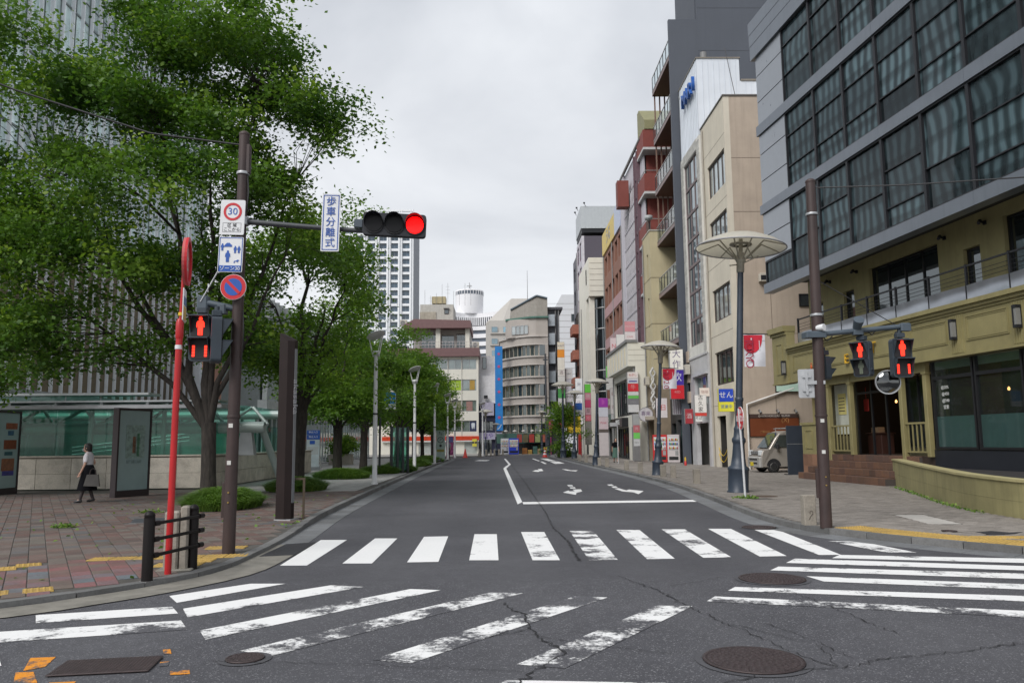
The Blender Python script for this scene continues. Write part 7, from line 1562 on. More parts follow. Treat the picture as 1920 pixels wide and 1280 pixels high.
text('akasaka', .24, M('strip_letter',(.4,.4,.42),.4), g_, .131, .16, 2.5, rz=R(90), roll=R(-90), depth=.002)
MB().box(-.19,.18,-.02,.32,0,.03).build('base_plate', GALV, T)
T = thing('metal_hoop','bronze inverted U hoop standing beside the dark pylon','hoop',(-4.12,16.72,.055),R(6)); MB().box(-.13,-.085,-.02,.02,0,.8).box(.085,.13,-.02,.02,0,.8).box(-.13,.13,-.02,.02,.8,.845).build('frame', M('bronze',(.11,.085,.06),.4,.6), T)
T = thing('guard_rail','short dark brown guard rail with two posts and three bars','guard rail',(-4.02,9.42,.055)); GR = M('rail_dark_brown',(.008,.006,.006),.5,var=.15,spec=.25)
for x, y in ((0,0),(.16,.92)): MB().lathe([(.062,0),(.062,.7),(.058,.73),(.062,.735),(.055,.76),(.035,.785),(.005,.795)],20,(x,y)).build('post', GR, T)
for z in (.645,.465,.285):
    b = MB().tube((.04,-.02,z),(.235,1.02,z),.021,n=10)
    for t in (0.03,.92): p = Vector((.04,-.02,z)).lerp(Vector((.235,1.02,z)),t); q = Vector((.04,-.02,z)).lerp(Vector((.235,1.02,z)),t+.09); b.tube(p,q,.032,n=10)
    b.build('bar', GR, T)
T = thing('marker_post','worn grey granite double marker post behind the red pole','post',(-4.02,10.28,.055),R(8)); GP = MATS['granite_post']
MB().bev(-.15,.02,-.1,.1,0,.72,.02).build('stone', GP, T); MB().bev(.03,.13,-.08,.1,0,.78,.02).build('stone', GP, T); MB().bev(-.22,.2,-.15,.16,0,.02,.01).build('foot', CONC, T)
for i, (x, y, h, lb) in enumerate(((5.45,14.2,.52,'granite bollard with incised curl beside the right signal pole'),(6.82,27.7,.5,'wide granite bollard nearest left of the big lamp'),(6.97,32.1,.5,'granite bollard just right of the second lamp foot'),(6.75,33.0,.5,'granite bollard close against the second lamp foot'),(6.56,37.2,.5,'granite bollard left of the second lamp'),(6.47,40.7,.5,'granite bollard before the white notice pole'),(6.2,46.0,.5,'granite bollard in front of the walking woman'),(6.15,49.0,.48,'granite bollard right of the third lamp foot'),(6.1,56,.48,'granite bollard just left of the third lamp'),(6.05,60,.48,'farthest granite bollard by the fourth lamp'))):
    T = thing('stone_bollard', lb, 'bollard', (x,y,.095), random.uniform(-.1,.1), 'granite bollards along the right kerb')
    MB().bev(-.105,.105,-.1,.1,0,h,.012).build('stone', GP, T)
    if i == 0: MB().path([(-.03,-.101,.1),(.0,-.103,.16),(.04,-.103,.2),(.03,-.103,.25),(-.01,-.103,.24),(-.01,-.103,.2)],.006,5).build('incised_curl', M('carved_dark',(.1,.085,.07),.9), T)
# street lamps: parasol type on the right
_c = NT('lamp_fabric'); _tr = _c.n('BsdfTranslucent', Color=(.82,.79,.7,1)); _c.set(Base_Color=_c.ramp(_c.noise(_c.wpos(),4,4), [(.3,(.66,.64,.58)),(.7,(.76,.74,.68))]), Roughness=.6); _ms = _c.n('MixShader'); _ms.inputs[0].default_value = .58
_c.l(_c.b.outputs[0],_ms.inputs[1]); _c.l(_tr.outputs[0],_ms.inputs[2]); _c.l(_ms.outputs[0],_c.o.inputs[0]); CANV = MATS['lamp_fabric'] = _c.m; NAVY = M('lamp_navy', (.03,.042,.062), .45, var=.15, streak=.15); CREAM_R = M('lamp_rib', (.33,.31,.26), .5)
def parasol(label, x, y, H, dia, lean, flag=None, dark=True, group='parasol street lamps'):
    k = H/7.6; T = thing('street_lamp', label, 'street lamp', (x,y,.09), 0, group, rot=(0,math.atan2(lean,H),0)); s = max(.75,min(1,H/7))
    prof = [(.34,0),(.34,.02),(.31,.06),(.31,.62),(.33,.64),(.33,.7),(.24,.76),(.2,1.0),(.175,1.35),(.185,1.4),(.21,1.44),(.21,1.52),(.165,1.58),(.15,1.75),(.16,1.79),(.15,1.83),(.12,1.9),(.115,2.6),(.13,2.62),(.13,2.7),(.105,2.72)]
    MB().lathe([(r*s*.92,z*s) for r,z in prof],24).build('pedestal', NAVY, T); hn = H-.85*k
    MB().tube((0,0,2.7*s),(0,0,hn-.35),.1*s,.085*s,16).build('pole', NAVY if dark else GALV, T); MB().lathe([(.095*s,hn-.35),(.11,hn-.34),(.11,hn-.05),(.15,hn),(.13,hn+.05),(.1,hn+.25)],18).build('collar', CREAM_R, T)
    R_ = dia/2; zr = H-.36*R_; pr = [(R_,zr),(R_*.985,zr+.03),(R_*.8,zr+.15*R_),(R_*.5,zr+.275*R_),(R_*.2,zr+.35*R_),(.02,H)]
    c = MB().lathe(pr,40,caps=False).lathe([(R_*.97,zr+.005),(R_*.78,zr+.085*R_),(R_*.48,zr+.17*R_),(.02,zr+.22*R_)],40,caps=False).build('canopy', CANV, T)
    rim = MB(); n = 40
    for i in range(n):
        a, b = 2*math.pi*i/n, 2*math.pi*(i+1)/n; rim.tube((R_*math.cos(a),R_*math.sin(a),zr),(R_*math.cos(b),R_*math.sin(b),zr),.022,n=6,cap=False)
    rim.build('rim', M('rim_grey',(.3,.3,.32),.5), T)
    for i in range(8):
        a = 2*math.pi*i/8+.2; o = MB().tube((.09*math.cos(a),.09*math.sin(a),hn),(R_*.52*math.cos(a),R_*.52*math.sin(a),zr+.14*R_),.022,n=6).tube((R_*.52*math.cos(a),R_*.52*math.sin(a),zr+.14*R_),(R_*.98*math.cos(a),R_*.98*math.sin(a),zr),.018,n=6).build('rib', CREAM_R, T)
    MB().lathe([(.16*R_,zr+.08),(.25*R_,zr+.1),(.25*R_,zr+.13),(.16*R_,zr+.15)],20,caps=False).tube((0,0,hn),(0,0,H-.05),.06).build('lamp_ring', CREAM_R, T)
    MB().tube((0,0,hn-.1),(-.38*s,-.2,hn-.2),.018,n=6).tube((0,0,hn-.1),(.5*s,-.1,hn+.15),.018,n=6).build('stub_arm', CREAM_R, T)
    if flag:
        z, w, h, words, L_ = flag; fx = lean*z/H+x; F = thing('lamp_banner','white flag banner with red half disc and %s lettering on %s' % (words, L_),'banner',(fx,y-.02,z+.09))
        MB().tube((.0,0,.02),(w+.2,0,-.01),.015,n=6).build('banner_arm', DARK_MET, F)
        nx, nz = 10, 12; wave = lambda u, v: .035*math.sin(u*5+v*2)*(.3+v)
        def cloth(u0, u1, v0, v1, m, nm, fn=None, dy=0):
            b = MB(); P = [(u0+(u1-u0)*i/nx, v0+(v1-v0)*j/nz) for j in range(nz+1) for i in range(nx+1)]
            b.add([(.1+u*w,wave(u,v)+dy,-v*h) for u,v in P],[((nx+1)*j+i,(nx+1)*(j+1)+i,(nx+1)*(j+1)+i+1,(nx+1)*j+i+1) for j in range(nz) for i in range(nx) if fn is None or fn((u0+(u1-u0)*(i+.5)/nx),(v0+(v1-v0)*(j+.5)/nz))],0,True); return b.build(nm, m, F)
        cloth(0,1,0,1,M('banner_white',(.6,.6,.64),.7),'banner_cloth')
        b = MB(); cx, R2 = .36, .56
        arcp = [(cx+R2*.92*math.cos(R(a)), .03+R2*math.sin(R(a))) for a in range(0,181,9)]
        arcp = [(max(0.0,u),v) for u,v in arcp]; ctr = (cx,.03)
        for i in range(len(arcp)-1):
            q = [ctr]+[arcp[i],arcp[i+1]]
            for dy in (-.012,.012): b.add([(.1+u*w,wave(u,v)+dy,-v*h) for u,v in q],[(0,1,2)])
        b.build('red_disc', M('banner_red',(.5,.01,.03),.7), F)
        b = MB(); 
        for dy in (-.018,): b.add([(.1+u*w,wave(u,v)+dy,-v*h) for u,v in ((.33,.12),(.98,.14),(.98,.2),(.33,.18))],[(0,1,2,3)]).add([(.1+u*w,wave(u,v)+dy,-v*h) for u,v in ((.7,.2),(.73,.2),(.72,.5),(.69,.5))],[(0,1,2,3)])
        b.build('white_stripe', M('banner_white',(.6,.6,.64),.7), F)
        for k, ch in enumerate(words): text(ch, .34*w/.62, M('banner_ink',(.28,.02,.05),.7), F, .1+.2*w, -.06, -h*(.22+.7*k/max(1,len(words)-1)), roll=R(-90), depth=.001)
    return T
parasol('largest parasol lamp on navy post beside the stop sign', 6.84, 23.0, 7.6, 2.6, .42, (4.55,.62,.95,'TOKYO','the largest lamp'))
parasol('second parasol lamp on navy post by the vending machines', 6.86, 34.7, 5.85, 1.72, .33, (4.62,.6,.9,'2020','the second lamp'))
parasol('third parasol lamp in front of the purple topped board', 6.05, 50, 5.4, 1.46, .2)
parasol('fourth parasol lamp left of the third, behind the bushy tree', 6.5, 69, 5.85, 1.58, .15)
parasol('fifth parasol lamp, highest canopy at the far right kerb', 5.85, 72.5, 6.9, 2.1, .05)
parasol('slim far parasol lamp before the navy building', -1.42, 90, 5.1, 1.65, 0, dark=False)
parasol('smaller far parasol lamp before the blue vertical sign', -.28, 105-14, 3.6, 1.0, 0, dark=False)
parasol('far parasol lamp against the curved building right side', 5.35, 86, 4.3, 1.1, 0)
parasol('far parasol lamp at the bend right of the curved shop', 5.0, 92, 5.0, 1.15, 0)
b_ = sign_box('blue and white pennant banner on the fourth lamp', 7.2, 7.85, 74.5, 3.9, 5.1, [(.55,(.02,.1,.4)),(.45,(.55,.55,.58),'祭',(.1,.1,.3),.3)], d=.02, name='lamp_banner')
# tilted disc lamps on white posts along the left kerb
WP = M('lamp_white', (.6,.58,.55), .4)
WP2 = M('lamp_post_white', (.66,.66,.66), .4, var=.06, streak=.1)
def disc_lamp_mesh():
    T = thing('disc_lamp','white disc lamp post nearest on the left kerb with tilted disc','street lamp',(-4.66,30.4,.055),0,'tilted disc lamps along the left kerb')
    MB().lathe([(.13,0),(.13,.04),(.095,.06),(.085,2.5),(.085,2.52),(.078,2.53),(.07,4.85)],18).build('post', WP2, T); MB().lathe([(.08,4.85),(.15,4.88),(.15,5.0),(.1,5.03)],18).build('head', WP2, T)
    for sx in (-1,1): MB().path([(sx*.1,0,4.8),(sx*.14,0,4.95),(sx*.26,0,5.55+sx*.09)],.022,8).build('arm', WP2, T)
    MB().tube((.06,0,4.9),(.2,0,5.6),.018,n=8).build('arm', WP2, T)
    o = MB().lathe([(.02,0),(.36,.015),(.37,.03),(.36,.045),(.02,.06)],28).build('disc', M('disc_grey',(.66,.65,.63),.4), T, (0,0,5.6)); o.rotation_euler = (R(-14),R(-20),0)
    MB().lathe([(.1,2.6),(.1,2.66)],14).build('band', DARK_MET, T)
    return T
dl = disc_lamp_mesh()
for x, y, lb in ((-4.66,44.7,'second disc lamp post on the left kerb'),(-4.58,57.8,'third disc lamp post on the left kerb'),(-4.42,70,'disc lamp post beside the parking board'),(-4.28,79,'fifth disc lamp post near the poster stand'),(-1.7,86.8,'lone disc lamp post before the red fascia at the street end')):
    copy_thing(dl, (x,y,.055), 0, lb)
# stop sign and other thin posts
T = thing('stop_sign','oval looking red round sign on a white post before the big lamp','sign',(6.34,20.72,.09)); WHP = M('post_white', (.52,.52,.53), .4)
MB().path([(0,0,0),(-.03,0,1.2),(-.07,0,2.3)],.03,10).build('post', WHP, T); s = ob('sign_face', None, T, (-.06,-.05,2.05), R(-91)); s.empty_display_size = .1
MB().disc((0,0),.3,0,.015,36).build('sign_plate', WHITE, s); MB().disc((0,0),.29,-.004,-.0005,36).build('red_disc', RED_S, s)
text('自転車', .12, WHITE, s, 0, -.006, .16, depth=.002); text('駐車禁止', .17, WHITE, s, 0, -.006, -.02, depth=.002); text('港区', .09, WHITE, s, 0, -.006, -.19, depth=.002)
tag(MB().tube((7.75,52,.09),(7.75,52,2.8),.035,n=8).box(7.25,7.72,51.97,51.99,2.5,2.75).build('notice_pole', WHP), 'white notice pole with small plate near the walking woman', 'pole')
tag(MB().tube((5.75,77,.09),(5.75,77,3.4),.035,n=8).build('notice_pole', WHP), 'plain white pole left of the bushy right pavement tree', 'pole')
tag(MB().tube((5.7,95,.09),(5.7,95,12.0),.16,.11,12).box(5.4,6.0,94.9,95.1,11.2,11.35).build('utility_pole', M('utility_dark',(.05,.055,.065),.6)), 'dark utility pole at the right corner of the curved building', 'pole')
tag(MB().tube((5.9,90,.09),(5.9,90,4.4),.05,n=8).box(5.6,6.1,89.95,89.99,3.2,3.5).build('sign_post', M('magenta_post',(.35,.03,.15),.5)), 'magenta sign post at the far right kerb', 'pole')
# boards on the left plaza
def board(label, x, y, rz, w, h, content):
    T = thing('notice_board', label, 'notice board', (x,y,.055), rz); F = M('board_frame',(.035,.026,.028),.45)
    MB().box(-w/2,-w/2+.06,0,.22,0,h).box(w/2-.06,w/2,0,.22,0,h).box(-w/2+.06,w/2-.06,0,.22,h-.07,h).box(-w/2+.06,w/2-.06,0,.22,0,.2).box(-w/2+.06,w/2-.06,.1,.2,.2,h-.07).build('frame', F, T)
    MB().box(-w/2+.06,w/2-.06,.03,.09,.2,h-.07).build('panel', M('board_aqua',(.3,.4,.4),.2,var=.05), T)
    for (u,v,pw,ph,c) in content: MB().box(u,u+pw,.022,.029,v,v+ph).build('poster', M('poster_%d_%d_%d' % tuple(int(q*250) for q in c), c, .4, var=.3, scale=9), T)
    return T
board('tall dark framed map board side on to the street', -11.1, 24.7, R(66), 1.25, 2.66, [(-.3,1.15,.7,1.0,(.24,.33,.3)),(-.05,1.3,.12,.5,(.3,.12,.06)),(.1,1.2,.1,.7,(.1,.28,.16)),(-.25,1.0,.55,.1,(.2,.28,.28))])
board('dark framed notice board with photo posters at the left picture edge', -16.05, 26.2, R(82), 1.7, 2.7, [(.2,2.1,.5,.2,(.25,.08,.04)),(.3,1.9,.25,.15,(.05,.12,.2)),(.15,1.45,.55,.3,(.2,.05,.02)),(.2,1.25,.35,.12,(.03,.1,.12)),(.1,.75,.55,.4,(.25,.1,.05)),(.15,.6,.5,.15,(.05,.05,.25)),(-.5,2.0,.4,.3,(.2,.1,.3)),(-.5,1.4,.4,.3,(.1,.2,.1))])
T = thing('information_sign','slim standing sign with blue direction panels beside the stone wall end','sign',(-10.68,46.5,.055),R(4))
MB().box(-.4,.4,0,.15,0,2.6).build('body', M('pylon_grey',(.2,.22,.23),.4), T); MB().box(-.36,.36,-.012,-.001,.2,1.75).build('map_panel', M('map_pale',(.42,.5,.52),.3), T); MB().box(-.33,.3,-.02,-.013,.9,1.35).build('map_sheet', M('map_sheet',(.38,.42,.42),.5), T)
for z in (1.78,2.05): q = MB().box(-.37,.37,-.02,-.001,z,z+.24).build('blue_panel', BLUE_S, T); text('駅出入口', .13, WHITE, q, 0, -.023, z+.13, depth=.002)
MB().box(-.2,.1,-.018,-.0125,1.5,1.7).build('blue_panel', BLUE_S, T)
T = thing('display_stand','dark slatted glass display stand on the left pavement','display stand',(-5.0,41,.055),R(20))
for u in (-.42,-.12,.16,.42): MB().box(u-.045,u+.045,0,.3,0,2.35).build('post', M('stand_dark',(.025,.028,.032),.4), T)
for a, b in ((-.375,-.165),(-.075,.115),(.205,.375)): MB().box(a,b,.12,.15,.12,2.3).build('glass_panel', GREEN_GLASS, T)
T = thing('hanging_sign','small blue and white map sign hanging by the fourth tree','sign',(-5.45,40,3.25)); MB().box(-.33,.33,0,.06,0,.85).build('sign_body', WHITE, T); MB().box(-.32,.32,-.008,-.001,.28,.84).build('blue_field', M('bright_blue',(.02,.22,.5),.4), T); text('2', .4, WHITE, T, .12, -.01, .55, depth=.002); text('六本木', .13, BLUE_S, T, 0, -.01, .14, depth=.002)
MB().box(-.5,-.4,0,.1,-3.15,.9).build('post', M('stand_dark',(.025,.028,.032),.4), T)
T = thing('parking_board','pale green parking direction board with P emblem near the poster','sign',(-4.75,66,.055)); MB().box(-.36,.36,0,.18,0,2.5).build('body', M('pale_green',(.4,.5,.46),.5), T)
MB().ring((0,1.72),.2,.25,-.008,-.001,24).build('ring_emblem', INK, T); text('P', .36, INK, T, 0, -.006, 1.72, depth=.002); MB().disc((0,1.25),.11,-.008,-.001,16).build('dot_emblem', INK, T); MB().box(-.3,.3,-.01,-.001,.75,.95).build('lower_panel', M('poster_yellow',(.3,.27,.05),.5), T); text('⇆', .3, INK, T, 0, -.006, 2.2, depth=.002)
T = thing('poster_stand','pink and blue poster stand at the far left kerb','poster stand',(-4.6,76,.055)); MB().box(-.35,.35,0,.1,.3,2.1).box(-.35,-.3,.02,.08,0,.3).box(.3,.35,.02,.08,0,.3).build('body', M('poster_pink',(.5,.1,.28),.5,var=.5,scale=5), T); MB().box(-.32,.32,-.01,-.001,1.5,2.0).build('blue_field', M('poster_blue',(.2,.2,.5),.5), T)
for x, y, c, lb in ((-3.35,81,(.55,.03,.02),'orange red traffic cone at the left far kerb end'),(-1.95,83.5,(.1,.085,.07),'dull brown traffic cone right of the red cone'),(4.62,80,(.55,.03,.02),'red and white banded cone at the far right kerb')):
    T = thing('traffic_cone', lb, 'cone', (x,y,.01 if x > -3 else .01)); MB().lathe([(.24,.03),(.22,.05),(.05,.86),(.03,.88)],16).build('body', M('cone_%d'%int(c[0]*100),c,.5), T); MB().box(-.28,.28,-.28,.28,0,.03).build('foot', M('cone_%d'%int(c[0]*100),c,.5), T)
    if x > 0: MB().lathe([(.185,.25),(.15,.4)],16,caps=False).lathe([(.125,.52),(.09,.68)],16,caps=False).build('white_band', WHITE, T)
for i, x in enumerate((-1.35,-.85,-.45,.05,.5)):
    T = thing('stone_bollard', ('first','second','third','fourth','fifth')[i]+' small bollard from the left before the navy building', 'bollard', (x,88.6+.5*i,.09), 0, 'small bollards at the street end'); MB().bev(-.1,.1,-.1,.1,0,.65,.02).build('stone', GP, T)
T = thing('pigeon','grey pigeon standing on the left pavement edge','bird',(-4.42,60,.1)); MB().path([(-.16,0,.1),(-.08,0,.13),(.03,0,.16),(.1,0,.2),(.13,0,.26),(.15,0,.3),(.19,0,.3)],[.012,.045,.065,.05,.03,.032,.008],8).build('body', M('pigeon_grey',(.1,.1,.12),.6), T)
for sy in (-.02,.02): MB().tube((.02,sy,0),(.02,sy,.12),.006,n=5).build('leg', M('pigeon_leg',(.3,.08,.06),.6), T)
# covers in the road and paving
IRON = M('cast_iron', (.05,.036,.036), .55, .35, var=.25, scale=20)
def cover(label, x, y, r, z, rings, mat=None):
    T = thing('manhole_cover', label, 'manhole cover', (x,y,z)); b = MB().lathe([(r,0),(r,.008),(r*.93,.008),(r*.92,.004),(r*.9,.004)],40,caps=False); b.build('rim', mat or IRON, T)
    if z < .05: MB().lathe([(r+.004,-.003),(r+.055,-.003)],40,caps=False).build('collar', M('collar_asphalt',(.066,.066,.073),.85,var=.25,scale=5,bump=.4,bscale=120), T)
    lid = MB().lathe([(r*.9,.005),(.001,.005)],40,caps=False).build('lid', mat or IRON, T); s = MB()
    for k in range(1,rings+1):
        rr = r*.88*k/(rings+.3); n = max(6,int(2*math.pi*rr/(.052)))
        for i in range(n):
            a = 2*math.pi*(i+.5*(k%2))/n; c, q = math.cos(a), math.sin(a); w = .016
            s.add([(c*(rr-w)-q*w,q*(rr-w)+c*w,.005),(c*(rr+w)-q*w,q*(rr+w)+c*w,.005),(c*(rr+w)+q*w,q*(rr+w)-c*w,.005),(c*(rr-w)+q*w,q*(rr-w)-c*w,.005),(c*rr,q*rr,.012)],[(0,1,4),(1,2,4),(2,3,4),(3,0,4)])
    tag(s.build('stud', mat or IRON, lid), kind='stuff')
cover('round cast iron cover lowest in the crossing, nearest the camera', 1.84, 6.0, .36, .009, 7)
cover('round ringed iron cover among the right hand stripes', 3.13, 9.36, .37, .009, 8)
cover('small round iron cover by the left worn stripes', -1.91, 6.25, .14, .009, 3)
cover('reddish iron cover near the right kerb before the signal pole', 4.72, 14.7, .3, .009, 5)
cover('flat round cover on the right pavement beside the stop sign', 7.0, 21.2, .33, .1, 5, M('rusty_iron',(.08,.055,.04),.8))
cover('small round cover in the pavement right of the right pole', 7.25, 12.99, .12, .1, 2)
lp = thing('metal_plate','rectangular studded steel plate set in the road at the lower left','cover',(-2.86,6.09,.009),R(8)); MB().bev(-.34,.34,-.2,.2,0,.008,.004).build('plate', IRON, lp); s = MB()
for i in range(26):
    for j in range(15):
        x, y = -.32+i*.0256, -.185+j*.0264; s.add([(x-.008,y,.008),(x,y-.008,.008),(x+.008,y,.008),(x,y+.008,.008),(x,y,.012)],[(0,1,4),(1,2,4),(2,3,4),(3,0,4)])
tag(s.build('stud', IRON, lp), kind='stuff')
gp = thing('drain_grate','dark speckled square cover in the left brick paving','drain cover',(-7.05,16.9,.058),R(20)); MB().bev(-.48,.48,-.48,.48,0,.006,.003).build('plate', M('drain_slate',(.05,.055,.062),.6,var=.5,scale=40), gp)
MB().box(-.5,.5,-.5,-.484,0,.004).box(-.5,.5,.484,.5,0,.004).build('frame', GALV, gp)
wc = thing('paving_cover','pale concrete slab strip set in the right brick pavement','cover',(7.9,14.9,.096),R(-8)); 
for k in range(4): MB().bev(-.27,.27,-.85+k*.43,-.85+k*.43+.41,0,.005,.003).build('slab', M('pale_cover',(.4,.38,.35),.8), wc)
bk = tag(MB().sheet([(7.57,12.8),(7.9,12.92),(8.05,12.7),(8.3,12.75),(8.0,12.5),(7.56,12.37)],.103).build('asphalt_patch', M('new_asphalt', (.022,.022,.026), .8)), 'black tar patch in the right pavement corner', 'patch')

# ================================================================== VAN, PANEL, PEOPLE
def van():
    T = thing('parked_van', 'silver beige kei van parked nose out beside the dark panel', 'van', (13.4,36.7,.09), R(4))
    BD = M('van_paint', (.34,.31,.275), .32, .35, var=.03); BLK = M('van_black', (.02,.02,.022), .5); GLS = glass_mat('van_glass', (.03,.036,.036), .18)
    # side outline, nose toward -x; body 1.48 wide
    out_ = [(-1.68,.25),(-1.7,.5),(-1.68,.78),(-1.6,.98),(-1.3,1.06),(-.95,1.56),(-.75,1.76),(-.45,1.87),(1.6,1.88),(1.7,1.7),(1.72,.25)]
    n = len(out_); ys = [(-.74,.93),(-.72,.99),(-.5,1.0),(.5,1.0),(.72,.99),(.74,.93)]; b = MB(); vs = []
    cx, cz = 0,.9
    for y, s in ys:
        for x, z in out_:
            tw = .0 if z < 1.0 else (z-1.0)*.14
            vs.append((cx+(x-cx)*(1-(1-s)*.35), (abs(y)-tw)*(1 if y > 0 else -1), cz+(z-cz)*(1-(1-s)*.5)))
    fs = [(k*n+i,k*n+(i+1)%n,(k+1)*n+(i+1)%n,(k+1)*n+i) for k in range(len(ys)-1) for i in range(n)]+[tuple(range(n-1,-1,-1)),tuple(range((len(ys)-1)*n,len(ys)*n))]
    b.add(vs, fs); b.build('body', BD, T)
    # windscreen, side windows
    ws = MB().add([(-1.31,-.6,1.1),(-1.31,.6,1.1),(-.79,.5,1.77),(-.79,-.5,1.77)],[(0,3,2,1)]); ws.v = [(x-.02,y,z+.02) for x,y,z in ws.v]; ws.build('windscreen', GLS, T)
    for q in ([(-1.1,1.14),(-.35,1.14),(-.35,1.68),(-.76,1.68)],[(-.27,1.14),(.6,1.14),(.6,1.68),(-.27,1.68)],[(.7,1.14),(1.6,1.14),(1.55,1.68),(.7,1.68)]):
        MB().add([(x,-.745+(z-1.0)*.135-.0,z) for x,z in q],[(0,1,2,3)]).build('side_window', GLS, T)
    b = MB()
    for x in (-.31,.66): b.box(x-.004,x+.004,-.744,-.735,.3,1.12)
    b.build('door_seam', BLK, T)
    for y in (-.55,.55): MB().bev(-1.715,-1.56,y-.13,y+.13,.78,1.0,.03).build('headlight', M('headlight_glass',(.55,.57,.58),.15), T)
    MB().box(-1.715,-1.66,-.4,.4,.83,.96).build('grille', M('grille_grey2',(.2,.2,.2),.4,.5), T); MB().box(-1.725,-1.716,-.3,.3,.87,.9).build('grille_bar', ALU_FR, T)
    MB().bev(-1.77,-1.6,-.73,.73,.25,.72,.05).build('bumper', M('van_bumper',(.36,.35,.33),.4,.2), T)
    for z in (.55,.38): MB().box(-1.775,-1.76,-.45,.45,z,z+.08).build('intake', BLK, T)
    MB().box(-1.79,-1.772,.0,.33,.3,.47).build('number_plate', M('plate_yellow',(.62,.48,.02),.5), T)
    for x in (-1.12,1.15):
        for y in (-.66,.66):
            w = MB().lathe([(.12,-.08),(.26,-.08),(.285,-.05),(.285,.05),(.26,.08),(.12,.08)],24).build('wheel', M('tyre',(.015,.015,.015),.85), T, (x,y,.285)); w.rotation_euler = (R(90),0,0)
            MB().lathe([(.17,-.082),(.17,.085),(.12,.06),(.05,.075),(.001,.078)],20).build('rim', M('steel_wheel',(.3,.29,.27),.4,.5), w)
        MB().xz([(x+.33*math.cos(R(a)),.3+.33*math.sin(R(a))) for a in range(0,181,15)],-.7425,-.7415 ).build('wheel_arch', BLK, T)
    MB().box(-1.5,1.6,-.6,.6,.18,.26).build('underbody', BLK, T)
    MB().bev(-1.0,-.9,-.92,-.76,1.05,1.28,.02).build('mirror', BLK, T)
    rk = MB()
    for y in (-.58,.58): rk.tube((-.5,y,1.97),(1.5,y,1.97),.02,n=6)
    for x in (-.4,.2,.8,1.4): rk.tube((x,-.6,1.99),(x,.6,1.99),.018,n=6).tube((x,-.58,1.86),(x,-.58,1.97),.018,n=6).tube((x,.58,1.86),(x,.58,1.97),.018,n=6)
    rk.build('roof_rack', ALU_FR, T); MB().tube((-1.34,.2,1.1),(-1.05,-.1,1.48),.008,n=5).tube((-1.34,-.3,1.1),(-1.12,-.5,1.36),.008,n=5).build('wiper', BLK, T)
van()
T = thing('screen_panel','dark navy standing screen panel between the van and olive pier','panel',(12.55,33.6,.09),R(6)); MB().bev(-.42,.42,0,.06,0,2.05,.008).build('panel', M('screen_navy',(.028,.036,.05),.5,var=.1), T); MB().box(-.42,.42,-.004,-.0005,1.28,1.295).build('groove', ALU_FR, T); MB().box(-.42,-.36,.061,.4,0,.04).box(.36,.42,.061,.4,0,.04).build('foot', DARK_MET, T)

SKIN = M('skin', (.5,.3,.22), .55, var=.04); HAIR = M('hair_dark', (.012,.009,.008), .5)
def skinned(name, pts, edges, radii, mat, parent, lv=2):
    """one continuous surface grown round a jointed skeleton"""
    me = D.meshes.new(name); me.from_pydata(pts, edges, []); o = D.objects.new(name, me); COL.objects.link(o)
    md = o.modifiers.new('skin','SKIN'); 
    for i, r in enumerate(radii):
        r = r if isinstance(r, tuple) else (r,r); me.skin_vertices[0].data[i].radius = r
    me.skin_vertices[0].data[0].use_root = True
    sb = o.modifiers.new('sub','SUBSURF'); sb.levels = lv; sb.render_levels = lv
    dg = bpy.context.evaluated_depsgraph_get(); m2 = D.meshes.new_from_object(o.evaluated_get(dg)); D.objects.remove(o); D.meshes.remove(me)
    m2.materials.clear(); m2.materials.append(mat); m2.name = name
    for p in m2.polygons: p.use_smooth = True
    return ob(name, m2, parent)
def hand_pts(P, E, Rd, wi, d, side, curl=.5):
    """palm with four unequal bent fingers and a thumb leaving its side; d = arm direction"""
    w = Vector(P[wi]); d = Vector(d).normalized(); s = Vector(side).normalized(); nrm = d.cross(s)
    P.append(tuple(w+d*.06)); E.append((wi,len(P)-1)); Rd.append((.032,.016)); pi = len(P)-1
    for k, (o, l) in enumerate(((-.026,.062),(-.009,.072),(.009,.067),(.025,.05))):
        a = w+d*.085+s*o; b = a+d*l*.5+nrm*.006; c = b+d*l*.45*(1-curl*.5)+nrm*l*.45*curl
        P += [tuple(a),tuple(b),tuple(c)]; i = len(P)-3; E += [(pi,i),(i,i+1),(i+1,i+2)]; Rd += [.0095,.0088,.0078]
    a = w+d*.025-s*.03; b = a+d*.035-s*.018; P += [tuple(a),tuple(b)]; i = len(P)-2; E += [(wi,i),(i,i+1)]; Rd += [.011,.009]
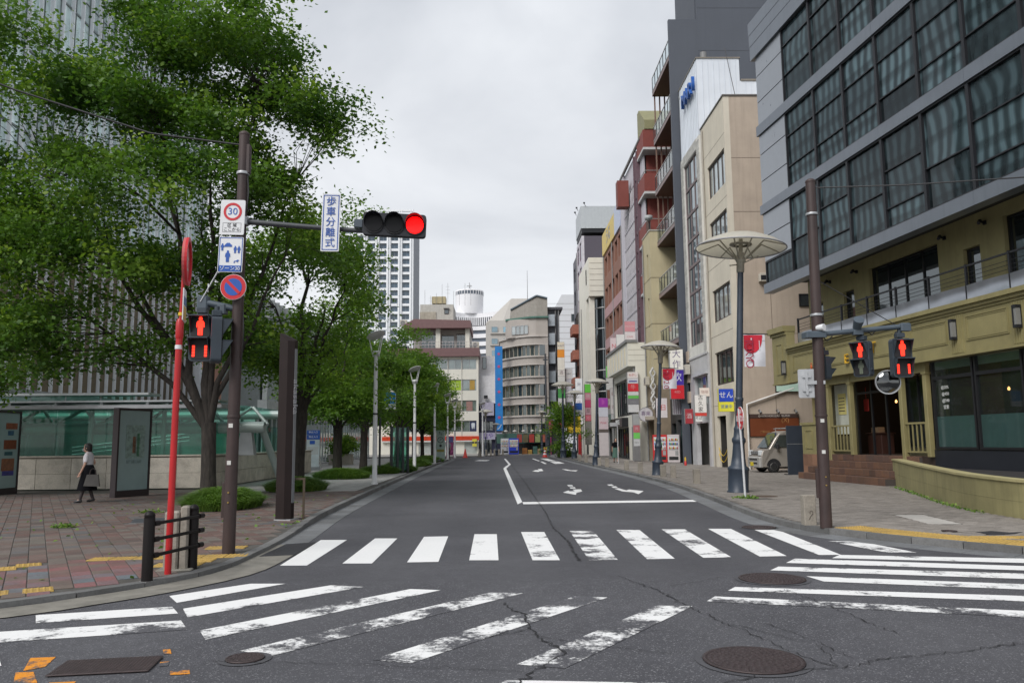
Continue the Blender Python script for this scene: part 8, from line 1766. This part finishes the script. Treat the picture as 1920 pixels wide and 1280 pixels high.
def person(label, loc, rz, H, shirt, lower, skirt=True, stride=.14, hair=HAIR, mask=False, bag_arm=False, legs=None, sleeve='short', carry=False):
    """walking figure facing local -x (profile toward the camera when rz = 0)"""
    k = H/1.6; T = thing('person', label, 'person', loc, rz); V = lambda *a: tuple(q*k for q in a)
    P = [V(0,0,.86),V(.0,0,1.0),V(-.015,0,1.17),V(-.01,0,1.31),V(-.02,0,1.39),V(-.035,0,1.46)]
    Rd = [(.13,.095),(.115,.085),(.135,.095),(.1,.075),.05,.055]; E = [(0,1),(1,2),(2,3),(3,4),(4,5)]
    def leg(sy, kx, kz, fx, fz, toe):
        i = len(P); P.extend([V(.0,sy*.085,.8),V(kx,sy*.085,kz),V(fx,sy*.075,fz),V(fx-.09,sy*.08,fz-.05+toe)]); E.extend([(0,i),(i,i+1),(i+1,i+2),(i+2,i+3)]); Rd.extend([.085,.052,.036,.03])
    leg(-1,-.05,.47,-stride-.02,.08,.0); leg(1,.01,.46,stride,.1,-.02)
    def arm(sy, ex, ez, hx, hz, hy=.2):
        i = len(P); P.extend([V(-.005,sy*.15,1.3),V(ex,sy*.2,ez),V(hx,sy*hy,hz)]); E.extend([(3,i),(i,i+1),(i+1,i+2)]); Rd.extend([.05,.038,.027])
        d = (Vector(P[i+2])-Vector(P[i+1])); hand_pts(P,E,Rd,i+2,d,(1,0,0.1),.5)
    arm(-1,-.02,1.05,-.12,.83); 
    if carry: arm(1,.1,1.06,-.08,1.02,.16)
    else: arm(1,.06,1.05,.1,.83)
    Rd = [tuple(q*k for q in r) if isinstance(r,tuple) else r*k for r in Rd]
    skinned('body', P, E, Rd, SKIN, T, 2)
    # head: skull, face features
    hd = MB(); n = 20; prof = []
    hd.lathe([(.001,-.12),(.045,-.112),(.062,-.08),(.072,-.03),(.078,.02),(.076,.06),(.06,.1),(.035,.118),(.001,.125)],n,sm=True,caps=False)
    hd.v = [((x*1.16-(.014 if z < -.03 else 0))*k, y*k, z*k) for x,y,z in hd.v]
    h = hd.build('head', SKIN, T, V(-.05,0,1.49))
    MB().add([V(-.088,-.012,-.03),V(-.088,.012,-.03),V(-.112,0,-.034),V(-.09,0,.02)],[(0,2,3),(2,1,3),(0,1,2)]).build('nose', SKIN, h)
    for sy in (-1,1):
        MB().lathe([(.001,-.008),(.009,0),(.001,.008)],8,(-.083*k,sy*.03*k)).build('eye', M('eye_dark',(.02,.015,.015),.3), h, (0,0,.005*k)); MB().lathe([(.001,-.028),(.014,-.01),(.016,.012),(.001,.028)],8,(.004*k,sy*.079*k)).build('ear', SKIN, h, (0,0,-.01*k))
    MB().box(-.092*k,-.084*k,-.02*k,.02*k,-.062*k,-.054*k).build('mouth', M('lips',(.35,.13,.11),.5), h)
    if mask: MB().xz(rrect(-.05*k,.05*k,-.09*k,-.01*k,.02*k),0,.01).build('face_mask', M('mask_white',(.65,.66,.68),.8), h, (-.103*k,0.0,0), R(-90))
    hb = MB(); hb.lathe([(.085,-.07),(.091,-.02),(.092,.03),(.084,.08),(.06,.12),(.03,.138),(.001,.142)],20,sm=True,caps=False)
    hb.v = [((x*1.12+.022 if x > -.02 else x*1.08+.018)*k, y*k, (z+(.035 if (x < -.03 and z < .06) else 0)+(-.03 if x > .02 and z < 0 else 0))*k) for x,y,z in hb.v]; hb.build('hair', hair, h)
    # clothes
    def tubeform(sections, m, nm, n=20, wav=0):
        b = MB(); vs = []
        for (z,x,rx,ry) in sections:
            for j in range(n):
                a = 2*math.pi*j/n; w = 1+wav*math.sin(a*7+z*3)*(1 if z < .7 else .3); vs.append(((x+rx*w*math.cos(a))*k,(ry*w*math.sin(a))*k,z*k))
        b.add(vs,[(i*n+j,i*n+(j+1)%n,(i+1)*n+(j+1)%n,(i+1)*n+j) for i in range(len(sections)-1) for j in range(n)],0,True); return b.build(nm, m, T)
    sh = tubeform([(.9,.0,.115,.16),(1.0,.0,.115,.15),(1.12,-.01,.13,.162),(1.24,-.012,.125,.178),(1.31,-.01,.1,.175),(1.36,-.01,.072,.11),(1.385,-.015,.058,.068)], shirt, 'shirt', wav=.02)
    for sy, ex, ez in ((-1,-.012,1.1),(1,.03,1.1)):
        a, b = Vector(V(-.005,sy*.14,1.32)), Vector(V(ex,sy*.195,ez)); MB().path([tuple(a),tuple(a.lerp(b,.5)),tuple(b)],[.062*k,.06*k,.058*k],12).build('sleeve', shirt, sh)
    if skirt: tubeform([(1.0,.0,.118,.152),(.9,.0,.135,.175),(.75,.0,.17,.195),(.58,.0,.205,.21),(.44,.0,.235,.222),(.35,.0,.25,.228),(.33,.0,.25,.228)], lower, 'skirt', 28, .05)
    else:
        for sy, kx, kz, fx, fz in ((-1,-.05,.47,-stride-.02,.08),(1,.01,.46,stride,.1)): MB().path([V(0,sy*.06,.95),V(0,sy*.085,.8),V(kx,sy*.085,kz),V(fx,sy*.078,fz+.02)],[.1*k,.1*k,.07*k,.058*k],14).build('trouser_leg', lower, T)
    for sy, fx, fz, toe in ((-1,-stride-.02,.03,0),(1,stride,.05,-.02)):
        s = MB().path([V(fx+.05,sy*.078,fz+.015),V(fx,sy*.078,fz+.02),V(fx-.08,sy*.08,fz),V(fx-.15,sy*.08,fz-.012+toe*.3)],[.035*k,.045*k,.04*k,.022*k],10); s.build('shoe', M('shoe_black',(.012,.012,.014),.4), T)
    if legs: 
        for sy, kx, kz, fx, fz in ((-1,-.05,.47,-stride-.02,.08),(1,.01,.46,stride,.1)): MB().path([V(kx*.5,sy*.085,.6),V(kx,sy*.085,kz),V(fx,sy*.076,fz)],[.07*k,.056*k,.04*k],12).build('stocking', legs, T)
    return T
BLK_CL = M('cloth_black', (.005,.005,.007), .9, var=.2, spec=.15); 
p1 = person('woman in white shirt and long black skirt walking left past the map board', (-11.25,22.3,.06), R(8), 1.58, M('cloth_white',(.6,.58,.6),.8), BLK_CL, stride=.13, mask=True, legs=M('stocking_dark',(.045,.035,.035),.7), carry=True)
T = thing('tote_bag','grey tote bag carried on the arm of the walking woman','bag',(-11.0,22.02,.52),R(14)); MB().xz([(-.19,.0),(.2,-.02),(.16,.3),(-.12,.3)],-.05,.05).build('bag_body', M('bag_grey',(.085,.08,.075),.7,var=.2), T)
for y in (-.045,.045): MB().path([(-.06,y,.29),(-.04,y*.6,.42),(.02,0,.47),(.08,y*.6,.42),(.1,y,.29)],.009,6).build('handle', M('bag_handle',(.03,.02,.02),.6), T)
T = thing('jacket','black jacket folded over the arm of the walking woman','jacket',(-11.12,22.14,.58),R(10)); b = MB(); n = 14; vs = []
for z, rx, ry, x in ((.0,.1,.05,.0),(.12,.13,.07,.01),(.28,.15,.085,.0),(.42,.14,.085,-.02),(.5,.1,.06,-.03)):
    for j in range(n): a = 2*math.pi*j/n; w = 1+.09*math.sin(a*5+z*9); vs.append((x+rx*w*math.cos(a),ry*w*math.sin(a),z))
b.add(vs,[(i*n+j,i*n+(j+1)%n,(i+1)*n+(j+1)%n,(i+1)*n+j) for i in range(4) for j in range(n)]+[tuple(range(n-1,-1,-1)),tuple(range(4*n,5*n))],0,True); b.build('cloth', BLK_CL, T)
person('woman in black top and green skirt walking away on the right pavement', (7.95,54.5,.1), R(100), 1.62, BLK_CL, M('cloth_green',(.07,.14,.11),.8), stride=.12)
person('person in dark uniform with pale vest standing by the poster stand', (-4.6,74,.06), R(70), 1.66, M('vest_pale',(.3,.34,.4),.8), M('cloth_navy',(.015,.018,.035),.8), skirt=False, stride=.05)
person('person in dark clothes half hidden behind the parking board', (-5.15,69,.06), R(80), 1.6, M('cloth_navy',(.015,.018,.035),.8), BLK_CL, skirt=False, stride=.07)

# empties that merely carry several meshes stay tidy: name check only
for o in D.objects:
    if o.type == 'MESH' and o.data.shape_keys is None and not o.data.materials: o.data.materials.append(MATS['asphalt'])
